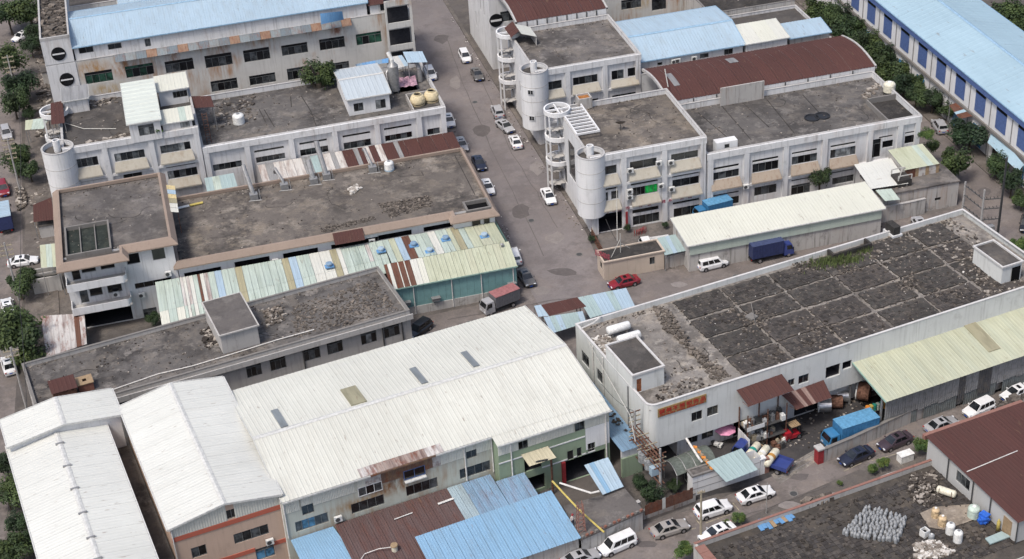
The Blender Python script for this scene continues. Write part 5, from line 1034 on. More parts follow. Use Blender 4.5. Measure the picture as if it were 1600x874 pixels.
# protruding right section
VB = -1.6
wbu = s4.fo('q', [(158, 291, 208, 317, 2), (440, 193, 490, 226, 2), (402, 338, 436, 374, 1), (450, 322, 476, 358, 1), (505, 300, 542, 335, 2)], VB)
op1 = s4.fo('q', [(190, 412, 280, 470)], VB); g0_ = s4.front(395, 470, 'q', VB)[0]; g1_ = s4.front(560, 430, 'q', VB)[0]
op = [(op1[0][0], 3.6, op1[0][2], 6.0, 1, 'deep'), (g0_, .03, min(g1_+1.5, W4-.6), 3.3, 1, 'deep'), (op1[0][0]+.3, .4, op1[0][2]+.3, 2.6, 1, 'deep')]
wbu = [(a, b, c, d, n) for a, b, c, d, n in wbu]
m = MB(); wallgrid(m, lambda a, d, z: (a, VB+d, z), WA4-.2, W4, 0, 9.2, wbu+op, .2); m.quad((WA4-.2, VB, 0), (WA4-.2, 0, 0), (WA4-.2, 0, 9.2), (WA4-.2, VB, 9.2)); m.add([(W4, VB, 0), (W4, D4, 0), (W4, D4, 9.4), (W4, D4/2, 10.8), (W4, VB, 9.2)], [(0, 1, 2, 3, 4)]); m.build('side_wing_wall', MATS['wall_green'], b4)
for o in wbu+op: window(b4, FRONT(VB), *o[:4], o[4], o[5] if len(o) > 5 else 'dark', .2)
xs_ = sorted({WA4-.2, W4}|{o[0] for o in wbu[:2]}|{o[2] for o in wbu[:2]})
for a, b in zip(xs_[:-1], xs_[1:]): ribwall(b4, a, b, zsh+.1, 9.2, VB, 'sheet_white', wbu[:2])
m = MB(); xw = s4.front(495, 300, 'q', VB)[0]; m.box(xw, VB-.12, 4.4, W4-.05, VB-.09, 7.15); pw = [o for o in wbu[2:] if o[2] > xw]
m = MB(); wallgrid(m, lambda a, d, z: (a, VB-.03+d, z), xw, W4-.02, 4.0, 7.25, [(o[0]-.02, o[1]-.02, o[2]+.02, o[3]+.02) for o in pw], .02); m.build('white_paint_patch', MATS['wall_clean'], b4)
for z in (3.45, 6.05):
    strip(b4, lambda a, d, z_: (a, VB+d, z_), WA4-.2, z, xw-.05, z+.16, 'wall_clean', 'white_line', -.06, wbu+op)
m = MB(); m.box(g0_-.5, VB-.02, 0, g0_-.05, VB-.3, 3.4); m.build('red_pillar', MATS['red_paint'], b4)
for u, v in ((WA4-.35, -.1), (WA4+1.4, VB-.12), (W4-.5, VB-.12), (.15, -.12), (WA4-3.8, -.1)):
    m = MB(); m.tube([(u, v, .2 if v < -1 else 3.9), (u, v, 9.1)], .09, 6); m.build('downpipe', MATS['pipe_white'], b4)
# roof
NP = 40; sw_ = W4/NP
def roofmat(i, k):
    if k == 0 and 9 <= i <= 19: return 'sheet_rust_edge'
    return 'sheet_white' if (i*7+k*3) % 5 else 'sheet_white_b'
yr4 = D4*.455; ze4, zr4 = 9.45, 11.1
panels(b4, (0, -.45, ze4), (W4, -.45, ze4), (0, yr4, zr4), (W4, yr4, zr4), NP, lambda i, k: ['sheet_white', 'sheet_white', 'sheet_white_c'][(i*5+k) % 3], splits=3)
panels(b4, (0, D4+.4, 9.5), (W4, D4+.4, 9.5), (0, yr4, zr4), (W4, yr4, zr4), NP, lambda i, k: ['sheet_white', 'sheet_white', 'sheet_white_c'][(i*3+k) % 3], splits=2)
panels(b4, (WA4-.4, VB-.4, 9.12), (W4+.1, VB-.4, 9.12), (WA4-.4, 1.6, ze4+.34), (W4+.1, 1.6, ze4+.34), 14, ['sheet_white', 'sheet_white_c'])
# rust run along the eave: its own short sheets
panels(b4, (9.4, -.52, ze4+.05), (19.6, -.52, ze4+.05), (9.4, .9, ze4+.28), (19.6, .9, ze4+.28), 10, lambda i, k: 'rust_edge2' if 2 <= i <= 7 else 'sheet_rusting')
m = MB(); m.box(10.5, -.625, ze4-.19, 18.5, -.515, ze4+.005); m.build('rusty_gutter', MATS['rust_wall'], b4)
m = MB(); m.box(0, -.62, ze4-.2, 10.49, -.52, ze4-.0); m.build('gutter', MATS['fascia'], b4); m = MB(); m.box(18.51, -.62, ze4-.2, WA4-.42, -.52, ze4-.0); m.build('gutter', MATS['fascia'], b4)
m = MB(); m.box(WA4-.4, VB-.55, 8.95, W4+.2, VB-.44, 9.12); m.build('gutter', MATS['fascia'], b4)
m = MB()
for (y0, z0_, y1, z1_) in ((-.45, ze4, yr4, zr4), (yr4, zr4, D4+.4, 9.5)):
    for x in (-.08, W4+.02):
        m = MB(); m.add([(x+dx, y, z+dz) for dx in (0, .07) for y, z in ((y0, z0_), (y1, z1_)) for dz in (-.2, .1)], [(0, 1, 3, 2), (4, 6, 7, 5), (0, 4, 5, 1), (2, 3, 7, 6), (1, 5, 7, 3), (0, 2, 6, 4)]); m.build('fascia', MATS['fascia'], b4)
m = MB(); dz1 = (zr4-ze4)/(yr4+.45); m.add([(x, y, z) for x in (0, W4) for y, z in ((yr4-.35, zr4-.35*dz1+.08), (yr4, zr4+.1), (yr4+.35, zr4-.05+.05))], [(0, 3, 4, 1), (1, 4, 5, 2)]); m.build('ridge_cap', MATS['fascia'], b4)
def zroof4(v): return ze4+(v+.45)*dz1 if v < yr4 else zr4-(v-yr4)*(zr4-9.5)/(D4+.4-yr4)
def sky4(corners, view, mat, label=None):
    q = [s4.top(x, y, 10.2, view) for x, y in corners]; u0 = min(p[0] for p in q); u1 = max(p[0] for p in q)
    um = (q[0][0]+q[2][0])/2; w_ = abs(q[1][0]-q[0][0]); v0, v1 = q[2][1], q[0][1]; q2 = []
    m = MB(); vs = [(u, v, zroof4(v)+dz) for u in (um-w_/2, um+w_/2) for v in (v0, v1) for dz in (.03, .16)]
    m.add(vs, [(1, 5, 7, 3), (0, 1, 3, 2), (4, 6, 7, 5), (0, 4, 5, 1), (2, 3, 7, 6)]); m.build('skylight', MATS[mat], b4)
sky4([(1235, 730), (1270, 718), (1350, 825), (1310, 838)], 'k', 'skylight')
sky4([(215, 710), (250, 700), (332, 800), (290, 815)], 'l', 'skylight')
sky4([(80, 90), (118, 80), (180, 190), (140, 202)], 'p', 'skylight')
sky4([(845, 850), (930, 822), (1000, 935), (915, 955)], 'k', 'skylight_tan')
# tan awning
q = [s4.front(x, y, 'q', VB-.9) for x, y in ((200, 392), (335, 350))]
r = T('window_awning', 'tan ribbed sheet awning over the green wall opening', 'awning', *s4.W(q[0][0], VB).xy, 0, TS); L_ = q[1][0]-q[0][0]; zq = (q[0][1]+q[1][1])/2
panels(r, (0, -1.7, zq), (L_, -1.7, zq), (-.3, -.05, zq+.7), (L_-.3, -.05, zq+.7), 4, 'sheet_ochre_pale')
ac_unit(*s4.W(s4.front(450, 735, 'p')[0], -.3).xy, 4.2, TS, 'air conditioner on the white hall front above the brown shed roof')
# ---- low blue and brown shed roofs in front of the big hall
def quadroof(name, label, cat, corners, view, zs, n, mats, wallm=None, splits=1):
    p = [P(x, y, z, view) for (x, y), z in zip(corners, zs)]; o = Vector((*p[0].xy, 0)); r = T(name, label, cat, o.x, o.y); q = [v-o for v in p]
    panels(r, q[0], q[1], q[2], q[3], n, mats, splits=splits)
    if wallm:
        m = MB()
        for a, b in ((0, 1), (0, 2), (1, 3)):
            c = sum((v for v in q), Vector())/4; A, B_ = q[a].lerp(c, .04), q[b].lerp(c, .04); m.quad((A.x, A.y, 0), (B_.x, B_.y, 0), (B_.x, B_.y, B_.z-.15), (A.x, A.y, A.z-.15))
        m.build('wall', MATS[wallm], r)
    return r
A0 = s4.W(5.3, -.4, 3.9); A1 = s4.W(29.3, -.4 if 0 else -2.0, 3.9)
r = T('low_shed', 'low shed roof, rusty brown at the left fading to blue sheets at the right', 'shed', *s4.W(0, 0).xy, 0, TS)
for k in range(26):
    u = 5.6+k*.93
    if u > WA4+2.6: break
    vb = -.25 if u < WA4-1 else VB-.2
    mt = 'sheet_brown_fade' if u < 19 else ('sheet_blue_grey' if u < 21 else 'sheet_blue_old')
    panels(r, (u, -12.0, 2.9), (u+.91, -12.0, 2.9), (u, vb, 3.85), (u+.91, vb, 3.85), 1, mt, pitch=.3, amp=.06)
m = MB(); m.quad((5.8, -11.6, 0), (25, -11.6, 0), (25, -11.6, 2.7), (5.8, -11.6, 2.7)); m.quad((5.8, -11.6, 0), (5.8, -.4, 0), (5.8, -.4, 3.6), (5.8, -11.6, 2.7)); m.build('wall', MATS['wall_old'], r)
r2 = T('low_shed', 'small bright blue sheet roof at the bottom edge left of the brown shed', 'shed', *s4.W(0, 0).xy, 0, TS)
panels(r2, (.5, -8, 2.6), (6.6, -8, 2.6), (.3, -.3, 3.7), (5.4, -.3, 3.7), 6, 'sheet_blue', pitch=.3)
m = MB(); m.box(.8, -7.8, 0, 5.4, -7.6, 2.4); m.build('wall', MATS['wall_old'], r2)
B0 = s4.L(P(455, 740, 3.2, 'q')); B1 = s4.L(P(350, 525, 4.1, 'q')); B2 = s4.L(P(0, 650, 4.1, 'q')); B3 = s4.L(P(855, 765, 3.9, 'p'))
r3 = T('blue_shed', 'vivid sky blue ribbed shed roof overlapping the brown and blue one', 'shed', *s4.W(0, 0).xy, 0, TS)
yb = B1.y; yf = B0.y
uL = B3.x; n_ = int((B0.x-uL)/1.0)
for k in range(n_):
    u = uL+(B0.x-uL)*k/n_; w_ = (B0.x-uL)/n_-.02; f = min(1, k/n_/.96); yb_ = B3.y+(B1.y-B3.y)*f
    sh = .0
    panels(r3, (u, yf-1.0, 3.15), (u+w_, yf-1.0, 3.15), (u+(B1.x-B0.x)*.5*0, yb_, 4.2), (u+w_, yb_, 4.2), 1, 'sheet_blue', pitch=.3, amp=.06)
m = MB(); m.box(uL+.3, yf-.6, 0, B0.x-.2, yf-.4, 2.9); m.build('wall', MATS['wall_old'], r3); m = MB(); m.box(B0.x-.3, yf-.4, 0, B0.x-.1, B1.y-.3, 2.9); m.build('wall', MATS['wall_old'], r3)
p = P(745, 820, 3.5, 'p'); r = T('roof_vent', 'squat cream roof vent with trailing hose on the brown shed', 'vent', p.x, p.y, 3.3); m = MB(); m.cyl(0, 0, 0, .7, .35, 14); m.build('body', MATS['tank_cream'], r); m = MB(); m.lathe([(.45, .75), (.4, .9), (.001, .95)], 0, 0, 14); m.build('cap', MATS['wood'], r); m = MB(); m.tube([(-.3, 0, .6), (-1.8, .3, .5), (-3.4, .2, .3), (-4.0, -.6, .3)], .05, 5); m.build('hose', MATS['pipe_white'], r)
# plank strips on the roof
for (x, y, l, lb) in ((1020, 560, 2.0, 'short white board near the right window on the brown shed roof'), (792, 640, 2.3, 'thin pale strip lying on the brown shed roof below the window')):
    p = P(x, y, 3.9, 'p'); q = T('board', lb, 'board', p.x, p.y, 3.75); m = MB(); m.rbox(0, 0, .1, l, .3 if l < 2.2 else .12, .06, radians(12)); m.build('plank', MATS['white_metal'], q)
# tilted blue awning and concrete gate roof
quadroof('blue_awning', 'tilted pale blue sheet awning beside the dark loading opening', 'awning', [(580, 553), (685, 512), (487, 405), (607, 366)], 'q', (3.4, 3.4, 4.6, 4.6), 5, ['sheet_blue', 'sheet_blue_pale'])
gr = [P(x, y, 3.0, 'q') for x, y in ((470, 775), (785, 632), (380, 610), (690, 520))]
r = T('gate_house', 'low concrete flat roofed annex between the blue shed and the street wall', 'building', 0, 0)
m = MB(); o_ = [(v.x, v.y) for v in (gr[0], gr[1], gr[3], gr[2])]; m.prism(o_, 2.75, 3.0); m.build('roof', MATS['roof_conc'], r); m = MB(); m.prism([(gr[0].x+.1, gr[0].y+.15), (gr[1].x-.1, gr[1].y+.15), (gr[3].x-.3, gr[3].y-1.8), (gr[0].x+1, gr[0].y+3.5)], 0, 2.74); m.build('wall', MATS['wall_old'], r)
e0, e1 = gr[0], gr[1]; n_ = 14
for k in range(n_):
    v = e0.lerp(e1, (k+.5)/n_); m = MB(); m.rbox(v.x, v.y+.12, 3.12, .32, .25, .24, TS+.25); m.build('parapet_block', MATS['brick_red' if k % 3 else 'coping_dark'], r)
# ---- workshop with the sign
s5 = Fr(49.2, 145.1, TS)
b5 = TF('workshop_block', 'white street workshop with a red and gold sign and a wide rubble strewn dark roof', 'building', s5)
W5, D5, H5 = 60.0, 20.0, 10.0
w5 = s5.fo('r', [(320, 262, 387, 297, 2), (417, 230, 485, 264, 2), (920, 57, 958, 86, 2), (985, 34, 1047, 64, 2)])+s5.fo('s', [(178, 65, 272, 112, 1, 'deep'), (292, 30, 352, 62, 1, 'deep')])
lw = [(a, 1.25, c, 2.75, n) for a, b, c, d, n in s5.fo('r', [(290, 412, 358, 418, 2), (383, 378, 455, 384, 2)], 1.4)]
sd_ = []
for a, b in (((100, 280), (130, 352)), ((180, 375), (208, 445))):
    v1, z1 = s5.side(*a, 'm'); v0, z0 = s5.side(*b, 'm'); sd_.append((min(v0, v1)-.3, min(z0, z1), max(v0, v1)+.3, max(z0, z1), 2))
sd_ = [(a, 5.2, c, 7.0, n) for a, b, c, d, n in sd_]+[(3.0, 1.0, 4.2, 3.0, 1, 'black')]
UC = s5.front(610, 290, 'r')[0]
m = MB(); R0 = 1.2
wallgrid(m, FRONT(), R0, W5, 3.5, H5, w5, .25); wallgrid(m, LEFT(), R0, D5, 0, H5, sd_, .25)
m.lathe([(R0, 3.5), (R0, H5)], R0, R0, 8, pi, 1.5*pi); m.quad((W5, 0, 0), (W5, D5, 0), (W5, D5, H5), (W5, 0, H5)); m.quad((0, D5, 0), (W5, D5, 0), (W5, D5, H5), (0, D5, H5))
m.quad((R0, 0, 3.5), (W5, 0, 3.5), (W5, 1.5, 3.5), (R0, 1.5, 3.5)); m.quad((0, R0, 3.5), (R0, 0, 3.5), (R0, 1.5, 3.5), (0, 1.5, 3.5))
zr5 = H5-.7; pt = .25
m.quad((R0, pt, zr5), (W5, pt, zr5), (W5, pt, H5), (R0, pt, H5)); m.quad((pt, R0, zr5), (pt, D5, zr5), (pt, D5, H5), (pt, R0, H5)); m.quad((pt, D5-pt, zr5), (W5, D5-pt, zr5), (W5, D5-pt, H5), (pt, D5-pt, H5)); m.lathe([(R0-pt, zr5), (R0-pt, H5)], R0, R0, 8, pi, 1.5*pi)
m.build('wall', MATS['wall_shop'], b5)
m = MB(); gl = [(5.2, .03, UC-1.0, 3.3)]; wallgrid(m, FRONT(1.4), 4.6, W5, 0, 3.5, [(a, b, c, d) for a, b, c, d, *_ in lw]+[(UC+.2, .03, UC+2.6, 3.2), (UC+9, .03, UC+13, 3.2)], .2); m.quad((4.6, 1.4, 0), (4.6, 8, 0), (4.6, 8, 3.5), (4.6, 1.4, 3.5)); m.build('ground_floor_wall', MATS['wall_white'], b5)
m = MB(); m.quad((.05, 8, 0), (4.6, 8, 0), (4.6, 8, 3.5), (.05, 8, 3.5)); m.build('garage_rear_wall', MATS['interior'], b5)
for o in w5: window(b5, FRONT(), *o[:4], o[4], o[5] if len(o) > 5 else 'dark', .25)
for o in lw: window(b5, FRONT(1.4), *o[:4], o[4], 'dark', .2)
for o in [(UC+.2, .03, UC+2.6, 3.2), (UC+9, .03, UC+13, 3.2)]: window(b5, FRONT(1.4), *o, 1, 'deep', .2)
for o in sd_: window(b5, LEFT(), *o[:4], o[4], o[5] if len(o) > 5 else 'dark', .25)
m = MB(); z1 = H5+.08; e = .05; m.box(R0, -e, H5, W5, pt, z1); m.box(-e, R0, H5, pt, D5+e, z1); m.box(pt, D5-pt, H5, W5, D5+e, z1); m.box(W5-pt, pt, H5, W5+e, D5-pt, z1); m.lathe([(R0+e, H5), (R0+e, z1), (R0-pt, z1), (R0-pt, H5)], R0, R0, 8, pi, 1.5*pi); m.build('coping', MATS['coping_white'], b5)
m = MB(); m.quad((pt, pt, zr5), (W5-pt, pt, zr5), (W5-pt, D5-pt, zr5), (pt, D5-pt, zr5)); m.build('roof', MATS['roof_pale'], b5)
for u in (.0,): 
    for v in (5.2, 12.0, 14.8): m = MB(); m.tube([(-.12, v, .2), (-.12, v, 9.8)], .08, 6); m.build('downpipe', MATS['grey_metal' if v < 6 else 'pipe_white'], b5)
# sign
q = [s5.front(x, y, 'r') for x, y in ((108, 238), (112, 290), (408, 140), (411, 187))]
u0, u1 = (q[0][0]+q[1][0])/2, (q[2][0]+q[3][0])/2; z0, z1 = (q[1][1]+q[3][1])/2, (q[0][1]+q[2][1])/2
m = MB(); m.box(u0, -.1, z0, u1, -.004, min(z1, H5-.05)); sg = m.build('sign_board', MATS['sign_gold'], b5)
VW['S'] = (1010, 600, .08012)
hh = min(z1, H5-.05)-z0; sz = hh*.60
cs_ = [s5.front(x, y, 'S')[0] for x, y in ((300, 545), (430, 500), (560, 455), (690, 400), (825, 360), (958, 320), (1095, 265))]
letters(sg, '鋼美不锈钢饰品', lambda a, d, z: (a, -.105+d, z), 0, z0+hh*.36, sz*1.0, 'sign_red', cs_, bold=.012, sx=1.12)
w_ = u1-u0; letters(sg, 'STAINLESS STEEL DECORATION', lambda a, d, z: (a, -.105+d, z), u0+.35, z0+hh*.07, hh*.26, 'sign_red', (w_-.6)/26, bold=.012, sx=1.1)
# stair box on the roof
q = [s5.top(x, y, 12, 'm') for x, y in ((230, 270), (385, 220), (525, 375), (365, 435))]; x0, x1, y0, y1 = 0.0, (q[1][0]+q[2][0])/2, (q[2][1]+q[3][1])/2, (q[0][1]+q[1][1])/2
du, dz_ = s5.front(385, 440, 'm', y0); du2, dz2 = s5.front(412, 520, 'm', y0)
m = MB(); wallgrid(m, FRONT(y0), x0, x1, zr5, 11.9, [(du, zr5+.05, du2, zr5+2.0)], .15); m.quad((x0-.01, y0, H5-.2), (x0-.01, y1, H5-.2), (x0-.01, y1, 11.9), (x0-.01, y0, 11.9)); m.quad((x1, y0, zr5), (x1, y1, zr5), (x1, y1, 11.9), (x1, y0, 11.9)); m.quad((x0, y1, zr5), (x1, y1, zr5), (x1, y1, 11.9), (x0, y1, 11.9)); m.build('stair_box', MATS['wall_shop'], b5)
m = MB(); m.box(x0-.1, y0-.1, 11.9, x1+.1, y0+.15, 12.15); m.box(x0-.1, y1-.15, 11.9, x1+.1, y1+.1, 12.15); m.box(x0-.1, y0+.15, 11.9, x0+.15, y1-.15, 12.15); m.box(x1-.15, y0+.15, 11.9, x1+.1, y1-.15, 12.15); m.build('coping', MATS['coping_white'], b5)
m = MB(); m.quad((x0, y0, 11.98), (x1, y0, 11.98), (x1, y1, 11.98), (x0, y1, 11.98)); m.build('stair_box_roof', MATS['roof_dark'], b5); m = MB(); m.box(du, y0+.05, zr5+.06, du2, y0+.1, zr5+1.95); m.build('door', MATS['rusty_door'], b5)
# tanks
for k, (x, y) in enumerate(((290, 180), (345, 228))):
    p = s5.top(x, y, zr5+.9, 'm'); r = T('water_tank', ('rear' if k == 0 else 'front')+' one of two white horizontal tanks beside the sign workshop stair box', 'tank', *s5.W(*p).xy, zr5, TS, 'white horizontal tanks')
    m = MB(); m.lathe([(.001, -1.6), (.45, -1.55), (.55, -1.4), (.56, 0), (.55, 1.4), (.45, 1.55), (.001, 1.6)], 0, 0, 20); o = m.build('tank_body', MATS['tank_white'], r, smooth=True); o.rotation_euler = (0, radians(90), 0); o.location = (0, 0, 1.0)
    for s in (-1, 1): m = MB(); m.box(s*1.0-.12, -.4, 0, s*1.0+.12, .4, .6); m.build('stand', MATS['coping_dark'], r)
# insulation slabs with pale joints
VW['V'] = (880, 460, .2974)
ug = [13.3, 20.6, 27.9, 35.2, 42.5, 50.0, 55.8]; vg = [.5, 5.2, 10.0, 14.6, 19.5]
VWn = lambda x, y: s5.top(x, y, zr5, 'n')
R_ = random.Random(5)
for i in range(len(ug)-1):
    for j in range(len(vg)-1):
        if i == 0 and j == 0: pass
        g1, g2 = (.42, .36) if (i*3+j) % 4 else (.2, .2); a = R_.uniform(.02, .08)
        m = MB(); x0, x1, y0, y1 = ug[i]+g2*R_.uniform(.6, 1.3), ug[i+1]-g2*R_.uniform(.3, 1), vg[j]+g1*R_.uniform(.3, 1), vg[j+1]-g1*R_.uniform(.4, 1.2)
        n = 12; top = [(x0+(x1-x0)*k/n, y0+R_.uniform(-.12, .12)) for k in range(n)]+[(x1+R_.uniform(-.12, .12), y0+(y1-y0)*k/n) for k in range(n)]+[(x1-(x1-x0)*k/n, y1+R_.uniform(-.12, .12)) for k in range(n)]+[(x0+R_.uniform(-.12, .12), y1-(y1-y0)*k/n) for k in range(n)]
        m.prism(top, zr5+.001, zr5+.12+a); m.build('roof_slab', MATS[R_.choice(['slab_old', 'slab_old2', 'slab_old'])], b5)
for k in range(12):
    u0_ = 13.5+R_.uniform(0, 33); v0_ = R_.uniform(1.5, 18)
    rubble('broken_tiles', 'patch %s' % k, 'debris', s5, [(u0_, v0_), (u0_+3.5, v0_-.5), (u0_+3.2, v0_+2.8), (u0_-.3, v0_+2.5)], 60, zr5+.17, .1, .32, ['frag0', 'frag1', 'frag2', 'frag3'], parent=b5, seed=50+k, flat=.5)
rubble('broken_tiles', None, None, s5, [(13.6, 1), (50, 1), (50, 19), (13, 19)], 1500, zr5+.16, .07, .22, ['frag0', 'frag1', 'frag3', 'frag2'], parent=b5, seed=70, flat=.5)
rubble('pale_crumbs', None, None, s5, [(13.6, 1), (52, 1), (52, 19), (13, 19)], 300, zr5+.17, .06, .16, ['frag4', 'frag2', 'frag5'], parent=b5, seed=71)
rubble('brick_edge', None, None, s5, [s5.top(x, y, zr5, 'm') for x, y in ((470, 60), (560, 90), (670, 270), (880, 430), (800, 470), (620, 260), (520, 180))], 420, zr5, .15, .42, ['frag1', 'frag1', 'frag2'], parent=b5, seed=72, flat=.6, pile=.3)
rubble('roof_rubble', None, None, s5, [(49.5, 1), (57, 1), (57, 12), (52, 14)], 420, zr5+.12, .1, .36, ['frag1', 'frag2', 'frag4', 'frag0'], parent=b5, seed=73, pile=.15)
rubble('roof_rubble', None, None, s5, [(38, 14), (58, 12), (58, 19.5), (38, 19.5)], 380, zr5+.12, .1, .36, ['frag1', 'frag2', 'frag4', 'frag0'], parent=b5, seed=74)
rubble('roof_litter', None, None, s5, [(1, .8), (9, .8), (9, 3.6), (3.5, 4)], 120, zr5, .1, .4, ['frag0', 'frag3', 'frag4', 'frag2'], parent=b5, seed=75)
rubble('roof_litter', None, None, s5, [(.6, 11.5), (2.4, 11.5), (3, 17), (.6, 17)], 110, zr5, .12, .5, ['frag4', 'frag5', 'frag2'], parent=b5, seed=76)
m = MB(); m.rbox(*s5.top(990, 120, zr5+.3, 'm'), zr5+.35, 1.2, 1.2, .25, .3); m.tube([(*s5.top(1010, 155, zr5+.3, 'm'), zr5+.3), (*s5.top(985, 60, zr5+1.2, 'm'), zr5+1.8)], .05, 5); m.build('hatch', MATS['coping_dark'], b5)
# black pit by the rear parapet
q = [s5.top(x, y, zr5+.9, 'i') for x, y in ((755, 655), (950, 600), (1060, 560), (1165, 590), (1090, 640))]
m = MB(); m.box(q[0][0], q[0][1]-2.6, zr5, q[1][0], q[0][1]-2.3, zr5+.9); m.box(q[0][0], q[0][1]-2.3, zr5, q[0][0]+.3, D5-.3, zr5+.9); m.box(q[1][0]-.3, q[0][1]-2.3, zr5, q[1][0], D5-.3, zr5+.9); m.build('pit_wall', MATS['roof_black'], b5)
m = MB(); m.box(q[2][0], q[2][1]-2.2, zr5, q[3][0], q[2][1]+.2, zr5+.5); m.build('plinth', MATS['wall_white'], b5); m = MB(); m.box(q[2][0]+.2, q[2][1]-2.0, zr5+.5, q[3][0]-.3, q[2][1], zr5+1.7); m.build('old_water_box', MATS['roof_black'], b5)
m = MB(); m.tube([s5.L(P(x, y, 10.25, v)) for v, x, y in (('m', 95, 180), ('m', 160, 150), ('m', 200, 115))], .09, 5); m.build('water_pipe', MATS['pipe_white'], b5)
# right hut
q = [s5.top(x, y, 12, 'N') for x, y in ((750, 280), (965, 220), (1240, 435), (1035, 500))]; x0, x1, y0, y1 = (q[0][0]+q[3][0])/2, (q[1][0]+q[2][0])/2, (q[2][1]+q[3][1])/2, (q[0][1]+q[1][1])/2
r = TF('roof_hut', 'white box hut with dark door at the right end of the rubble roof', 'hut', s5)
m = MB(); m.box(x0+.15, y0+.15, zr5, x1-.15, y1-.15, 11.9); m.build('wall', MATS['wall_shop'], r); m = MB(); m.box(x0, y0, 11.9, x1, y0+.22, 12.15); m.box(x0, y1-.22, 11.9, x1, y1, 12.15); m.box(x0, y0+.22, 11.9, x0+.22, y1-.22, 12.15); m.box(x1-.22, y0+.22, 11.9, x1, y1-.22, 12.15); m.build('coping', MATS['coping_white'], r)
m = MB(); m.quad((x0, y0, 11.93), (x1, y0, 11.93), (x1, y1, 11.93), (x0, y1, 11.93)); m.build('roof', MATS['roof_dark'], r); m = MB(); m.box(x1-1.7, y0+.06, zr5, x1-.4, y0+.14, 11.5); m.build('door', MATS['void'], r)
roofwear(b5, .4, 5, 12.5, 19.4, 9.31, 22, 260)
# awnings over the loading yard
def wallroof(name, label, cat, fr, fcorners, bcorners, view, drop, n, mats):
    b = [fr.front(x, y, view, -.06) for x, y in bcorners]; B_ = [fr.W(u, -.06, z) for u, z in b]; F_ = [P(x, y, z-drop, view) for (x, y), (_, z) in zip(fcorners, b)]
    o = Vector((*F_[0].xy, 0)); r = T(name, label, cat, o.x, o.y); panels(r, F_[0]-o, F_[1]-o, B_[0]-o, B_[1]-o, n, mats)
    for v in F_: m = MB(); a = v-o; m.tube([(a.x, a.y, a.z-.02), ((B_[0]-o).x*.5+a.x*.5, (B_[0]-o).y*.5+a.y*.5, a.z-.05)], .04, 4); m.build('strut', MATS['rusty_metal'], r)
    return r
wallroof('loading_awning', 'large dark brown sheet awning above the cluttered machine rack', 'awning', s5, [(675, 222), (958, 120)], [(598, 118), (880, 18)], 'r', .9, 9, ['sheet_brown', 'sheet_brown_b'])
wallroof('loading_awning', 'lower reddish brown awning with two pale strips beside the larger one', 'awning', s5, [(975, 240), (1192, 165)], [(880, 150), (1140, 55)], 'r', 1.0, 9, lambda i, k: 'sheet_rust_pale' if i in (2, 4) else 'sheet_brown_b')
# machine rack under the awning
u0, _ = s5.front(612, 300, 'r'); r = T('machine_rack', 'two level open rack crowded with rusty machinery and air conditioners under the awning', 'rack', *s5.W(UC, -3.4).xy, 0, TS)
for x in (0, 2.8, 5.5):
    for y in (1.2, 3.2): m = MB(); m.box(x, y, 0, x+.12, y+.12, 5.8); m.build('post', MATS['rusty_metal'], r)
for z in (1.3, 3.3): m = MB(); m.box(0, 1.2, z, 5.6, 3.3, z+.1); m.build('shelf', MATS['dark_metal'], r)
m = MB(); m.box(-.05, .6, 0, .02, 3.3, 2.6); m.box(-.05, 1.15, 3.4, 2.4, 1.19, 4.0); m.build('sheet', MATS['wall_white'], r)
R_ = random.Random(8)
for k in range(60):
    z = (0, 1.4, 3.4)[k % 3]; m = MB(); sx, sy, sz_ = R_.uniform(.3, .9), R_.uniform(.3, .7), R_.uniform(.3, .9); x, y = R_.uniform(.3, 5.3), R_.uniform(.1 if z == 0 else 1.4, 2.6)
    m.rbox(x, y, z+sz_/2, sx, sy, sz_, R_.uniform(-.3, .3)); m.cyl(x, y, z+sz_, z+sz_+.15, min(sx, sy)*.35, 10); m.build('machine', MATS[R_.choice(['grey_metal', 'wood', 'dark_metal', 'dark_metal', 'rusty_metal', 'crossarm', 'white_metal'])], r)
# ---- lime shed
s6 = Fr(*P(590, 300, 5.6, 's').xy, TS)
b6 = TF('lime_shed', 'long open fronted shed with a pale lime sheet roof and grey panel walls', 'shed', s6)
q = s6.top(335, 5, 7.0, 's')
L6 = 33.0; D6_ = q[1]
panels(b6, (0, 0, 5.6), (L6, 0, 5.6), (0, D6_, 7.0), (L6, D6_, 7.0), 33, lambda i, k: ['sheet_lime_pale', 'sheet_lime_pale', 'sheet_lime_pale2'][(i*5) % 3], pitch=.5, splits=1)
m = MB(); m.box(-.06, 0, 5.4, 0, .1, 5.65); m.add([(x, y, z) for x in (-.1, -.02) for y, z in ((0, 5.45), (0, 5.68), (D6_, 6.85), (D6_, 7.08))], [(0, 1, 3, 2), (4, 6, 7, 5), (1, 5, 7, 3), (0, 2, 6, 4), (0, 4, 5, 1), (2, 3, 7, 6)]); m.build('fascia', MATS['fascia_green'], b6)
m = MB(); m.box(0, D6_+.02, 6.7, L6, D6_+.2, 7.25); m.build('ridge_flashing', MATS['rusty_metal'], b6)
a = s6.top(1010, 575, 6.6, 'n'); b = s6.top(1200, 700, 5.9, 'n'); m = MB(); zz = lambda v: 5.6+1.4*v/D6_+.1
m.add([(u, v, zz(v)+d) for u in (a[0]+.2, a[0]+2.0) for v in (b[1], a[1]) for d in (-.05, .03)], [(1, 5, 7, 3), (0, 1, 3, 2), (4, 6, 7, 5), (0, 4, 5, 1), (2, 3, 7, 6)]); m.build('skylight', MATS['skylight_tan'], b6)
x = .6; k = 0
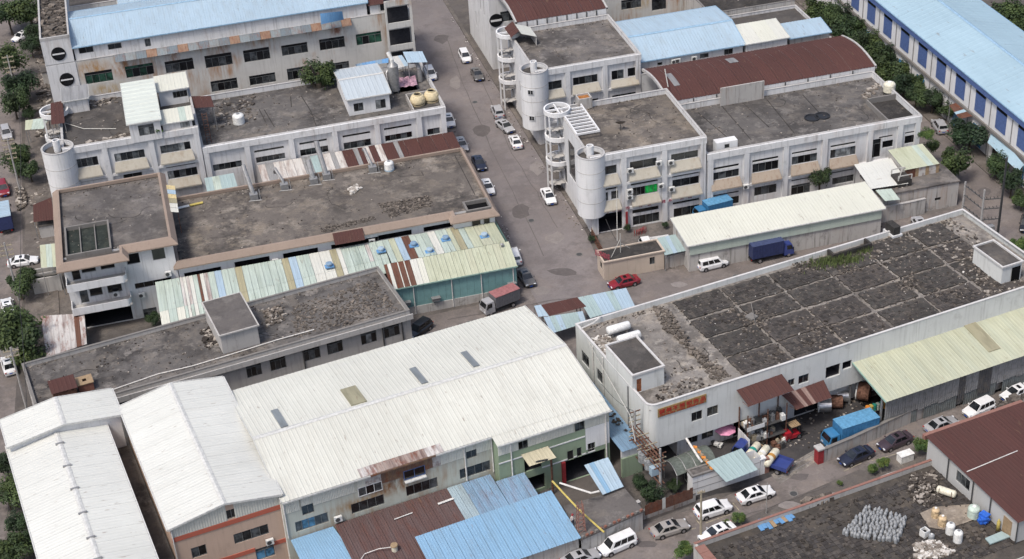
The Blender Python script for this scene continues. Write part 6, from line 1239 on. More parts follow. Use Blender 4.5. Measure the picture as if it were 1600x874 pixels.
while x < L6:
    dk = k in (14, 15) or k % 12 == 11; m = MB(); vs = []; z0 = 1.9+.15*sin(k*2.1) if not dk else .9
    for j in range(7): u = x+.98*j/6; d = .9-(.05 if j % 2 else 0); vs += [(u, d, z0), (u, d, 5.5)]
    m.add(vs, [(2*j, 2*j+2, 2*j+3, 2*j+1) for j in range(6)]); m.build('wall_panel', MATS['sheet_grey' if not dk else 'sheet_dark'], b6)
    m = MB(); vs = []
    for j in range(7): u = x+.98*j/6; d = 1.02-(.05 if j % 2 else 0); vs += [(u, d, .02), (u, d, 2.3)]
    m.add(vs, [(2*j, 2*j+2, 2*j+3, 2*j+1) for j in range(6)])
    if k % 6 != 5: m.build('wall_panel', MATS['sheet_slate'], b6)
    x += 1.0; k += 1
for u in (0.15, 8, 16, 24): m = MB(); m.box(u, 1.1, 0, u+.2, 1.3, 5.5); m.build('post', MATS['grey_metal'], b6); m = MB(); m.box(u, D6_-.4, 0, u+.2, D6_-.2, 6.8); m.build('post', MATS['grey_metal'], b6)
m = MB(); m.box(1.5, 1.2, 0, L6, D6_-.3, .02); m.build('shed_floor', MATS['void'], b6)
# ---- bottom right roof
s7 = Fr(*P(340, 840, 5.0, 't').xy, TS)
b7 = TF('flat_roof_block', 'large dark flat roof with red tiled parapets, jars and tanks at the bottom right', 'building', s7)
q0 = s7.top(170, 690, 5.0, 't'); D7_ = q0[1]
X0 = -0.4; m = MB(); m.box(X0, -14, 0, 60, D7_, 4.3); m.build('wall', MATS['wall_grey'], b7)
m = MB(); m.quad((X0+.1, -13.9, 4.32), (59.9, -13.9, 4.32), (59.9, D7_-.1, 4.32), (X0+.1, D7_-.1, 4.32)); m.build('roof', MATS['roof_black2'], b7)
m = MB(); m.box(X0, D7_-.28, 4.33, 60, D7_, 5.0); m.box(X0, -14, 4.33, X0+.28, D7_-.28, 5.0); m.build('parapet', MATS['wall_grey'], b7)
R_ = random.Random(3); x = X0
while x < 32: m = MB(); m.box(x, D7_-.3, 5.0, x+1.17, D7_+.03, 5.07); m.build('coping_tile', MATS['tile_red'], b7); x += 1.2
y = -14.0
while y < D7_-1.5: m = MB(); m.box(X0-.3, y, 5.0, X0+.9, y+1.17, 5.12); m.build('coping_tile', MATS['tile_red'], b7); y += 1.2
zq = 4.33
U = lambda x, y, v='u', z=zq: s7.top(x, y, z, v)
rubble('roof_crumbs', None, None, s7, [(1, -12), (36, -12), (36, D7_-1), (1, D7_-1)], 1700, zq, .06, .3, ['frag0', 'frag3', 'frag1', 'frag3'], parent=b7, seed=81)
rubble('rubble_heap', 'black and grey rubbish heap beside the rusty steel tank', 'rubbish', s7, [U(*p) for p in ((590, 300), (640, 200), (800, 190), (860, 400), (760, 470), (640, 420))], 520, zq, .12, .5, ['frag0', 'frag3', 'frag1', 'frag4'], seed=82, pile=.9)
rubble('white_rubbish', 'heap of white and pale rubbish at the bottom edge of the dark roof', 'rubbish', s7, [U(*p) for p in ((640, 760), (800, 730), (960, 820), (860, 874), (660, 874))], 420, zq, .1, .4, ['frag5', 'frag4', 'frag2', 'frag5'], seed=83, pile=.6)
rubble('stone_row', 'row of dark stones along the parapet of the dark roof', 'stones', s7, [U(x, y, 't') for x, y in ((1080, 350), (1310, 290), (1330, 330), (1100, 400))], 130, zq, .25, .6, ['frag1', 'frag0', 'frag2'], seed=84, flat=.8)
rubble('loose_tiles', 'loose dark tiles on the far right roof corner behind the brown roof', 'debris', s7, [U(x, y, 's', 5.0) for x, y in ((1330, 300), (1530, 240), (1530, 480), (1430, 400))], 200, 4.9, .2, .5, ['frag1', 'frag0'], seed=85)
def tilegrid(root, x0, y0, x1, y1, z, s, mats, seed, keep=.85, name='roof_tiles', hole=None):
    R2 = random.Random(seed); m = MB(); ph = [R2.uniform(0, 6.28) for _ in range(4)]
    for i in range(int((x1-x0)/s)):
        for j in range(int((y1-y0)/s)):
            x, y = x0+(i+.5)*s, y0+(j+.5)*s
            q = sin(x*.5+ph[0])+sin(y*.7+ph[1])+sin((x+y)*.31+ph[2])
            if R2.random() > keep*(1 if q > -1.1 else .35): continue
            m.m = R2.choice([0, 0, 1, 2]); h = R2.uniform(.03, .07); a = R2.gauss(0, .06)
            c, n = cos(a)*s*.46, sin(a)*s*.46; dz = R2.uniform(-.02, .03); vs = [(x+u*c-v*n, y+u*n+v*c, z+h+dz*u) for u, v in ((-1, -1), (1, -1), (1, 1), (-1, 1))]; m.add(vs+[(p[0], p[1], z) for p in vs], [(0, 1, 2, 3), (4, 5, 1, 0), (5, 6, 2, 1), (6, 7, 3, 2), (7, 4, 0, 3)])
    return m.build(name, [MATS[q] for q in mats], root, kind='stuff')
tilegrid(b7, 1.2, -12, 33, D7_-1.0, zq+.002, .62, ['tile_a', 'tile_b', 'tile_c'], 5)
for i in range(len(ug)-1):
  for j in range(len(vg)-1): tilegrid(b5, ug[i]+.55, vg[j]+.5, ug[i+1]-.5, vg[j+1]-.45, zr5+.17, .5, ['tile_a', 'tile_b', 'tile_c'], 60+i*7+j, .6)
# pale mat
m = MB(); m.add([(*U(*p), zq+.13) for p in ((690, 520), (800, 470), (1080, 450), (1130, 560), (1060, 590), (880, 650), (760, 630))], [(0, 1, 2, 3, 4, 5, 6)]); m.build('pale_mat', MATS['mortar_warm'], b7)
# blue sheet pieces by parapet
r = T('blue_boards', 'strip of vivid blue boards and rags along the dark roof parapet', 'boards', *s7.W(*U(700, 540, 't')).xy, zq, TS)
o0 = Vector(U(700, 540, 't')); o1 = Vector(U(985, 435, 't')); L_ = (o1-o0).length
for k in range(9): m = MB(); f = k/9; m.rbox(L_*(f+.05), R_.uniform(-.5, -.1), .12+.06*(k % 2), L_/9*.95, R_.uniform(1.2, 1.9), .08, R_.uniform(-.15, .15)); m.build('board', MATS['sheet_blue_vivid' if k not in (3, 6) else 'wood'], r)
# grey jars
jr = []
for k in range(165):
    for _ in range(60):
        fx, fy = R_.random(), R_.random(); a = Vector(U(80, 690)).lerp(Vector(U(560, 760)), fx*.9); b = Vector(U(270, 480)).lerp(Vector(U(600, 570)), fx*.95); p = a.lerp(b, fy)
        if all((p-q_).length > .37 for q_ in jr): jr.append(p); break
me_ = None; grp = 'grey gas cylinders standing on the dark roof'
for k, p in enumerate(jr):
    if me_ is None:
        m = MB(); m.lathe([(.001, 0), (.18, .0), (.2, .08), (.2, .62), (.15, .78), (.08, .84), (.09, .98), (.001, 1.0)], 0, 0, 10); o = m.build('gas_cylinder', MATS['jar_grey'], None, smooth=True); me_ = o.data
    else: o = bpy.data.objects.new('gas_cylinder', me_); COL.objects.link(o)
    o.location = s7.W(p.x, p.y, zq); o.scale = (1, 1, R_.uniform(.7, 1.0)); o.rotation_euler = (R_.uniform(-.15, .15), R_.uniform(-.15, .15), 0); tag(o, 'small grey upright canister in the dense cluster on the dark roof', 'canister', grp)
for x, y, r_, h_, mt, lb in ((808, 545, .45, 1.35, 'tank_rust', 'rust stained white plastic barrel, farthest left of the pair on the pale mat'), (862, 610, .48, 1.4, 'tank_rust', 'ochre stained white barrel in front of the rustiest one'), (925, 670, .5, 1.45, 'tank_white', 'white barrel with a grey rim, third in the row'), (985, 735, .5, 1.55, 'tank_white', 'cleanest white barrel, nearest of the row at the mat'), (1108, 540, .68, 1.5, 'tank_green', 'large pale green round tank beside the grey hut wall')):
    p = s7.W(*U(x, y)); tank(lb, p.x, p.y, zq, r_, h_, mt, None, True, 'barrel', 'barrel')
p = s7.W(*U(725, 690)); r = T('bin', 'open square white box with a black inside near the barrels', 'box', p.x, p.y, zq, .3); m = MB(); m.box(-.4, -.4, 0, -.33, .4, .9); m.box(.33, -.4, 0, .4, .4, .9); m.box(-.33, -.4, 0, .33, -.33, .9); m.box(-.33, .33, 0, .33, .4, .9); m.build('side', MATS['tank_white'], r); m = MB(); m.box(-.33, -.33, 0, .33, .33, .5); m.build('bottom', MATS['void'], r)
p = s7.W(*U(778, 720)); tank('small pale grey jerrycan between the square box and the barrels', p.x, p.y, zq, .33, .8, 'jar_grey', None, True, 'jerrycan', 'can')
p = s7.W(*U(895, 375)); r = T('steel_tank', 'dented pale steel tank lying on its side by the rubbish heap', 'tank', p.x, p.y, zq, radians(-48)); r.scale = (.66, .72, .72); m = MB(); m.lathe([(.001, -1.7), (.5, -1.65), (.62, -1.4), (.62, 1.4), (.5, 1.65), (.001, 1.7)], 0, 0, 20); o = m.build('tank_body', MATS['tank_cream'], r, smooth=True); o.rotation_euler = (0, radians(90), 0); o.location = (0, 0, .8)
for s in (-1.1, 1.1): m = MB(); m.box(s-.1, -.6, 0, s+.1, .6, .4); m.tube([(s, -.65, .3), (s, -.65, 1.6)], .05, 4); m.build('frame', MATS['rusty_metal'], r)
p = s7.W(*U(1185, 590)); r = T('crate_stack', 'bright blue plastic crates stacked by the grey hut wall', 'crates', p.x, p.y, zq)
for k in range(5): m = MB(); m.rbox(.15*sin(k*2), .1*cos(k*3), .2+.24*k, 1.0, .8, .2, k*.5); m.build('crate', MATS['blue_plastic'], r)
p = s7.W(*U(1300, 650)); r = T('gas_bottle', 'single tall yellow green gas bottle by the hut door', 'bottle', p.x, p.y, zq); m = MB(); m.lathe([(.001, 0), (.2, 0), (.2, 1.3), (.08, 1.5), (.08, 1.65), (.001, 1.65)], 0, 0, 14); m.build('body', MATS['yellow_paint'], r, smooth=True)
q = [Vector((*s7.W(*U(x, y)).xy, 0)) for x, y in ((1240, 770), (1400, 710), (1200, 725), (1330, 670))]; o = q[0].copy(); r = T('ramp_board', 'pale board ramp lying in front of the hut door', 'board', o.x, o.y); m = MB(); P4 = [v-o for v in q]; m.add([(v.x, v.y, zq+d) for d in (.15, .3) for v in (P4[0], P4[1], P4[3], P4[2])], [(3, 2, 1, 0), (4, 5, 6, 7), (0, 1, 5, 4), (1, 2, 6, 5), (2, 3, 7, 6), (3, 0, 4, 7)]); m.build('board', MATS['sheet_aqua'], r)
for k in range(9):
    p = s7.W(*U(1045+(k % 3)*65+(k//3)*20, 680+(k % 3)*(-14)+(k//3)*30)); r = MB(); r.rbox(0, 0, .12, .42, .35, .22, .3*k); o = r.build('brick', MATS['frag1'], None); o.location = (p.x, p.y, zq); tag(o, 'dark block in the loose grid of blocks on the wet roof', 'block', 'loose blocks')
pp = [P(x, y, zq+.1, 'u') for x, y in ((0, 360), (140, 330), (290, 265), (440, 205), (520, 180))]; r = T('water_pipe', 'thin grey hose curving along the dark roof beside the parapet', 'hose', 0, 0); m = MB(); m.tube(pp, .07, 5); m.build('hose', MATS['pipe_white'], r)
# brown roofed hut on it
q = [s7.top(x, y, 7.6, 's') for x, y in ((870, 540), (1270, 385))]; fl = s7.top(1440, 598, 7.6, 'u')
hb = TF('brown_roof_hut', 'pale walled room with a broad dark brown sheet roof at the right edge', 'building', s7)
x0, y1, y0 = (q[0][0]+fl[0])/2, q[0][1], fl[1]; x1 = q[1][0]+.3
panels(hb, (x0, y0, 7.6), (x0+14, y0, 7.6), (x0, y1, 7.9), (x0+14, y1, 7.9), 14, ['sheet_brown', 'sheet_brown_b'])
wn = [(y0+4.3, 5.6, y0+7.4, 6.9, 2), ]
m = MB(); wallgrid(m, LEFT(x0+.35), y0+.3, y1-.2, 4.33, 7.5, [(y0+8.6, 5.4, y0+11, 6.9)], .2); wallgrid(m, FRONT(y0+.3), x0+.35, x0+14, 4.33, 7.5, [], .2); m.quad((x0+.35, y1-.2, 4.3), (x0+14, y1-.2, 4.3), (x0+14, y1-.2, 7.8), (x0+.35, y1-.2, 7.8)); m.build('wall', MATS['wall_sheet'], hb); window(hb, LEFT(x0+.35), y0+8.6, 5.4, y0+11, 6.9, 3, 'dark', .2)
m = MB(); m.box(x0+.3, y0+1.2, 4.35, x0+.345, y0+2.6, 6.6); m.build('door', MATS['wood'], hb)
for v in (y0+.2, y0+4.8, y0+7.9, y0+12.4): m = MB(); m.tube([(x0+.2, v, 4.4), (x0+.2, v, 7.5)], .08, 5); m.build('downpipe', MATS['dark_metal'], hb)
m = MB(); m.box(x0, y1+.03, 7.3, x0+14, y1+.5, 7.9); m.build('tiled_edge', MATS['tile_red'], hb); q = [s7.L(P(x, y, 7.85, 's')) for x, y in ((1140, 775), (1485, 632))]; m = MB(); m.tube([q[0], q[1]], .06, 5); m.build('pipe', MATS['pipe_white'], hb)
# ================= ground surfaces
def zpoly(name, mat, pts, z, view='Z', kind='structure'):
    m = MB(); p = [P(x, y, z, view) for x, y in pts]; m.add(p, [tuple(range(len(p)))]); return m.build(name, MATS[mat], kind=kind)
m = MB(); m.quad((-1500, -600, 0), (1600, -600, 0), (1600, 2400, 0), (-1500, 2400, 0)); m.build('ground', MATS['yard_mid2'], kind='structure')
m = MB(); m.add([(46.6, 185, .008), (57.4, 185, .008), (58.9, 202, .008), (58.9, 420, .008), (48.2, 420, .008), (47.0, 262, .008)], [(0, 1, 2, 3, 4, 5)]); m.build('road', MATS['asphalt'], kind='structure')
m = MB(); m.add([(-24, 185.0, .004), (-24, 176, .004), (47.0, 164, .004), (128, 180, .004), (128, 190, .004), (57, 188.2, .004), (57, 195, .004), (46, 195, .004), (45, 188.6, .004), (26, 188, .004)], [tuple(range(10))]); m.build('alley', MATS['asphalt_b'], kind='structure')
m = MB(); m.add([(113.6, 188, .012), (123.2, 188, .012), (123.2, 330, .012), (115.4, 330, .012)], [(0, 1, 2, 3)]); m.build('road', MATS['asphalt_b'], kind='structure')
m = MB(); m.box(123.3, 150, 0, 125.6, 330, .14); m.build('pavement', MATS['pavement'], kind='structure')
m = MB(); m.box(58.95, 203.5, 0, 59.6, 300, .13); m.build('pavement', MATS['pavement'], kind='structure')
m = MB(); m.box(46.3, 201, 0, 47.0, 262, .13); m.build('pavement', MATS['pavement'], kind='structure')
m = MB(); m.quad((59.5, 189.5, .016), (114, 189.5, .016), (114, 201.2, .016), (59.5, 201.2, .016)); m.build('forecourt', MATS['yard_mid'], kind='structure')
m = MB(); m.add([(-60, 120, .008), (-29.0, 120, .008), (-24.6, 215, .008), (-23.5, 420, .008), (-60, 420, .008)], [(0, 1, 2, 3, 4)]); m.build('road', MATS['asphalt_b'], kind='structure')
m = MB(); m.add([(-24.4, 205, 0), (-19.5, 205, 0), (-19.5, 300, 0), (-23.3, 300, 0)]+[(-24.4, 205, .14), (-19.5, 205, .14), (-19.5, 300, .14), (-23.3, 300, .14)], [(4, 5, 6, 7), (0, 1, 5, 4), (1, 2, 6, 5), (3, 0, 4, 7)]); m.build('pavement', MATS['pavement'], kind='structure')
fs_ = Fr(*P(1014, 760, 0).xy, TS)
u_ = lambda x, y: fs_.top(x, y, 0)
# street at the bottom right and the working yard
pts = [fs_.W(-60, -10.2), fs_.W(80, -10.2), fs_.W(80, .6), fs_.W(-60, -4.5)]
zpoly('yard', 'yard_dark', [(1010, 702), (1060, 690), (1180, 640), (1330, 585), (1392, 650), (1275, 722), (1200, 762), (1120, 772), (1060, 790)], .008)
zpoly('road', 'asphalt_b', [(700, 960), (860, 874), (1000, 822), (1100, 790), (1205, 745), (1275, 712), (1420, 662), (1700, 560), (1700, 640), (1450, 690), (1340, 735), (1100, 838), (1040, 880), (900, 960)], .012)
zpoly('concrete_apron', 'roof_pale', [(1205, 742), (1278, 700), (1290, 712), (1218, 757)], .016)
# painted parking lines along the street
def line(a, b, z=.02, w=.12, view='Z', mat='line_paint', name='parking_line'):
    p, q = P(*a, z, view), P(*b, z, view); d = q-p; m = MB(); n = Vector((-d.y, d.x, 0)).normalized()*w/2; m.quad(p-n, q-n, q+n, p+n); return m.build(name, MATS[mat], kind='structure')
for a, b in (((280, 520), (570, 415)), ((505, 350), (565, 420)), ((200, 490), (240, 540)), ((60, 600), (200, 560))): line(a, b, view='t')
line((300, 770), (420, 715), view='s'); line((490, 700), (700, 640), view='s')
# rail of the sliding gate
for dx in (0, 14): m = MB(); m.tube([P(1212+dx*.3, 742+dx*.45, .03), P(1280+dx*.3, 705+dx*.45, .03)], .04, 4); tag(m.build('gate_rail', MATS['grey_metal']), 'steel gate rail set in the yard entrance, '+('upper' if dx == 0 else 'lower')+' of the two', 'rail')
# ================= walls along streets
def lowwall(label, pts, view, h, t, mat, cope='coping', name='boundary_wall', cat='wall', zb=0):
    p = [P(x, y, zb, view) for x, y in pts]; o = p[0].copy(); o.z = 0; r = T(name, label, cat, o.x, o.y)
    for a, b in zip(p[:-1], p[1:]):
        d = b-a; L = d.length; c = (a+b)/2-o; m = MB(); m.rbox(c.x, c.y, zb+h/2, L-.01, t, h, atan2(d.y, d.x)); m.build('wall_section', MATS[mat], r)
        m = MB(); m.rbox(c.x, c.y, zb+h+.05, L, t+.14, .1, atan2(d.y, d.x)); m.build('coping', MATS[cope], r)
    return r
lowwall('stained grey boundary wall between the loading yard and the street', [(1284, 722), (1330, 703), (1387, 676), (1440, 652), (1520, 622), (1600, 592), (1680, 565)], 'Z', 1.9, .3, 'wall_old', 'coping_dark')
lowwall('weathered street wall below the blue shed and concrete annex', [(760, 905), (850, 872), (935, 838), (1000, 810)], 'Z', 2.6, .35, 'wall_old', 'coping')
lowwall('low patched street wall under the rusty fence', [(1002, 812), (1060, 792), (1086, 782)], 'Z', 1.2, .3, 'wall_old', 'coping_dark')
# rusty fence sheets
p0, p1 = P(1008, 806, 1.3), P(1083, 779, 1.3); r = T('rusty_fence', 'rust red sheet fence standing on the low street wall', 'fence', p0.x, p0.y)
for k in range(14):
    a, b = p0.lerp(p1, k/14)-p0, p0.lerp(p1, (k+.95)/14)-p0; z = 1.3
    m = MB(); m.add([(a.x, a.y, z), (b.x, b.y, z), (b.x, b.y, z+1.5+.2*(k % 2)), (a.x, a.y, z+1.5+.2*(k % 2)), (a.x, a.y+.05, z), (b.x, b.y+.05, z), (b.x, b.y+.05, z+1.5), (a.x, a.y+.05, z+1.5)], [(0, 1, 2, 3), (7, 6, 5, 4), (3, 2, 6, 7), (0, 3, 7, 4), (1, 5, 6, 2)]); m.build('fence_panel', MATS['sheet_rust' if k != 5 else 'sheet_white_b'], r)
# white hut by the gate
h0, h1 = P(1082, 776, 0), P(1205, 737, 0); th_ = atan2(h1.y-h0.y, h1.x-h0.x); fh = Fr(h0.x, h0.y, th_); Lh = (h1-h0).length
r = TF('gate_hut', 'long low white hut by the street with half concrete and half aqua sheet roof', 'building', fh)
us = fh.top(515, 690, 2.9, 'r')[0]; q = fh.top(215, 645, 2.9, 'r'); dh = min(5.0, fh.top(215, 645, 2.9, 'r')[1])
ex = MB(); wallgrid(ex, FRONT(), 0, Lh-1.6, 0, 2.9, [], .2); wallgrid(ex, LEFT(), 0, dh, 0, 2.9, [(1.2, 1.0, 2.2, 2.2)], .2); ex.quad((Lh-1.6, 0, 0), (Lh-1.6, dh, 0), (Lh-1.6, dh, 2.9), (Lh-1.6, 0, 2.9)); ex.quad((0, dh, 0), (Lh-1.6, dh, 0), (Lh-1.6, dh, 2.9), (0, dh, 2.9)); ex.build('wall', MATS['wall_clean'], r)
window(r, LEFT(), 1.2, 1.0, 2.2, 2.2, 1, 'dark', .2)
m = MB(); m.box(-.1, -.1, 2.9, us, .15, 3.15); m.box(-.1, dh-.15, 2.9, us, dh+.1, 3.1); m.box(-.1, .15, 2.9, .15, dh-.15, 3.15); m.build('parapet', MATS['coping_dark'], r); m = MB(); m.quad((0, 0, 2.95), (us, 0, 2.95), (us, dh, 2.95), (0, dh, 2.95)); m.build('concrete_roof', MATS['roof_conc'], r)
aq = [fh.L(P(x, y, z, 'r')) for x, y, z in ((535, 690, 3.05), (733, 612, 3.05), (413, 565, 3.5), (632, 480, 3.5))]; panels(r, aq[0], aq[1], aq[2], aq[3], 8, 'sheet_aqua', pitch=.4)
m = MB()
for k in range(9): m.rbox(us-.05+.05*sin(k*3), .2+k*.55, 3.2, .5, .42, .16, k*.7)
for k in range(9):
    mm = MB(); mm.rbox(0, 0, 0, .5, .42, .16, k*.7); o = mm.build('roof_weight', MATS['wood' if k % 2 else 'orange'], r); o.location = (us-.1, .2+k*.55, 3.22)
for zc_ in (1.0, 2.0): m = MB(); m.box(.02, -.03, zc_, Lh-1.65, -.004, zc_+.04); m.build('wall_groove', MATS['coping_dark'], r)
m = MB(); m.box(Lh-1.5, 0, 0, Lh-.9, .6, 2.3); m.box(Lh-1.6, -.1, 2.3, Lh-.8, .7, 2.45); m.build('gate_pier', MATS['wall_clean'], r); m = MB(); m.box(Lh-.88, -.02, 0, Lh-.3, .5, 2.2); m.build('gate_panel', MATS['tile_red'], r)
p = P(1280, 722, 0); r = T('gate_pillar', 'red gate pillar with pale cap at the end of the street wall', 'pillar', p.x, p.y, 0, TS)
m = MB(); m.box(-.45, -.4, 0, .35, .5, 2.1); m.build('pillar_block', MATS['red_paint'], r); m = MB(); m.box(-.55, -.5, 2.1, .45, .6, 2.3); m.build('cap', MATS['coping'], r)
# olive barrel canopy
q = [P(x, y, 2.9, 'r') for x, y in ((230, 640), (475, 540), (150, 545), (390, 450))]
o = Vector((*q[0].xy, 0)); r = T('barrel_canopy', 'dark olive arched tarpaulin canopy behind the white gate hut', 'canopy', o.x, o.y); e = q[1]-q[0]; s_ = q[2]-q[0]
for k in range(4):
    a, b = k/4, (k+1)/4-.004; m = MB(); vs = []
    for j in range(9):
        t = j/8; h = 2.2+1.1*sin(pi*(.12+.76*t))
        for f in (a, b): v = e*f+s_*t; vs.append((v.x, v.y, h))
    m.add(vs, [(2*j, 2*j+1, 2*j+3, 2*j+2) for j in range(8)]); m.build('cover', MATS['olive_tarp'], r, smooth=True)
    m = MB(); m.tube([((e*a+s_*(j/8)).x, (e*a+s_*(j/8)).y, 2.24+1.1*sin(pi*(.12+.76*j/8))) for j in range(9)], .05, 5); m.build('rib', MATS['grey_metal'], r)
for f in (0, .5, 1):
    for g_ in (0, 1): v = e*f+s_*g_; m = MB(); m.box(v.x-.05, v.y-.05, 0, v.x+.05, v.y+.05, 2.5); m.build('post', MATS['grey_metal'], r)
r = T('exhaust_duct', 'long pale slanting duct rising from the white hut to the sign workshop', 'duct', 0, 0); m = MB(); m.tube([P(1097, 722, 3.2), P(1092, 716, 3.6), P(1072, 685, 5.0)], .15, 8); m.build('pipe', MATS['pipe_white'], r)
# ================= lane between the blocks: blue annex, old buildings, sheds of the alley
q = [P(x, y, z, 'q') for (x, y), z in zip(((625, 360), (785, 295), (595, 60), (640, 150)), (4.6, 4.6, 5.4, 5.4))]
fA = Fr(*s4.W(W4+.25, -3.6).xy, TS)
r = TF('blue_annex', 'narrow blue roofed annex with pale green wall beside the sign workshop', 'building', fA)
a0 = fA.top(625, 360, 4.2, 'q'); a1 = fA.top(785, 300, 4.2, 'q')
wA = min(5.2, a1[0]-.1)
panels(r, (.1, a0[1]+.1, 4.2), (wA, a0[1]+.1, 4.2), (.1, a0[1]+14, 4.6), (wA, a0[1]+14, 4.6), 6, ['sheet_blue_old2'], splits=3)
m = MB(); m.box(.2, a0[1]+.5, 2.9, wA-.1, a0[1]+.7, 4.1); m.build('upper_wall', MATS['wall_white'], r); m = MB(); m.box(.2, a0[1]+.3, 0, wA-.1, a0[1]+.7, 2.9); m.build('wall', MATS['wall_green'], r)
rubble('roof_litter', 'dark leaves and rags on the narrow blue annex roof', 'litter', fA, [(2.0, a0[1]+2), (wA-.2, a0[1]+1.5), (wA-.4, a0[1]+13), (1.0, a0[1]+12)], 60, 4.5, .1, .4, ['frag0', 'frag3'], seed=91, flat=.15)
# alley sheds: brown and pale blue gabled roof near the corner
zz = 3.4
lean('pale blue gabled shed roof with overlapping sheets in the alley behind the rubble roof', [(955, 500), (1210, 430), (885, 382), (1160, 328)], 3.0, 3.6, ['sheet_aqua', 'sheet_blue_pale'], 7, 'l', 'shed', 'alley_shed')
lean('dark brown sheet roof of the alley shed', [(722, 488), (935, 435), (675, 425), (880, 382)], 3.3, 3.8, ['sheet_brown', 'sheet_brown_b'], 6, 'l', 'shed', 'alley_shed')
lean('pale blue lower lean-to in front of the brown alley shed', [(735, 588), (935, 525), (690, 495), (912, 460)], 2.4, 3.2, ['sheet_aqua', 'sheet_blue_pale'], 7, 'l', 'shed', 'alley_shed')
lean('small pale blue end sheet left of the brown alley shed', [(660, 492), (722, 488), (636, 430), (676, 424)], 3.2, 3.7, ['sheet_blue_pale'], 2, 'l', 'shed', 'alley_shed')
# off white long shed of the yard
sh0 = (69.0, 185.7+.1)
r = shed('long_shed', 'long cream white single slope shed roof along the yard wall', 'shed', g0, 69.6, 99.7, 186.4, 193.2, 0, 4.7, 5.4, 31, ['sheet_cream', 'sheet_cream'], wm='wall_old', over=.4)
m = MB(); m.box(69.7, 186.2, 2.9, 99.6, 186.38, 4.5); m.build('upper_wall', MATS['sheet_mint_wall'], r)
lean('small pale blue sheet roof joining the guard hut and the long cream shed', [(790, 632), (925, 603), (742, 525), (862, 500)], 2.8, 3.1, ['sheet_aqua', 'sheet_blue_pale'], 5, 'v')
lowwall('stained alley wall below the long cream shed', [(790, 715), (1000, 665), (1310, 600)], 'v', 2.0, .3, 'wall_old', 'coping')
lowwall('streaky concrete alley wall right of the parked dark blue truck', [(560, 650), (760, 588), (1060, 535), (1190, 508), (1260, 492)], 'i', 2.6, .3, 'wall_old', 'coping')
# beige guard hut
fg = Fr(57.4, 188.4)
r = TF('guard_hut', 'beige guard hut at the yard corner with black flat roof and red ornament', 'building', fg)
m = MB(); wl_ = [(6.9, 1.2, 7.7, 2.4, 2)]; wallgrid(m, FRONT(), 0, 9.1, 0, 3.0, wl_, .2); wallgrid(m, LEFT(), 0, 3.2, 0, 3.0, [(1, 1.2, 2, 2.3)], .2); m.quad((9.1, 0, 0), (9.1, 3.2, 0), (9.1, 3.2, 3), (9.1, 0, 3)); m.quad((0, 3.2, 0), (9.1, 3.2, 0), (9.1, 3.2, 3), (0, 3.2, 3)); m.build('wall', MATS['wall_beige'], r)
window(r, FRONT(), *wl_[0], 'dark', .2); window(r, LEFT(), 1, 1.2, 2, 2.3, 1, 'dark', .2)
m = MB(); m.box(-.15, -.15, 3.0, 9.25, .1, 3.2); m.box(-.15, .1, 3.0, .1, 3.2, 3.2); m.box(9.0, .1, 3.0, 9.25, 3.2, 3.2); m.box(-.15, 3.2, 3.0, 9.25, 3.4, 3.2); m.build('parapet', MATS['wall_beige'], r)
m = MB(); m.quad((0, 0, 3.02), (9.1, 0, 3.02), (9.1, 3.3, 3.02), (0, 3.3, 3.02)); m.build('roof', MATS['roof_black'], r)
r = T('red_ornament', 'dark red decorative letters standing at the corner of the guard hut roof', 'sign', *fg.W(.2, 1.2).xy, 3.2, radians(-55))
letters(r, '服裝城', lambda a, d, z: (a, d, z), -.9, 0, 1.1, 'red_text', .85)
# aerial mast on the guard hut
r = T('mast', 'thin white mast with diagonal stays on the guard hut roof', 'mast', *fg.W(3.1, 1.8).xy, 3.05); m = MB(); m.tube([(0, 0, 0), (0, 0, 3.2)], .07, 6); m.tube([(0, 0, 2.3), (-1.7, -.8, 0)], .05, 5); m.tube([(0, 0, 1.6), (1.6, .5, .1)], .05, 5); m.build('frame', MATS['cable_pale'], r)
# yard fence along the road
p0, p1 = Vector((58.9, 190.2, 0)), Vector((59.3, 200.6, 0)); r = T('yard_fence', 'rusty brown bar fence between the road and the yard', 'fence', p0.x, p0.y)
for k in range(26): v = (p1-p0)*k/25; m = MB(); m.box(v.x-.04, v.y-.04, 0, v.x+.04, v.y+.04, 1.7); m.build('bar', MATS['rusty_metal'], r)
for z in (.3, 1.5): m = MB(); m.tube([(0, 0, z), (p1.x-p0.x, p1.y-p0.y, z)], .05, 4); m.build('rail', MATS['rusty_metal'], r)
# old ruins hut at the right of the alley
fr_ = Fr(101.2, 190.2)
r = TF('ruined_hut', 'crumbling grey white concrete hut with an old water tank frame at the alley end', 'building', fr_)
ww = fr_.fo('w', [(440, 480, 480, 492, 1, 'black')]); m = MB(); wallgrid(m, FRONT(), 0, 13.0, 0, 4.2, ww, .2); m.quad((0, 0, 0), (0, 6.6, 0), (0, 6.6, 4.2), (0, 0, 4.2)); m.quad((13, 0, 0), (13, 6.6, 0), (13, 6.6, 4.2), (13, 0, 4.2)); m.quad((0, 6.6, 0), (13, 6.6, 0), (13, 6.6, 4.2), (0, 6.6, 4.2)); m.build('wall', MATS['wall_old'], r)
for o in ww: window(r, FRONT(), *o[:4], 1, 'black', .2)
m = MB(); m.box(-.1, -.15, 4.2, 13.1, 6.7, 4.4); m.build('roof', MATS['roof_conc'], r)
a = fr_.top(260, 440, 5.5, 'w'); b = fr_.top(375, 440, 5.5, 'w'); m = MB(); x0, x1, y0 = a[0], b[0], 1.0
m.box(x0, y0, 4.4, x1, y0+2.4, 5.6); m.build('water_box', MATS['roof_black'], r); m = MB()
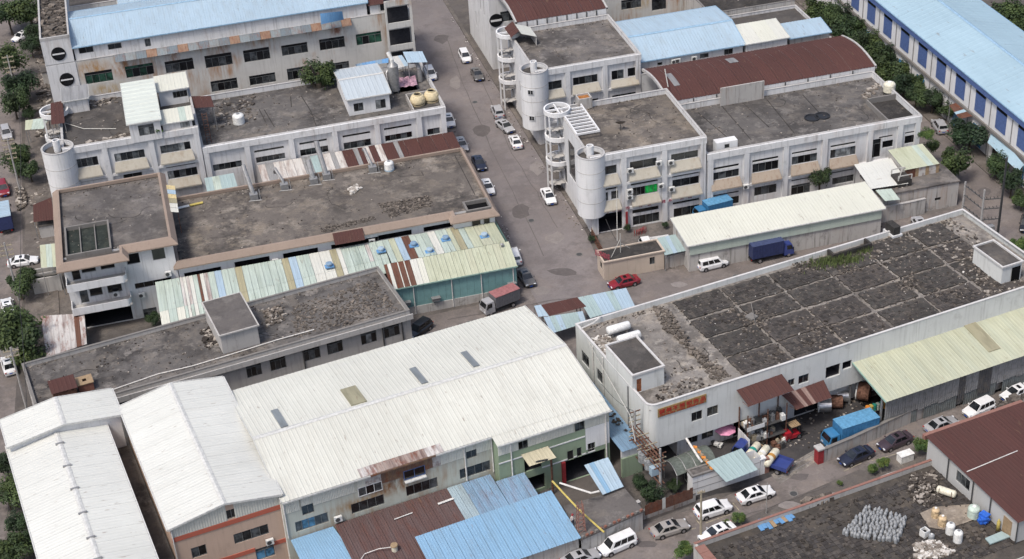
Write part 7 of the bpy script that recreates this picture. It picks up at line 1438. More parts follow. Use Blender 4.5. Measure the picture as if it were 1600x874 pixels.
for (x, y) in ((x0, y0), (x1-.15, y0), (x0, y0+2.3), (x1-.15, y0+2.3)): m.box(x, y, 5.6, x+.15, y+.15, 6.3)
m.box(x0, y0, 6.3, x1, y0+.12, 6.42); m.box(x0, y0+2.3, 6.3, x1, y0+2.42, 6.42); m.tube([(x0+.3, y0+.3, 5.8), (x0+1.2, y0+1.2, 7.2)], .06, 5); m.build('tank_frame', MATS['cable_pale'], r)
rubble('roof_rubble', 'rubble around the old water tank on the ruined hut', 'rubble', fr_, [(0, .5), (5, .5), (5, 6), (0, 6)], 90, 4.4, .15, .5, ['frag2', 'frag1', 'frag4'], seed=95)
lean('bright white flat sheet roof beside the lime green hut at the alley end', [(995, 370), (1183, 342), (910, 248), (1095, 215)], 5.0, 5.6, ['sheet_white_x'], 7, 'i')
VW['X'] = (0, 0, 1)
fl_ = Fr(107.0, 194.6); a = fl_.top(235, 282, 6.2, 'w'); fl_ = Fr(fl_.x+a[0], fl_.y+a[1])
b = fl_.top(488, 250, 6.2, 'w'); c = fl_.top(130, 165, 6.2, 'w'); r = TF('lime_hut', 'pale lime sheet roofed hut with rusty brown panel walls at the end of the yard', 'hut', fl_)
d_ = min(c[1], 201.2-fl_.y); panels(r, (0, 0, 6.0), (b[0], 0, 6.0), (0, d_, 6.6), (b[0], d_, 6.6), 6, ['sheet_lime', 'sheet_mint'])
m = MB(); m.box(.2, .2, 3.4, b[0]-.1, .3, 5.95); k = 0
x = .2
while x < b[0]-.2: m = MB(); m.box(x, .15+.04*(k % 2), 3.2, x+.55, .3, 5.95); m.build('wall_panel', MATS['sheet_rust' if k < 3 else ('wood' if k % 3 == 0 else 'sheet_rust_edge')], r); x += .57; k += 1
m = MB(); m.box(.2, .32, 0, b[0]-.1, d_-.1, 3.2); m.build('lower_wall', MATS['wall_old'], r); m = MB(); m.quad((.2, .3, 3.2), (.2, d_, 3.2), (.2, d_, 6.5), (.2, .3, 5.95)); m.build('side_wall', MATS['wall_old'], r)
lean('narrow lime green and grey sheet roof joining the cream shed and the ruined hut', [(100, 500), (205, 490), (35, 425), (145, 415)], 4.3, 4.8, ['sheet_mint', 'sheet_aqua'], 4, 'w', posts=False)
# left side clutter buildings
lean('rusty patched sheet roof on the left beside the balcony block', [(265, 650), (495, 575), (232, 415), (480, 400)], 3.0, 3.6, ['sheet_rusting', 'sheet_rust', 'sheet_rusting'], 8, 'j', 'shed', 'rusty_shed')
lean('pale green sheet awning at the left side of the tan edged block', [(255, 868), (368, 862), (247, 728), (352, 716)], 5.0, 5.4, ['sheet_mint', 'sheet_lime'], 3, 'f')
lean('dark brown sheet roof on the lane left of the round tower', [(208, 585), (340, 570), (205, 478), (318, 432)], 3.2, 3.8, ['sheet_brown'], 4, 'f')
lean('pale green sheet awning behind the left round tower', [(155, 808), (270, 800), (158, 748), (305, 730)], 4.0, 4.4, ['sheet_lime', 'sheet_mint'], 3, 'a')
p = P(315, 235, 0, 'j'); r = T('concrete_pit', 'open concrete basin left of the balcony block', 'basin', p.x-1.0, p.y-.5)
m = MB(); m.box(-2, -1.6, 0, 2, -1.35, 2.6); m.box(-2, 1.35, 0, 2, 1.6, 2.6); m.box(-2, -1.35, 0, -1.75, 1.35, 2.6); m.box(1.75, -1.35, 0, 2, 1.35, 2.6); m.box(-1.75, -.1, 2.3, 1.75, .1, 2.6); m.build('wall', MATS['wall_grey'], r)
m = MB(); m.quad((-1.75, -1.35, 1.2), (1.75, -1.35, 1.2), (1.75, 1.35, 1.2), (-1.75, 1.35, 1.2)); m.build('water', MATS['void'], r)
for k, (x, y, w_, d__, h, v) in enumerate(((325, 500, 3.0, 3.0, 2.5, 'a'), (60, 600, 2.6, 3.4, 2.6, 'j'), (300, 660, 2.2, 2.4, 2.2, 'f'))):
    p = P(x, y, 0, v); r = T('low_hut', ('low grey hut by the lane below the round windows', 'small grey hut behind the big roadside tree', 'small grey lean-to hut under the tan edged block')[k], 'hut', p.x, p.y); m = MB(); m.box(-w_/2, -d__/2, 0, w_/2, d__/2, h); m.build('wall', MATS['wall_grey'], r); m = MB(); m.box(-w_/2-.15, -d__/2-.15, h, w_/2+.15, d__/2+.15, h+.12); m.build('roof', MATS['roof_dark'], r)
rubble('roadside_litter', 'planks and rubbish heaped along the left roadside', 'rubbish', Fr(0, 0), [P(x, y, 0, 'f').xy for x, y in ((100, 380), (150, 370), (170, 500), (110, 520))], 120, .15, .2, .7, ['frag2', 'frag1', 'frag4', 'frag3'], seed=97, pile=.6)
# grassy tufts, weeds
# ================= vegetation
def leafcloud(seed, n=4200, lobes=15, rad=1.0, leaf=.15, squash=.8):
    R_ = random.Random(seed); L_ = []
    for k in range(lobes):
        while True:
            v = Vector((R_.uniform(-1, 1), R_.uniform(-1, 1), R_.uniform(-.8, 1)))
            if v.length < 1: break
        L_.append((Vector((v.x*.66, v.y*.66, v.z*.6*squash)), R_.uniform(.18, .46)))
    vs, fs, mi = [], [], []
    for i in range(n):
        c, r_ = R_.choice(L_); d = Vector((R_.gauss(0, 1), R_.gauss(0, 1), R_.gauss(0, 1)+.25)).normalized()
        p = c+d*r_*(R_.random()**.35)*(1 if R_.random() < .9 else 1.3); a = Vector((R_.gauss(0, 1), R_.gauss(0, 1), R_.gauss(0, .6))).normalized(); nrm = (d+Vector((R_.gauss(0, .5), R_.gauss(0, .5), .5+R_.gauss(0, .4)))).normalized()
        t = nrm.cross(a).normalized(); b = nrm.cross(t); s = leaf*R_.uniform(.5, 1.1)*.5; k = len(vs)
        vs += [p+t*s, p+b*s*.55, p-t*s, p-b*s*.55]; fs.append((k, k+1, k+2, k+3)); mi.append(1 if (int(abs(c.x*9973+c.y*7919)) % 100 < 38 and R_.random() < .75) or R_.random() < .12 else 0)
    me = bpy.data.meshes.new('crown'); me.from_pydata([v*rad for v in vs], [], fs); me['mi'] = mi; return me
CROWNS = {}
for mt in ('leaf', 'leaf_dark', 'leaf_bright'):
    CROWNS[mt] = [leafcloud(s, lobes=l) for s, l in ((1, 17), (2, 22), (3, 14), (4, 19))]
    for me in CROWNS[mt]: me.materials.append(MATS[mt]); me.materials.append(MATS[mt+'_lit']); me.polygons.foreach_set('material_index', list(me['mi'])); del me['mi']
SMALL = [leafcloud(s, n=420, lobes=8, leaf=.3) for s in (7, 8)]
for me in SMALL: me.materials.append(MATS['leaf_bright'])
_t = MB(); _t.tube([(0, 0, 0), (.02, .01, .35), (-.01, .02, .62)], .055, 7, .03); _t.tube([(0, .01, .4), (.16, .05, .66)], .025, 5, .012); _t.tube([(0, .01, .42), (-.15, -.08, .7)], .025, 5, .012); _t.tube([(0, 0, .5), (.03, .17, .74)], .02, 5, .01)
_o = _t.build('trunk', MATS['bark']); TRUNK = _o.data; bpy.data.objects.remove(_o)
TR = random.Random(4)
def tree(label, x, y, view, rpx, mt='leaf', group=None, name='tree', hk=1.0, zb=0.0):
    """crown centre pixel and crown radius in photo pixels"""
    x_, y_ = px(view, x, y); g = P(x_, y_, 0); sc_ = FPX/((g-CO).dot(cF)); r_ = rpx/sc_*(1.38 if name == 'tree' else 1.15); h = r_*1.12*hk+zb
    c = P(x_, y_, h); t = T(name, label, 'tree' if name == 'tree' else 'bush', c.x, c.y, 0, TR.uniform(0, 6.28), group)
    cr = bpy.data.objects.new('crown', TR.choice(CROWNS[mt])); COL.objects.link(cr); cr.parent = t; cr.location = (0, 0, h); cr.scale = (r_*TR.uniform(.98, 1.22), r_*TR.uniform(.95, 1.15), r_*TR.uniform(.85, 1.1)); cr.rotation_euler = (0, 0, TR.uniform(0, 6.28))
    if name == 'tree': tk = bpy.data.objects.new('trunk', TRUNK); COL.objects.link(tk); tk.parent = t; s = h/.62; tk.location = (0, 0, zb); tk.scale = (s*.8, s*.8, (h-zb)/.62)
    return t
g1 = 'dark trees along the road left of the factories'; g2 = 'trees along the road beside the blue shuttered hall'
for k, (x, y, r_, mt) in enumerate(((45, 14, 26, 'leaf'), (12, 22, 22, 'leaf'), (52, 52, 16, 'leaf_dark'), (48, 72, 13, 'leaf_dark'), (14, 95, 24, 'leaf'), (30, 128, 22, 'leaf_dark'), (20, 158, 20, 'leaf_dark'), (45, 175, 10, 'leaf_dark'), (22, 250, 20, 'leaf'), (45, 262, 17, 'leaf'), (32, 232, 12, 'leaf'))):
    tree(('wide dark tree at the very top left corner edge', 'tree cut by the left edge near the top', 'dark tree touching the tall stair block side', 'lower dark tree under the one by the stair block', 'tree left of the white car at the upper left', 'dark tree beside the hanging washing by the left lane', 'dark tree below the upper left trees by the pole', 'small dark cypress like tree by the arched rim', 'olive tree left of the round tower', 'olive tree nearer the round tower foot', 'yellowish tree top above the olive pair')[k], x, y, 'Z', r_, mt, g1)
for k, (x, y, r_, mt) in enumerate(((34, 522, 40, 'leaf'), (20, 500, 26, 'leaf'), (48, 556, 22, 'leaf'), (28, 442, 20, 'leaf'), (42, 432, 16, 'leaf_dark'), (8, 722, 20, 'leaf_dark'), (10, 772, 24, 'leaf'), (26, 815, 20, 'leaf_dark'), (20, 860, 28, 'leaf'), (46, 848, 15, 'leaf_dark'))):
    tree(('biggest leafy tree at the left edge beside the rusty roof', 'left companion of the biggest roadside tree', 'lower companion of the biggest roadside tree', 'bright tree below the white sedan on the left', 'smaller dark tree behind the one below the white sedan', 'dark tree against the leftmost white hall, highest', 'second tree down the leftmost white hall side', 'third tree down the leftmost white hall side', 'lowest tree by the leftmost white hall', 'dark bush like tree touching the leftmost white hall')[k], x, y, 'Z', r_, mt, g1)
RW = [(1283, 12, 17), (1305, 22, 18), (1330, 22, 17), (1322, 46, 18), (1348, 40, 16), (1345, 66, 17), (1368, 62, 16), (1372, 86, 17), (1395, 84, 15), (1392, 108, 17), (1416, 104, 14), (1412, 130, 15), (1436, 124, 15), (1432, 150, 14), (1458, 152, 15), (1484, 170, 12)]
for k, (x, y, r_) in enumerate(RW):
    tree('roadside tree number %s' % k if 0 else (('road' if k % 2 == 0 else 'hall') + ' side tree by the blue hall, ' + ('at the top edge', 'a little below the top edge', 'beside the second shutter', 'beside the third shutter', 'by the brown roof end', 'level with the white tank', 'level with the roof pit', 'at the row end by the vine')[k//2]), x, y, 'Z', r_*1.18, ('leaf', 'leaf', 'leaf_dark')[k % 3], g2, hk=1.05)
for x, y, r_, mt, lb in ((1494, 252, 24, 'leaf', 'round tree alone beside the lime green hut roof'), (1517, 205, 24, 'leaf_dark', 'dark tree beside the rusty canopy of the blue hall'), (1540, 190, 13, 'leaf_dark', 'small dark tree behind the rusty canopy'), (1560, 254, 19, 'leaf', 'tree in front of the blue green lean-to canopy'), (1582, 282, 20, 'leaf_dark', 'dark tree below the lean-to canopy near the right edge'), (1598, 310, 14, 'leaf', 'tree cut by the right edge below the canopy'), (1580, 14, 22, 'leaf', 'tree beyond the blue hall at the top right corner'), (1600, 34, 16, 'leaf', 'second tree at the top right corner edge')):
    tree(lb, x, y, 'Z', r_, mt, g2)
tree('bushy tree between the two upper left factory rows', 497, 112, 'Z', 22, 'leaf', hk=3.0)
tree('small bushy tree against the facade behind the cream shed', 1282, 275, 'Z', 15, 'leaf_dark', hk=1.5); tree('bright papaya like tree right of the white roof hut', 1589, 382, 'Z', 13, 'leaf_bright', hk=1.4)
tree('green climbing plant hanging over the right end of the long workshop', 1448, 208, 'Z', 13, 'leaf_bright', name='vine', hk=4.2); tree('lower dark part of the climbing plant by the long workshop end', 1456, 228, 'Z', 12, 'leaf', name='vine', hk=2.2)
for x, y, r_, mt, lb, hk in ((1380, 722, 10, 'leaf_bright', 'bright bush near the two black cars, right of the pair', 1.3), (1364, 731, 9, 'leaf_bright', 'bright bush near the two black cars, left of the pair', 1.2), (1439, 697, 13, 'leaf_bright', 'bright bush beside the brown roofed room corner', 1.2), (1068, 857, 17, 'leaf_bright', 'bright round tree at the bottom edge left of the tiled corner', 1.6), (1154, 808, 11, 'leaf_bright', 'bright bush behind the parapet by the utility pole', 1.2), (1136, 818, 7, 'leaf_bright', 'smaller bush beside the parapet and white car', 1.2), (1312, 754, 5, 'leaf_bright', 'tiny bush at the parapet of the dark roof', 1.1), (241, 499, 13, 'leaf_dark', 'dark shrub in front of the ground window near the mint roof', 1.0), (926, 372, 7, 'leaf_dark', 'potted shrub by the dark entrance beside the fence', 1.0), (980, 356, 7, 'leaf_dark', 'dark shrub right of the dark entrance', 1.0), (1040, 352, 6, 'leaf_dark', 'low shrub by the ground floor window behind the pickup', 1.0), (1022, 770, 22, 'leaf_dark', 'dark overgrown bushes below the transformer platform', .9), (1000, 750, 14, 'leaf_dark', 'dark bushes left under the transformer platform', .9), (1055, 760, 12, 'leaf_dark', 'dark bushes right of the transformer platform', .9)):
    tree(lb, x, y, 'Z', r_, mt, name='bush', hk=hk)
def roofplant(label, x, y, z, rpx, view='Z', mt='leaf_bright', sc=(1, 1, .8)):
    c = P(x, y, z, view); r_ = rpx/11; t = T('plant', label, 'plant', c.x, c.y, z); cr = bpy.data.objects.new('foliage', SMALL[0]); COL.objects.link(cr); cr.parent = t; cr.location = (0, 0, r_*.5); cr.scale = (r_*sc[0], r_*sc[1], r_*sc[2])
roofplant('small green shrub growing on the parapet of the tower block', 250, 207, 14.1, 9)
def tufts(label, cx, cy, view, n, R, z):
    R_ = random.Random(n); m = MB(); c = P(cx, cy, z, view)
    for k in range(n):
        x, y = R_.gauss(0, R*.45), R_.gauss(0, R*.25); h = R_.uniform(.3, .9); a = R_.uniform(0, 6.28); w = .06; dx, dy = cos(a)*w, sin(a)*w; l = R_.uniform(-.3, .3)
        m.add([(x-dx, y-dy, 0), (x+dx, y+dy, 0), (x+l, y+l*.6, h)], [(0, 1, 2)])
    o = m.build('grass_tuft', MATS['grass2'], None, loc=(c.x, c.y, z), kind='stuff'); tag(o, label, 'grass')
tufts('yellow green grass tuft left of the rubble by the rear parapet', 300, 240, 'n', 420, 2.6, zr5+.2); tufts('green grass tuft beside the black pit on the rubble roof', 420, 225, 'n', 380, 2.4, zr5+.2); tufts('small grass tuft at the rubble roof rear', 500, 180, 'n', 160, 1.6, zr5+.1)
# ================= vehicles
def hexa(b0, b1, w0, z0, t0, t1, w1, z1): return [(b0, -w0, z0), (b1, -w0, z0), (b1, w0, z0), (b0, w0, z0), (t0, -w1, z1), (t1, -w1, z1), (t1, w1, z1), (t0, w1, z1)]
HF = [(0, 3, 2, 1), (4, 5, 6, 7), (0, 1, 5, 4), (1, 2, 6, 5), (2, 3, 7, 6), (3, 0, 4, 7)]
def pane_on(parent, c, u0, u1, v0, v1, name, mat='car_glass', off=.012):
    a, b, d, e = [Vector(p) for p in c]; f = lambda u, v: a.lerp(b, u).lerp(e.lerp(d, u), v); n = (b-a).cross(e-a).normalized()*off
    q = [f(u0, v0)+n, f(u1, v0)+n, f(u1, v1)+n, f(u0, v1)+n]; m = MB(); m.add(q+[v-n*.9 for v in q], [(0, 1, 2, 3), (4, 5, 1, 0), (5, 6, 2, 1), (6, 7, 3, 2), (7, 4, 0, 3)]); return m.build(name, MATS[mat], parent)
def wheel(parent, x, y, r=.32, w=.22):
    m = MB(); m.lathe([(.001, -w/2), (r*.9, -w/2), (r, -w/2+.03), (r, w/2-.03), (r*.9, w/2), (.001, w/2)], 0, 0, 16); o = m.build('wheel', MATS['tyre'], parent); o.rotation_euler = (radians(90), 0, 0); o.location = (x, y, r)
    m = MB(); m.lathe([(.001, w/2+.012), (r*.62, w/2+.004)], 0, 0, 12); m.lathe([(r*.62, -w/2-.004), (.001, -w/2-.012)], 0, 0, 12); m.build('rim', MATS['rim'], o)
STY = dict(sedan=dict(L=4.65, W=.9, zs=.93, H=1.46, cab=(-1.75, 1.15, -1.0, .35), tail=1.0, hood=.82, wb=1.35), suv=dict(L=4.5, W=.92, zs=1.03, H=1.70, cab=(-2.12, 1.2, -1.8, .45), tail=1.05, hood=.98, wb=1.32), mpv=dict(L=4.6, W=.88, zs=1.0, H=1.78, cab=(-2.24, 1.45, -2.1, .85), tail=1.02, hood=.92, wb=1.4))
def make_car(style):
    S = STY[style]; L, W, zs, H = S['L'], S['W'], S['zs'], S['H']; r = T('parked_car', None, None, 0, 0)
    hl = L/2; st = [(-hl, .80, .45, zs*.80), (-hl+.1, .9, .25, S['tail']*.93), (-hl+.5, .98, .2, S['tail']), (S['cab'][0]+.2, 1, .18, zs), (0, 1, .18, zs), (S['cab'][1], 1, .18, zs-.02), (hl-.75, .98, .2, S['hood']), (hl-.22, .92, .24, S['hood']-.12), (hl, .76, .42, S['hood']-.3)]
    m = MB(); vs = []; K = 9
    for x, wk, zb, zt in st:
        hw = W*wk; half = [(hw*.9, zb), (hw, zb+.2), (hw, zt-.16), (hw*.88, zt-.01)]; sec = [(-y, z) for y, z in half]+[(0, zt+.035)]+[(y, z) for y, z in reversed(half)]
        vs += [(x, y, z) for y, z in sec]
    n = 9; fs = [(i*n+j, (i+1)*n+j, (i+1)*n+(j+1) % n, i*n+(j+1) % n) for i in range(len(st)-1) for j in range(n)]
    fs += [tuple(range(n)), tuple(range((len(st)-1)*n+n-1, (len(st)-1)*n-1, -1))]
    m.add(vs, fs); body = m.build('body', MATS['paint_white'], r, smooth=False)
    b0, b1, t0, t1 = S['cab']; w0, w1 = W*.9, W*.7; z0, z1 = zs-.04, H-.05
    h = hexa(b0, b1, w0, z0, t0, t1, w1, z1); m = MB(); m.add(h, HF); k = len(m.v); m.add([(t0+.05, -w1*.9, H-.02), (t1-.08, -w1*.9, H-.02), (t1-.08, w1*.9, H-.02), (t0+.05, w1*.9, H-.02)]+h[4:], [(0, 1, 2, 3), (4, 5, 1, 0), (5, 6, 2, 1), (6, 7, 3, 2), (7, 4, 0, 3)]); m.build('cabin', MATS['paint_white'], r)
    g = [Vector(v) for v in h]
    pane_on(r, (g[1], g[2], g[6], g[5]), .05, .95, .08, .95, 'windshield'); pane_on(r, (g[3], g[0], g[4], g[7]), .07, .93, .3 if style != 'sedan' else .1, .93, 'rear_window')
    for a, b, c, d in ((g[0], g[1], g[5], g[4]), (g[2], g[3], g[7], g[6])):
        fl = a is g[0]; sp = ((.10, .36), (.39, .62), (.65, .90)) if style != 'sedan' else ((.13, .46), (.5, .86))
        for u0, u1 in sp:
            if not fl: u0, u1 = 1-u1, 1-u0
            pane_on(r, (a, b, c, d), u0, u1, .16, .88, 'side_window')
    if style == 'sedan': m = MB(); m.box(t1-.75, -.36, H-.03, t1-.3, .36, H-.008); m.build('sunroof', MATS['car_glass'], r)
    for s in (-1, 1):
        for x in (-S['wb'], S['wb']):
            m = MB(); m.lathe([(.001, 0), (.38, 0), (.38, .02), (.001, .02)], 0, 0, 16); o = m.build('wheel_arch', MATS['trim_black'], r); o.rotation_euler = (radians(90), 0, 0); o.location = (x, s*(W-.005)+.01, .36); wheel(r, x, s*(W-.09))
        m = MB(); m.rbox(hl-.16, s*W*.66, S['hood']-.22, .2, .34, .15, -s*.35); m.build('headlight', MATS['headlight'], r)
        m = MB(); m.rbox(-hl+.06, s*W*.68, zs*.83, .12, .32, .16, s*.25); m.build('taillight', MATS['taillight'], r)
        m = MB(); m.rbox(b1-.35, s*(W+.08), zs+.06, .14, .18, .12); m.build('mirror', MATS['paint_white'], r)
    m = MB(); m.box(hl-.04, -.4, .48, hl+.005, .4, .62); m.build('grille', MATS['trim_black'], r); m = MB(); m.box(hl, -.22, .34, hl+.02, .22, .46); m.build('licence_plate', MATS['plate_blue'], r); m = MB(); m.box(-hl-.015, -.22, .55, -hl+.01, .22, .67); m.build('licence_plate', MATS['plate_blue'], r)
    return r
PROTO = {}
def recolor(o, paint):
    for c in [o]+list(o.children_recursive):
        if c.type == 'MESH' and c.data.materials and c.data.materials[0].name.startswith('paint_'):
            c.material_slots[0].link = 'OBJECT'; c.material_slots[0].material = MATS['paint_'+paint]
def place(o, rear, front, zoff=.7, view='Z', z=0):
    a, b = P(*rear, zoff, view), P(*front, zoff, view); c = (a+b)/2; o.location = (c.x, c.y, z+.012); o.rotation_euler = (0, 0, atan2(b.y-a.y, b.x-a.x))
def car(style, paint, rear, front, label, group, sc=1.0):
    if style not in PROTO: o = PROTO[style] = make_car(style)
    else: o = copy_tree(PROTO[style])
    if sc != 1: o.scale = (sc,)*3
    tag(o, label, 'car', group); place(o, rear, front); recolor(o, paint); return o
G1, G2, G3, G4 = 'cars parked along the cross street', 'cars parked along the bottom street', 'cars on the left road', 'cars in the alley and far right road'
for a in (('suv', 'white', (721, 77), (732, 99), 'white car with dark roof glass, highest on the right side of the cross street', G1), ('sedan', 'grey', (740, 105), (751, 126), 'dark grey sedan just below the highest white car', G1),
 ('suv', 'silver', (782, 184), (773, 164), 'grey hatchback under the second block tower, seen from behind', G1), ('sedan', 'silver', (777, 187), (801, 206), 'silver sedan parked at an angle below the grey hatchback', G1), ('sedan', 'white', (810, 231), (801, 210), 'white sedan seen from behind below the silver one', G1), ('sedan', 'white', (850, 293), (864, 319), 'white sedan with sunroof beside the lettered block', G1),
 ('sedan', 'black', (634, 42), (644, 64), 'black car hidden behind the rusty stair column', G1), ('suv', 'white', (667, 104), (678, 126), 'white car half hidden by the blue flat canopy', G1), ('sedan', 'white', (697, 176), (706, 199), 'white car behind the cooling towers roof edge', G1), ('sedan', 'silver', (716, 214), (726, 236), 'silver car behind the end of the brown lane roof', G1), ('sedan', 'navy', (742, 242), (755, 266), 'dark blue car beside the tan edged roof', G1), ('sedan', 'white', (756, 280), (767, 303), 'white car with pale glass below the dark blue one', G1), ('suv', 'white', (807, 411), (800, 389), 'white car parked at the end of the lime roof', G1), ('sedan', 'grey', (813, 419), (831, 446), 'brown grey sedan with blue plate beside the small lorry', G1),
 ('suv', 'black', (668, 504), (641, 524), 'black car behind the right end of the grey concrete block', G4), ('sedan', 'red', (998, 434), (951, 446), 'dark red sedan parked by the beige guard hut', G4), ('mpv', 'white', (1090, 417), (1136, 406), 'white people carrier alone in the alley left of the dark blue lorry', G4), ('suv', 'silver', (1474, 206), (1462, 188), 'silver car under the trees beside the blue hall', G4), ('sedan', 'silver', (1432, 342), (1444, 362), 'grey car behind the ruined hut corner', G4), ('sedan', 'black', (1606, 335), (1602, 362), 'black car cut by the right edge', G4),
 ('mpv', 'white', (992, 838), (937, 862), 'white van with black windscreen facing left on the bottom street', G2), ('sedan', 'silver', (882, 880), (932, 862), 'silver car cut by the bottom edge', G2), ('sedan', 'champagne', (1019, 833), (1074, 816), 'champagne sedan between the white van and white estate', G2), ('suv', 'white', (1088, 803), (1140, 787), 'white estate car behind the tall utility pole', G2), ('sedan', 'white', (1153, 780), (1208, 763), 'white sedan in front of the gate hut', G2), ('sedan', 'white', (1142, 823), (1100, 841), 'small white car behind the parapet near the tiled corner', G2),
 ('sedan', 'navy', (1363, 701), (1312, 722), 'dark navy sedan nearest the red gate pillar', G2), ('sedan', 'plum', (1424, 678), (1373, 699), 'black sedan right behind the navy one', G2), ('sedan', 'silver', (1448, 672), (1495, 654), 'silver sedan left of the brown roofed room corner', G2), ('suv', 'white', (1553, 627), (1507, 648), 'white car with black roof glass above the tiled ridge', G2), ('sedan', 'white', (1612, 603), (1566, 622), 'white car farthest right on the bottom street', G2),
 ('sedan', 'white', (12, 411), (59, 404), 'white sedan with black roof glass parked by the green awning', G3), ('sedan', 'white', (46, 50), (22, 62), 'white car half under a tree at the top left', G3), ('suv', 'silver', (6, 192), (14, 224), 'silver car in the left road under the pole', G3), ('suv', 'red', (2, 283), (8, 306), 'red car behind the dark lorry on the left edge', G3), ('sedan', 'white', (15, 492), (8, 464), 'white car at the left edge above the biggest tree', G3), ('sedan', 'white', (17, 583), (9, 556), 'white car with red lights at the left edge below the tree', G3)):
    car(*a)
def truck(label, paint, rear, front, L=6.4, W=1.05, bh=1.95, boxmat=None, roofmat=None, name='box_lorry', open_=False, cabz=2.15, group='lorries'):
    r = T(name, label, 'lorry', 0, 0, 0, 0, group); hl = L/2; cl = 1.55; bz = .95
    m = MB(); m.box(-hl, -.4, .5, hl-.2, .4, .8); m.build('chassis', MATS['trim_black'], r)
    m = MB(); x0, x1 = hl-cl, hl; g = [Vector(v) for v in hexa(x0, x1, W*.93, .45, x0, x1, W*.93, 1.3)]; m.add(g, HF); g2 = [Vector(v) for v in hexa(x0, x1, W*.93, 1.3, x0+.05, x1-.35, W*.82, cabz)]; m.add(g2, HF[1:]); m.build('cab', MATS['paint_'+paint], r)
    pane_on(r, (g2[1], g2[2], g2[6], g2[5]), .06, .94, .06, .82, 'windshield'); pane_on(r, (g2[0], g2[1], g2[5], g2[4]), .3, .9, .05, .8, 'side_window'); pane_on(r, (g2[2], g2[3], g2[7], g2[6]), .1, .7, .05, .8, 'side_window')
    for s in (-1, 1):
        m = MB(); m.box(hl-.02, s*W*.55-.18, .62, hl+.02, s*W*.55+.18, .82); m.build('headlight', MATS['headlight'], r); m = MB(); m.box(x1-.25, s*(W*.93+.2)-.08, 1.3, x1-.15, s*(W*.93+.2)+.08, 1.75); m.build('mirror', MATS['trim_black'], r)
        wheel(r, hl-.8, s*(W-.2), .38, .24); wheel(r, -hl+1.2, s*(W-.18), .38, .34)
        m = MB(); m.box(-hl-.03, s*W*.7-.12, .6, -hl, s*W*.7+.12, .75); m.build('taillight', MATS['taillight'], r)
    bx1 = x0-.15
    if not open_:
        bm = MATS[boxmat] if boxmat else MATS['paint_'+paint]; m = MB(); m.box(-hl, -W, bz, bx1, W, bz+bh)
        k = -hl+.1
        while k < bx1-.2: m.box(k, -W-.03, bz+.02, k+.16, -W-.002, bz+bh-.05); m.box(k, W+.002, bz+.02, k+.16, W+.03, bz+bh-.05); k += .42
        m.build('cargo_box', bm, r)
        rm = MATS[roofmat] if roofmat else bm; m = MB(); m.box(-hl-.03, -W-.04, bz+bh, bx1+.03, W+.04, bz+bh+.06)
        k = -hl+.1
        while k < bx1-.1: m.box(k, -W, bz+bh+.06, k+.1, W, bz+bh+.09); k += .55
        m.build('cargo_roof', rm, r)
    else:
        m = MB(); m.box(-hl, -W, bz-.1, bx1, W, bz); m.box(-hl, -W, bz, bx1, -W+.06, bz+.45); m.box(-hl, W-.06, bz, bx1, W, bz+.45); m.box(-hl, -W+.06, bz, -hl+.06, W-.06, bz+.45); m.box(bx1-.06, -W+.06, bz, bx1, W-.06, bz+.6); m.build('flatbed', MATS['paint_'+paint], r)
    place(r, rear, front, .8); return r
truck('small grey sided lorry with a faded red roof and silver cab beside the teal hall', 'silver', (809, 464), (753, 486), 5.7, .95, 1.75, 'box_grey', 'box_red')
truck('dark blue ribbed box lorry parked along the alley wall', 'blue', (1171, 402), (1236, 388), 6.6, 1.1, 2.1, 'box_navy', 'box_navy2')
truck('bright blue box lorry facing left in the loading yard', 'sky', (1364, 668), (1290, 692), 7.0, 1.1, 2.1, 'box_sky', 'box_sky2')
truck('light blue box lorry half hidden behind the long cream shed', 'sky', (1142, 325), (1084, 340), 5.9, 1.0, 1.8, 'box_sky', 'box_sky2')
truck('dark blue lorry with a pale roof at the left edge', 'navy', (12, 372), (4, 318), 7.0, 1.15, 2.3, 'box_navy', 'sheet_blue_pale')
truck('small white pickup beside the guard hut roof', 'white', (1042, 377), (1004, 383), 4.6, .85, open_=True, name='pickup_truck', cabz=1.8)
tb_ = truck('blue flatbed lorry carrying white cylinders near the yard gate', 'blue', (1232, 731), (1150, 703), 7.4, 1.1, open_=True)
c0 = Vector(tb_.location); an = tb_.rotation_euler[2]
for k in range(3):
    r = T('gas_cylinder', ('cream cylinder with a green band on the flatbed, leftmost of three', 'plain cream cylinder in the middle of the flatbed load', 'cream cylinder with an orange stripe, rightmost on the flatbed')[k], 'cylinder', c0.x+cos(an)*(1.3-k*1.25), c0.y+sin(an)*(1.3-k*1.25), 1.0, an, 'cylinders on the flatbed')
    m = MB(); m.lathe([(.001, -1.65), (.36, -1.6), (.52, -1.35), (.52, 1.35), (.36, 1.6), (.001, 1.65)], 0, 0, 18); o = m.build('cylinder_body', MATS['tank_cream'], r, smooth=True); o.rotation_euler = (radians(90), 0, 0); o.location = (0, 0, .45)
    m = MB(); m.lathe([(.525, -.25), (.525, .25)], 0, 0, 18); o = m.build('band', MATS[('teal_band', 'tank_white', 'ochre_band')[k]], r); o.rotation_euler = (radians(90), 0, 0); o.location = (0, 0, .45)
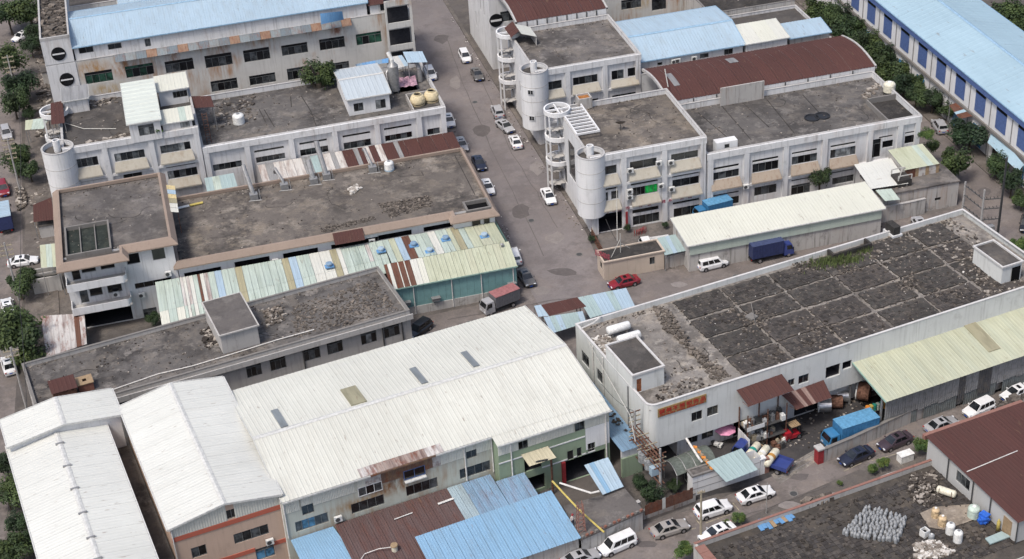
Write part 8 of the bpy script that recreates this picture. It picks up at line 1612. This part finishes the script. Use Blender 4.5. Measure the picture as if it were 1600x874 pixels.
# forklift
r = T('forklift', 'red forklift truck with an overhead guard in the dark loading yard', 'forklift', 0, 0); m = MB(); m.box(-1.1, -.55, .35, .9, .55, .85); m.box(-1.15, -.55, .5, -.35, .55, 1.35); m.build('body', MATS['paint_redbright'], r)
for s in (-1, 1):
    wheel(r, .75, s*.5, .34, .24); wheel(r, -.75, s*.5, .28, .22)
    for x in (-.35, .8): m = MB(); m.tube([(x, s*.5, .9), (x-.05, s*.48, 2.15)], .04, 5); m.build('guard_post', MATS['trim_black'], r)
    m = MB(); m.box(1.2, s*.25-.06, .1, 2.2, s*.25+.06, .16); m.build('fork', MATS['trim_black'], r); m = MB(); m.box(1.02, s*.35-.06, .1, 1.18, s*.35+.06, 2.3); m.build('mast', MATS['trim_black'], r)
m = MB(); [m.box(-.45+k*.3, -.55, 2.15, -.35+k*.3, .55, 2.22) for k in range(5)]; m.box(-.45, -.6, 2.12, .9, .6, 2.15); m.build('overhead_guard', MATS['wood'], r); m = MB(); m.box(-.3, -.25, .85, .15, .25, 1.05); m.box(-.35, -.25, 1.05, -.25, .25, 1.5); m.build('seat', MATS['trim_black'], r)
place(r, (917, 405), (965, 388), .5, 'r')
r.location.x += 0
# yard things
def pp_(label, name, cat, x, y, view, build, th=0, z=0, group=None):
    p = P(x, y, z, view); r = T(name, label, cat, p.x, p.y, z, th, group); build(r); return r
def para(r):
    m = MB(); m.lathe([(1.35, 2.0), (.7, 2.3), (.001, 2.45)], 0, 0, 8); m.lathe([(.001, 2.4), (.7, 2.25), (1.35, 1.95), (1.35, 2.0)], 0, 0, 8); m.build('canopy', MATS['pink_cloth'], r); m = MB(); m.tube([(0, 0, 0), (0, 0, 2.35)], .03, 6); m.build('pole', MATS['grey_metal'], r)
pp_('faded pink parasol in the loading yard', 'parasol', 'parasol', 528, 440, 'r', para)
def binb(r): m = MB(); m.add(hexa(-1.1, 1.1, .7, .2, -1.3, 1.3, .85, 1.2), HF); m.build('container', MATS['plate_blue'], r); m = MB(); m.rbox(0, 0, 1.27, 2.7, 1.8, .1); m.build('lid', MATS['blue_plastic'], r)
for k, (x, y, mt) in enumerate(((475, 468, 'white_metal'), (790, 385, 'white_metal'), (745, 440, 'wood'))):
    def jb(r, mt=mt):
        for q in range(4): m = MB(); m.rbox(.4*sin(q*2), .3*cos(q*3), .2+.15*q, .9-.1*q, .5, .3, q*.8); m.build('box', MATS[mt if q % 2 else 'dark_metal'], r)
    pp_(('pile of pale boxes on a dark cart left of the pink parasol', 'small heap of pale scrap in front of the machine rack', 'brown scrap beside the machine rack foot')[k], 'scrap_pile', 'scrap', x, y, 'r', jb)
VW['Y'] = (1280, 540, .16016)
def steelroll(x, y, label, mt='steel', th=.6, r0=.85):
    p = P(x, y, 0, 'Y'); r = T('steel_drum', label, 'drum', p.x, p.y, 0, th, 'big steel drums in the yard'); m = MB(); m.lathe([(r0, -.8), (r0, .8), (r0*.72, .8), (r0*.72, -.8), (r0, -.8)], 0, 0, 24); o = m.build('shell', MATS[mt], r, smooth=False); o.rotation_euler = (radians(90), 0, radians(35)); o.location = (0, 0, r0)
    m = MB(); m.lathe([(r0*1.05, -.86), (r0*1.05, -.7), (r0*.98, -.7)], 0, 0, 24); o = m.build('flange', MATS['white_metal'], r); o.rotation_euler = (radians(90), 0, radians(35)); o.location = (0, 0, r0)
steelroll(50, 640, 'shiny steel drum left of three by the yard wall'); steelroll(160, 600, 'rusty rimmed steel drum in the middle by the yard wall', 'rusty_metal'); steelroll(230, 540, 'steel drum nearest the dark shed opening'); steelroll(430, 520, 'large dark rusty ring under the lime shed corner', 'rusty_metal', .3, 1.2)
for k in range(6):
    p = P(470+k*33, 650-k*9, 0, 'Y'); r = T('oil_drum', ('orange', 'yellow green', 'green', 'pale grey', 'green and white', 'ochre')[k]+' drum in the row behind the bright blue lorry', 'drum', p.x, p.y, 0, 0, 'drums behind the blue lorry'); m = MB(); m.lathe([(.001, 0), (.3, 0), (.3, .28), (.315, .3), (.3, .32), (.3, .6), (.315, .62), (.3, .64), (.3, .9), (.001, .9)], 0, 0, 16); m.build('drum_body', MATS[('orange', 'yellow_paint', 'teal_band', 'tank_green', 'teal_band', 'ochre_band')[k]], r)
# motorcycles and red racks in the forecourt
for k in range(4):
    def rk(r):
        for q in range(3): m = MB(); m.tube([(q*.35, 0, .05), (q*.35, 0, .75), (q*.35+.2, .5, .75), (q*.35+.2, .5, .05)], .04, 5); m.build('bar', MATS['red_paint'], r)
    pp_('red tubular rack on the forecourt, '+('first', 'second', 'third', 'fourth')[k]+' from the dark entrance', 'red_rack', 'rack', 600+k*22, 515-k*5, 'v', rk, .3*k)
def moto(r):
    for x in (-.6, .6): m = MB(); m.lathe([(.2, -.05), (.3, -.05), (.3, .05), (.2, .05), (.2, -.05)], 0, 0, 14); o = m.build('wheel', MATS['tyre'], r); o.rotation_euler = (radians(90), 0, 0); o.location = (x, 0, .3)
    m = MB(); m.box(-.5, -.13, .35, .35, .13, .6); m.rbox(-.2, 0, .75, .7, .26, .12); m.build('body', MATS['tank_cream'], r); m = MB(); m.tube([(.6, 0, .3), (.4, 0, 1.0)], .04, 5); m.tube([(.4, -.32, 1.02), (.4, .32, 1.02)], .03, 5); m.build('handlebar', MATS['dark_metal'], r)
pp_('cream scooter parked just inside the dark entrance', 'scooter', 'scooter', 350, 500, 'v', moto, .4)
# ================= satellite dish, tanks, roof details
r = T('satellite_dish', 'tilted round satellite dish on the mottled roof of the lettered block', 'satellite dish', *P(638, 250, 12.5, 'h').xy, 12.5); m = MB(); m.tube([(0, 0, 0), (0, 0, 1.1)], .06, 6); m.build('stand', MATS['dark_metal'], r); m = MB(); m.lathe([(.001, .0), (.4, .06), (.75, .2), (.78, .2), (.4, .03), (.001, -.03)], 0, 0, 18); o = m.build('dish', MATS['frag2'], r); o.location = (0, 0, 1.2); o.rotation_euler = (radians(-38), radians(12), 0)
p = P(445, 125, 12.5, 'h'); r = T('water_box', 'square concrete box with rusty water on the rear edge of the lettered block', 'tank', p.x, p.y, 12.5); m = MB(); m.box(-1.1, -1, 0, -.9, 1, 1.9); m.box(.9, -1, 0, 1.1, 1, 1.9); m.box(-.9, -1, 0, .9, -.8, 1.9); m.box(-.9, .8, 0, .9, 1, 1.9); m.build('side', MATS['wall_old'], r); m = MB(); m.box(-.9, -.8, 1.2, .9, .8, 1.6); m.build('water', MATS['rust_water'], r)
p = P(552, 575, 9.4, 'e'); tank('white plastic water tank at the rear right corner of the long grey roof', p.x, p.y, 9.35, .95, 1.9, 'tank_cream', lid=True, band='trim_black')
p = P(1462, 628, 13.3, 'a'); tank('round white water tank near the brown canopy on the cracked roof', p.x, p.y, 9.3, .95, 1.7, 'tank_white')
rubble('roof_litter', 'yellow and brown rubbish by the white tank on the long roof', 'rubbish', g0, [P(x, y, 9.35, 'e').xy for x, y in ((370, 600), (500, 500), (520, 530), (420, 620))], 45, 9.4, .2, .6, ['frag4', 'frag2'], seed=101)
for fr2, lst in ((f6, [('v', 575, 105, 'below the blue pane window, top floor of the lettered block'), ('v', 752, 60, 'left of the right top window of the lettered block, small'), ('v', 828, 55, 'beside the right top window of the lettered block'), ('v', 572, 235, 'upper of two by the green curtain window'), ('v', 573, 270, 'lower of two by the green curtain window'), ('v', 766, 200, 'right of the green curtain window'), ('v', 832, 220, 'tall one beside the dark middle window')]), (f7, [('v', 1292, 205, 'on the long workshop between the lower windows')])):
    for vw, x, y, lb in lst:
        u, z = fr2.front(x, y, vw, -.45); ac_unit(*fr2.W(u, -.5).xy, z-.35, 0, 'air conditioner '+lb)
# ================= poles and wires
def pole(label, base, view, h, arms, name='utility_pole', mat='pole_conc', r0=.17, group='utility poles', th=0.0, z=0):
    p = P(*base, z, view); r = T(name, label, 'utility pole', p.x, p.y, z, th, group); m = MB(); m.tube([(0, 0, 0), (0, 0, h)], r0, 8, r0*.65); m.build('pole', MATS[mat], r)
    for z_, w_ in arms:
        m = MB(); m.box(-w_/2, -.07, z_, w_/2, .07, z_+.14); a = m.build('crossarm', MATS['crossarm'], r)
        for k in (-.9, -.4, .4, .9): m = MB(); m.cyl(k*w_/2, 0, z_+.14, z_+.36, .05, 6); m.build('insulator', MATS['crossarm'], a)
    return r
pole('leaning roadside pole with yellow crossarms beside the upper left trees', (30, 165), 'Z', 10, [(9.5, 2), (8.6, 2), (7.4, 2), (6.6, 1.6)]); pole('roadside pole with crossarms above the left dark lorry', (32, 300), 'Z', 10, [(9.5, 2), (8.7, 2), (7.9, 2), (7, 1.8), (6.2, 1.6)]); pole('roadside pole beside the white sedan at the left', (30, 470), 'Z', 10, [(9.4, 2), (8.6, 2), (7.8, 2)]); pole('lowest roadside pole left of the grey concrete block', (42, 640), 'Z', 10, [(9.4, 2), (8.6, 1.8)])
pA = P(993, 735, 0); pB = P(1032, 780, 0); dAB = (pB-pA); thp = atan2(dAB.y, dAB.x)
r = T('transformer_frame', 'two pole transformer frame with many wooden crossarms beside the sign workshop', 'transformer', pA.x, pA.y, 0, thp); LL_ = dAB.length
for x, h in ((0, 9.2), (LL_, 7.6)): m = MB(); m.tube([(x, 0, 0), (x, 0, h)], .2, 8, .14); m.build('pole', MATS['pole_conc'], r)
for z in (2.6, 4.6, 5.2, 5.9, 6.6): m = MB(); m.box(-.5, -.3, z, LL_+.5, -.2, z+.14); m.box(-.5, .2, z, LL_+.5, .3, z+.14); m.build('beam', MATS['rusty_metal'], r)
k = 0
for z in (4.8, 5.4, 6.1, 6.8, 7.5, 8.2, 8.9):
    for x in ((0, LL_*.33, LL_*.66, LL_) if z < 7 else (0,)):
        m = MB(); m.box(x-.06, -.8, z, x+.06, .8, z+.1); o = m.build('crossarm', MATS['crossarm' if k % 3 else 'rusty_metal'], r); k += 1
for x in (LL_*.3, LL_*.55): m = MB(); m.cyl(x, 0, 2.75, 4.0, .55, 14); m.box(x-.7, -.15, 2.9, x+.7, .15, 3.8); m.build('transformer', MATS['jar_grey'], r)
m = MB(); m.box(LL_*.7, -.5, 2.75, LL_*.7+.7, .5, 3.9); m.build('switch_box', MATS['sheet_blue_pale'], r)
# frame at the right
b0, b1, b2 = P(615, 690, 0, 'w'), P(738, 790, 0, 'w'), P(862, 780, 0, 'w')
r = T('substation_frame', 'steel switchgear frame with three poles and rows of insulators near the right road', 'transformer', b0.x, b0.y); q = [b0-b0, b1-b0, b2-b0]; H_ = (8.0, 9.0, 14.0)
for v, h in zip(q, H_): m = MB(); m.tube([(v.x, v.y, 0), (v.x, v.y, h)], .2, 8, .14); m.build('pole', MATS['pole_conc' if h < 13 else 'dark_metal'], r)
for a, b in ((0, 1), (1, 2)):
    for z in (1.6, 4.0, 5.8, 7.4):
        m = MB(); m.tube([(q[a].x, q[a].y, z), (q[b].x, q[b].y, z)], .09, 5); m.build('beam', MATS['dark_metal'], r)
        for k in range(1, 5): v = q[a].lerp(q[b], k/5); m = MB(); m.tube([(v.x, v.y, z), (v.x-.25, v.y-.1, z+.5)], .05, 4); m.build('insulator', MATS['dark_metal'], r)
for a, b, f in ((1, 2, .5), (0, 1, .6)): v = q[a].lerp(q[b], f); m = MB(); m.rbox(v.x, v.y, 2.3, 1.3, .8, 1.2); m.build('transformer', MATS['grey_metal'], r)
m = MB(); v = q[2]
for k in range(14): z = k*1.0; m.box(v.x-.35, v.y-.35, z, v.x-.27, v.y-.27, z+1); m.box(v.x+.27, v.y+.27, z, v.x+.35, v.y+.35, z+1); m.tube([(v.x-.3, v.y-.3, z), (v.x+.3, v.y+.3, z+1)], .04, 4)
m.build('lattice', MATS['dark_metal'], r)
r = pole('tall narrow street pole in front of the white estate car', (240, 655), 't', 7.2, [(6.9, .9)], mat='crossarm'); pole('thin street lamp pole by the parapet', (785, 440), 't', 4.6, [], name='street_lamp', r0=.07, group='street lamps')
p = P(908, 829, 3.0); r = T('lattice_tower', 'small rusty red lattice tower on the concrete annex', 'tower', p.x, p.y, 2.9); m = MB()
for sx in (-.45, .45):
    for sy in (-.45, .45): m.tube([(sx, sy, 0), (sx*.6, sy*.6, 4.2)], .05, 4)
for k in range(7):
    z = k*.6; s = .45-.026*k*1.0
    for a, b in (((-s, -s), (s, -s)), ((s, -s), (s, s)), ((s, s), (-s, s)), ((-s, s), (-s, -s))): m.tube([(*a, z), (*b, z+.55)], .03, 4); m.tube([(*a, z), (*b, z)], .03, 4)
m.build('lattice', MATS['tile_red'], r)
p = P(864, 772, 0, 'Z'); r = T('utility_pole', 'brown leaning pole carrying the yellow beam in front of the green wall', 'utility pole', p.x, p.y, 0, 0, 'utility poles'); m = MB(); m.tube([(0, 0, 0), (0, 0, 5.6)], .14, 7); m.build('pole', MATS['rusty_metal'], r); m = MB(); a = P(838, 722, 7.0)-p; m.tube([(0, 0, 5.4), (a.x, a.y, 7.0)], .12, 6); m.build('brace', MATS['dark_metal'], r)
r = T('yellow_beam', 'long thin yellow beam running from the brown pole down to the street wall', 'beam', 0, 0); m = MB(); m.tube([P(863, 752, 5.4), P(905, 797, 4.4), P(944, 832, 3.6)], .12, 6); m.build('beam', MATS['yellow_paint'], r)
r = T('white_pipe', 'bent white pipe from the yellow beam to the tilted blue awning', 'pipe', 0, 0); m = MB(); m.tube([P(212+60, 275, 5.2, 'E'), P(520, 355, 4.6, 'E'), P(585, 340, 4.6, 'E')], .12, 6); m.build('pipe', MATS['pipe_white'], r)
def wire(pts, label, mat='cable', r_=.035, sag=.6):
    out = []
    for a, b in zip(pts[:-1], pts[1:]):
        for k in range(8): t = k/8; v = a.lerp(b, t); v.z -= sag*4*t*(1-t); out.append(v)
    out.append(pts[-1]); m = MB(); m.tube(out, r_, 4); tag(m.build('power_cable', MATS[mat]), label, 'cable', 'overhead cables')
wire([P(993, 690, 9), P(985, 650, 9.6), P(905, 507, 9.8)], 'pair of cables along the side wall of the sign workshop', 'cable_pale', .06, .2)
wire([Vector((pA.x, pA.y, 9)), P(940, 600, 9.5)], 'cable running up the gap beside the large white hall'); wire([P(150, 50, 11, 'D'), P(120, 0, 11, 'D')], 'short cable at the transformer frame top')
wire([P(32, 300, 9.5), P(30, 165, 9.5)], 'cable between the two upper left poles'); wire([P(30, 470, 9.4), P(32, 300, 9.4)], 'cable between the middle left poles'); wire([P(42, 640, 9.4), P(30, 470, 9.4)], 'cable between the lower left poles')
wire([P(615, 350, 10.5, 'h'), P(620, 830, 4.2, 'h')], 'thin pale cable dropping from the lettered block to the guard hut mast', 'cable_pale', .05, .3); wire([P(560, 715, 4, 'h'), P(612, 820, 4.0, 'h')], 'second thin cable to the guard hut mast', 'cable', .04, .2)
wire([P(405, 765, 13.4, 'a'), P(520, 800, 13.4, 'a'), P(720, 800, 13.4, 'a')], 'pale hose lying across the tower block roof', 'cable_pale', .07, 0)
wire([P(990, 150, 10.2, 'd') if 0 else P(155, 430, 13.2, 'd'), P(175, 540, 12.6, 'd')], 'pale hose hanging over the arched brown roof', 'cable_pale', .08, .1)
# ================= worker
def person(x, y, z, view, th, label):
    p = P(x, y, z, view); r = T('person', label, 'person', p.x, p.y, z, th)
    J = dict(pel=(0, 0, .92), ch=(0, 0, 1.28), nk=(0, 0, 1.47), hd=(.02, 0, 1.6), top=(.02, 0, 1.72), ls=(0, .19, 1.4), le=(.05, .26, 1.14), lh=(.18, .22, .92), rs=(0, -.19, 1.4), re=(-.02, -.27, 1.12), rh=(.08, -.28, .86), lk=(.05, .11, .5), lf=(0, .12, .07), lt=(.16, .13, .03), rk=(-.02, -.11, .5), rf=(-.1, -.12, .07), rt=(.06, -.13, .03))
    E_ = [('pel', 'ch'), ('ch', 'nk'), ('nk', 'hd'), ('hd', 'top'), ('ch', 'ls'), ('ls', 'le'), ('le', 'lh'), ('ch', 'rs'), ('rs', 're'), ('re', 'rh'), ('pel', 'lk'), ('lk', 'lf'), ('lf', 'lt'), ('pel', 'rk'), ('rk', 'rf'), ('rf', 'rt')]
    RD = dict(pel=.15, ch=.17, nk=.06, hd=.1, top=.07, ls=.075, le=.05, lh=.035, rs=.075, re=.05, rh=.035, lk=.075, lf=.05, lt=.04, rk=.075, rf=.05, rt=.04)
    ks = list(J); me = bpy.data.meshes.new('body'); me.from_pydata([J[k] for k in ks], [(ks.index(a), ks.index(b)) for a, b in E_], []); o = bpy.data.objects.new('body', me); COL.objects.link(o)
    o.modifiers.new('s', 'SKIN'); sv = me.skin_vertices[0].data
    for i, k in enumerate(ks): sv[i].radius = (RD[k], RD[k]*(1.25 if k in ('pel', 'ch') else 1))
    sv[0].use_root = True; o.modifiers.new('d', 'SUBSURF').levels = 1; bpy.context.view_layer.update(); m2 = bpy.data.meshes.new_from_object(o.evaluated_get(bpy.context.evaluated_depsgraph_get())); bpy.data.objects.remove(o)
    m2.materials.clear(); [m2.materials.append(MATS[q]) for q in ('skin', 'cloth_pale', 'cloth_dark')]
    for f in m2.polygons: c = f.center; f.material_index = 0 if (c.z > 1.48 or (c.z < 1.0 and abs(c.y) > .2 and c.z > .75)) else (1 if c.z > .95 else 2); f.use_smooth = True
    b = bpy.data.objects.new('body', m2); COL.objects.link(b); b.parent = r
    for s in (-1, 1):
        for k in range(5):
            m = MB(); hx, hy, hz = J['lh' if s > 0 else 'rh']; m.tube([(hx, hy+(k-2)*.015, hz-.02), (hx+.03, hy+(k-2)*.018, hz-.07-.01*(2-abs(k-2))), (hx+.02, hy+(k-2)*.018, hz-.1)], .009, 5); m.build('finger', MATS['skin'], b)
    m = MB(); m.lathe([(.15, 1.66), (.13, 1.68), (.12, 1.76), (.07, 1.82), (.001, 1.83)], .02, 0, 14); m.build('hat', MATS['red_paint'], r); return r
person(895, 822, 3.0, 'Z', -1.2, 'worker in a pale top, dark trousers and red hat on the concrete annex')

# ================= wear on the roads and small street items
for k, (x, y, w_, h_, v) in enumerate(((690, 60, 14, 9, 0), (712, 130, 10, 12, 1), (752, 205, 16, 10, 0), (838, 262, 12, 12, 1), (812, 330, 20, 12, 0), (868, 372, 18, 10, 1), (880, 425, 26, 9, 0), (845, 455, 14, 8, 1), (700, 520, 22, 6, 0), (1060, 445, 16, 5, 1), (1250, 745, 18, 7, 0), (1235, 790, 24, 8, 1), (1010, 850, 20, 7, 0), (1250, 384, 20, 5, 1), (1538, 300, 12, 9, 0), (1510, 260, 10, 8, 1), (1170, 740, 9, 5, 0), (18, 440, 8, 8, 1))):
    n = 9; pts = [(x+w_*cos(2*pi*j/n)*TR.uniform(.6, 1.1), y+h_*sin(2*pi*j/n)*TR.uniform(.6, 1.1)) for j in range(n)]
    zpoly('road_patch', ('patch_dark', 'patch_pale')[v], pts, .022+.001*k)
for k, (x, y) in enumerate(((742, 160), (830, 345), (905, 398), (735, 505), (1150, 432), (1240, 772))):
    p = P(x, y, 0); r = T('manhole', 'round iron manhole cover ' + ('near the dark grey sedan on the cross street', 'in front of the sunroof sedan on the cross street', 'at the cross street end by the yard fence', 'near the small lorry in the alley', 'beside the white people carrier in the alley', 'in the bottom street below the gate pillar')[k], 'manhole', p.x, p.y, .026, 0, 'manhole covers'); m = MB(); m.cyl(0, 0, 0, .03, .42, 16); m.build('cover', MATS['dark_metal'], r); m = MB(); m.lathe([(.44, .0), (.44, .025), (.55, .025), (.55, 0)], 0, 0, 16); m.build('rim', MATS['coping_dark'], r)
for pts in ([(742, 100), (770, 170), (800, 240), (838, 300), (872, 356)], [(700, 60), (724, 130), (760, 215), (800, 300), (850, 400)], [(1290, 760), (1210, 790), (1120, 820)], [(700, 500), (860, 470), (960, 460)]):
    q = [P(x+TR.uniform(-2, 2), y, .05) for x, y in pts]; m = MB()
    out = []
    for a, b in zip(q[:-1], q[1:]):
        for j in range(5): v = a.lerp(b, j/5); out.append(v+Vector((TR.uniform(-.15, .15), TR.uniform(-.15, .15), 0)))
    out.append(q[-1])
    for a, b in zip(out[:-1], out[1:]):
        d = b-a; n = Vector((-d.y, d.x, 0)).normalized()*.05; m.quad(a-n, b-n, b+n, a+n)
    m.build('road_crack', MATS['patch_dark'], kind='structure')
rubble('street_litter', 'dust and small litter along the left kerb of the cross street', 'litter', g0, [(46.9, 203), (47.9, 203), (48.6, 262), (47.6, 262)], 130, .02, .05, .2, ['frag2', 'frag1', 'frag5', 'frag3'], seed=201, flat=.3)
rubble('street_litter', 'dust and small litter along the right kerb of the cross street', 'litter', g0, [(57.6, 203), (58.9, 203), (58.9, 290), (58.2, 290)], 200, .02, .05, .22, ['frag2', 'frag1', 'frag5', 'frag3'], seed=202, flat=.3)
rubble('street_litter', 'gravel and litter along the foot of the alley wall', 'litter', g0, [(67, 188.0), (101, 188.4), (101, 189.3), (67, 188.9)], 220, .02, .06, .3, ['frag2', 'frag1', 'frag4', 'frag0'], seed=203, flat=.4)
rubble('alley_debris', 'rubble and earth in the strip behind the large white roof', 'debris', g0, [P(x, y, 0).xy for x, y in ((655, 552), (730, 512), (820, 490), (830, 500), (740, 524), (664, 562))], 260, .02, .1, .4, ['frag0', 'frag1', 'frag3', 'frag4'], seed=204, flat=.5)
rubble('yard_scrap', 'scrap and dirt scattered over the dark loading yard', 'scrap', g0, [P(x, y, 0).xy for x, y in ((1130, 690), (1260, 640), (1340, 620), (1380, 650), (1280, 700), (1160, 700))], 260, .02, .06, .3, ['frag0', 'frag2', 'frag3', 'frag4'], seed=205, flat=.4)
rubble('lane_junk', 'junk and building waste on the ground left of the upper factories', 'rubbish', g0, [P(x, y, 0).xy for x, y in ((50, 40), (60, 20), (80, 150), (70, 215), (55, 215), (60, 120))], 320, .05, .15, .7, ['frag1', 'frag2', 'frag4', 'frag3'], seed=206, flat=.5)
rubble('lane_junk', 'junk on the pavement left of the tan edged block', 'rubbish', g0, [P(x, y, 0).xy for x, y in ((45, 300), (75, 290), (80, 380), (60, 395), (50, 370))], 130, .05, .1, .5, ['frag1', 'frag2', 'frag4', 'frag3'], seed=207, flat=.5)

p = P(1414, 719, 0); r = T('white_crate', 'small white box standing behind the parapet by the black sedan', 'box', p.x, p.y, 0, TS); m = MB(); m.box(-.9, -.5, 0, .9, .5, 1.0); m.box(-.95, -.55, 1.0, .95, .55, 1.08); m.build('box_body', MATS['tank_white'], r)
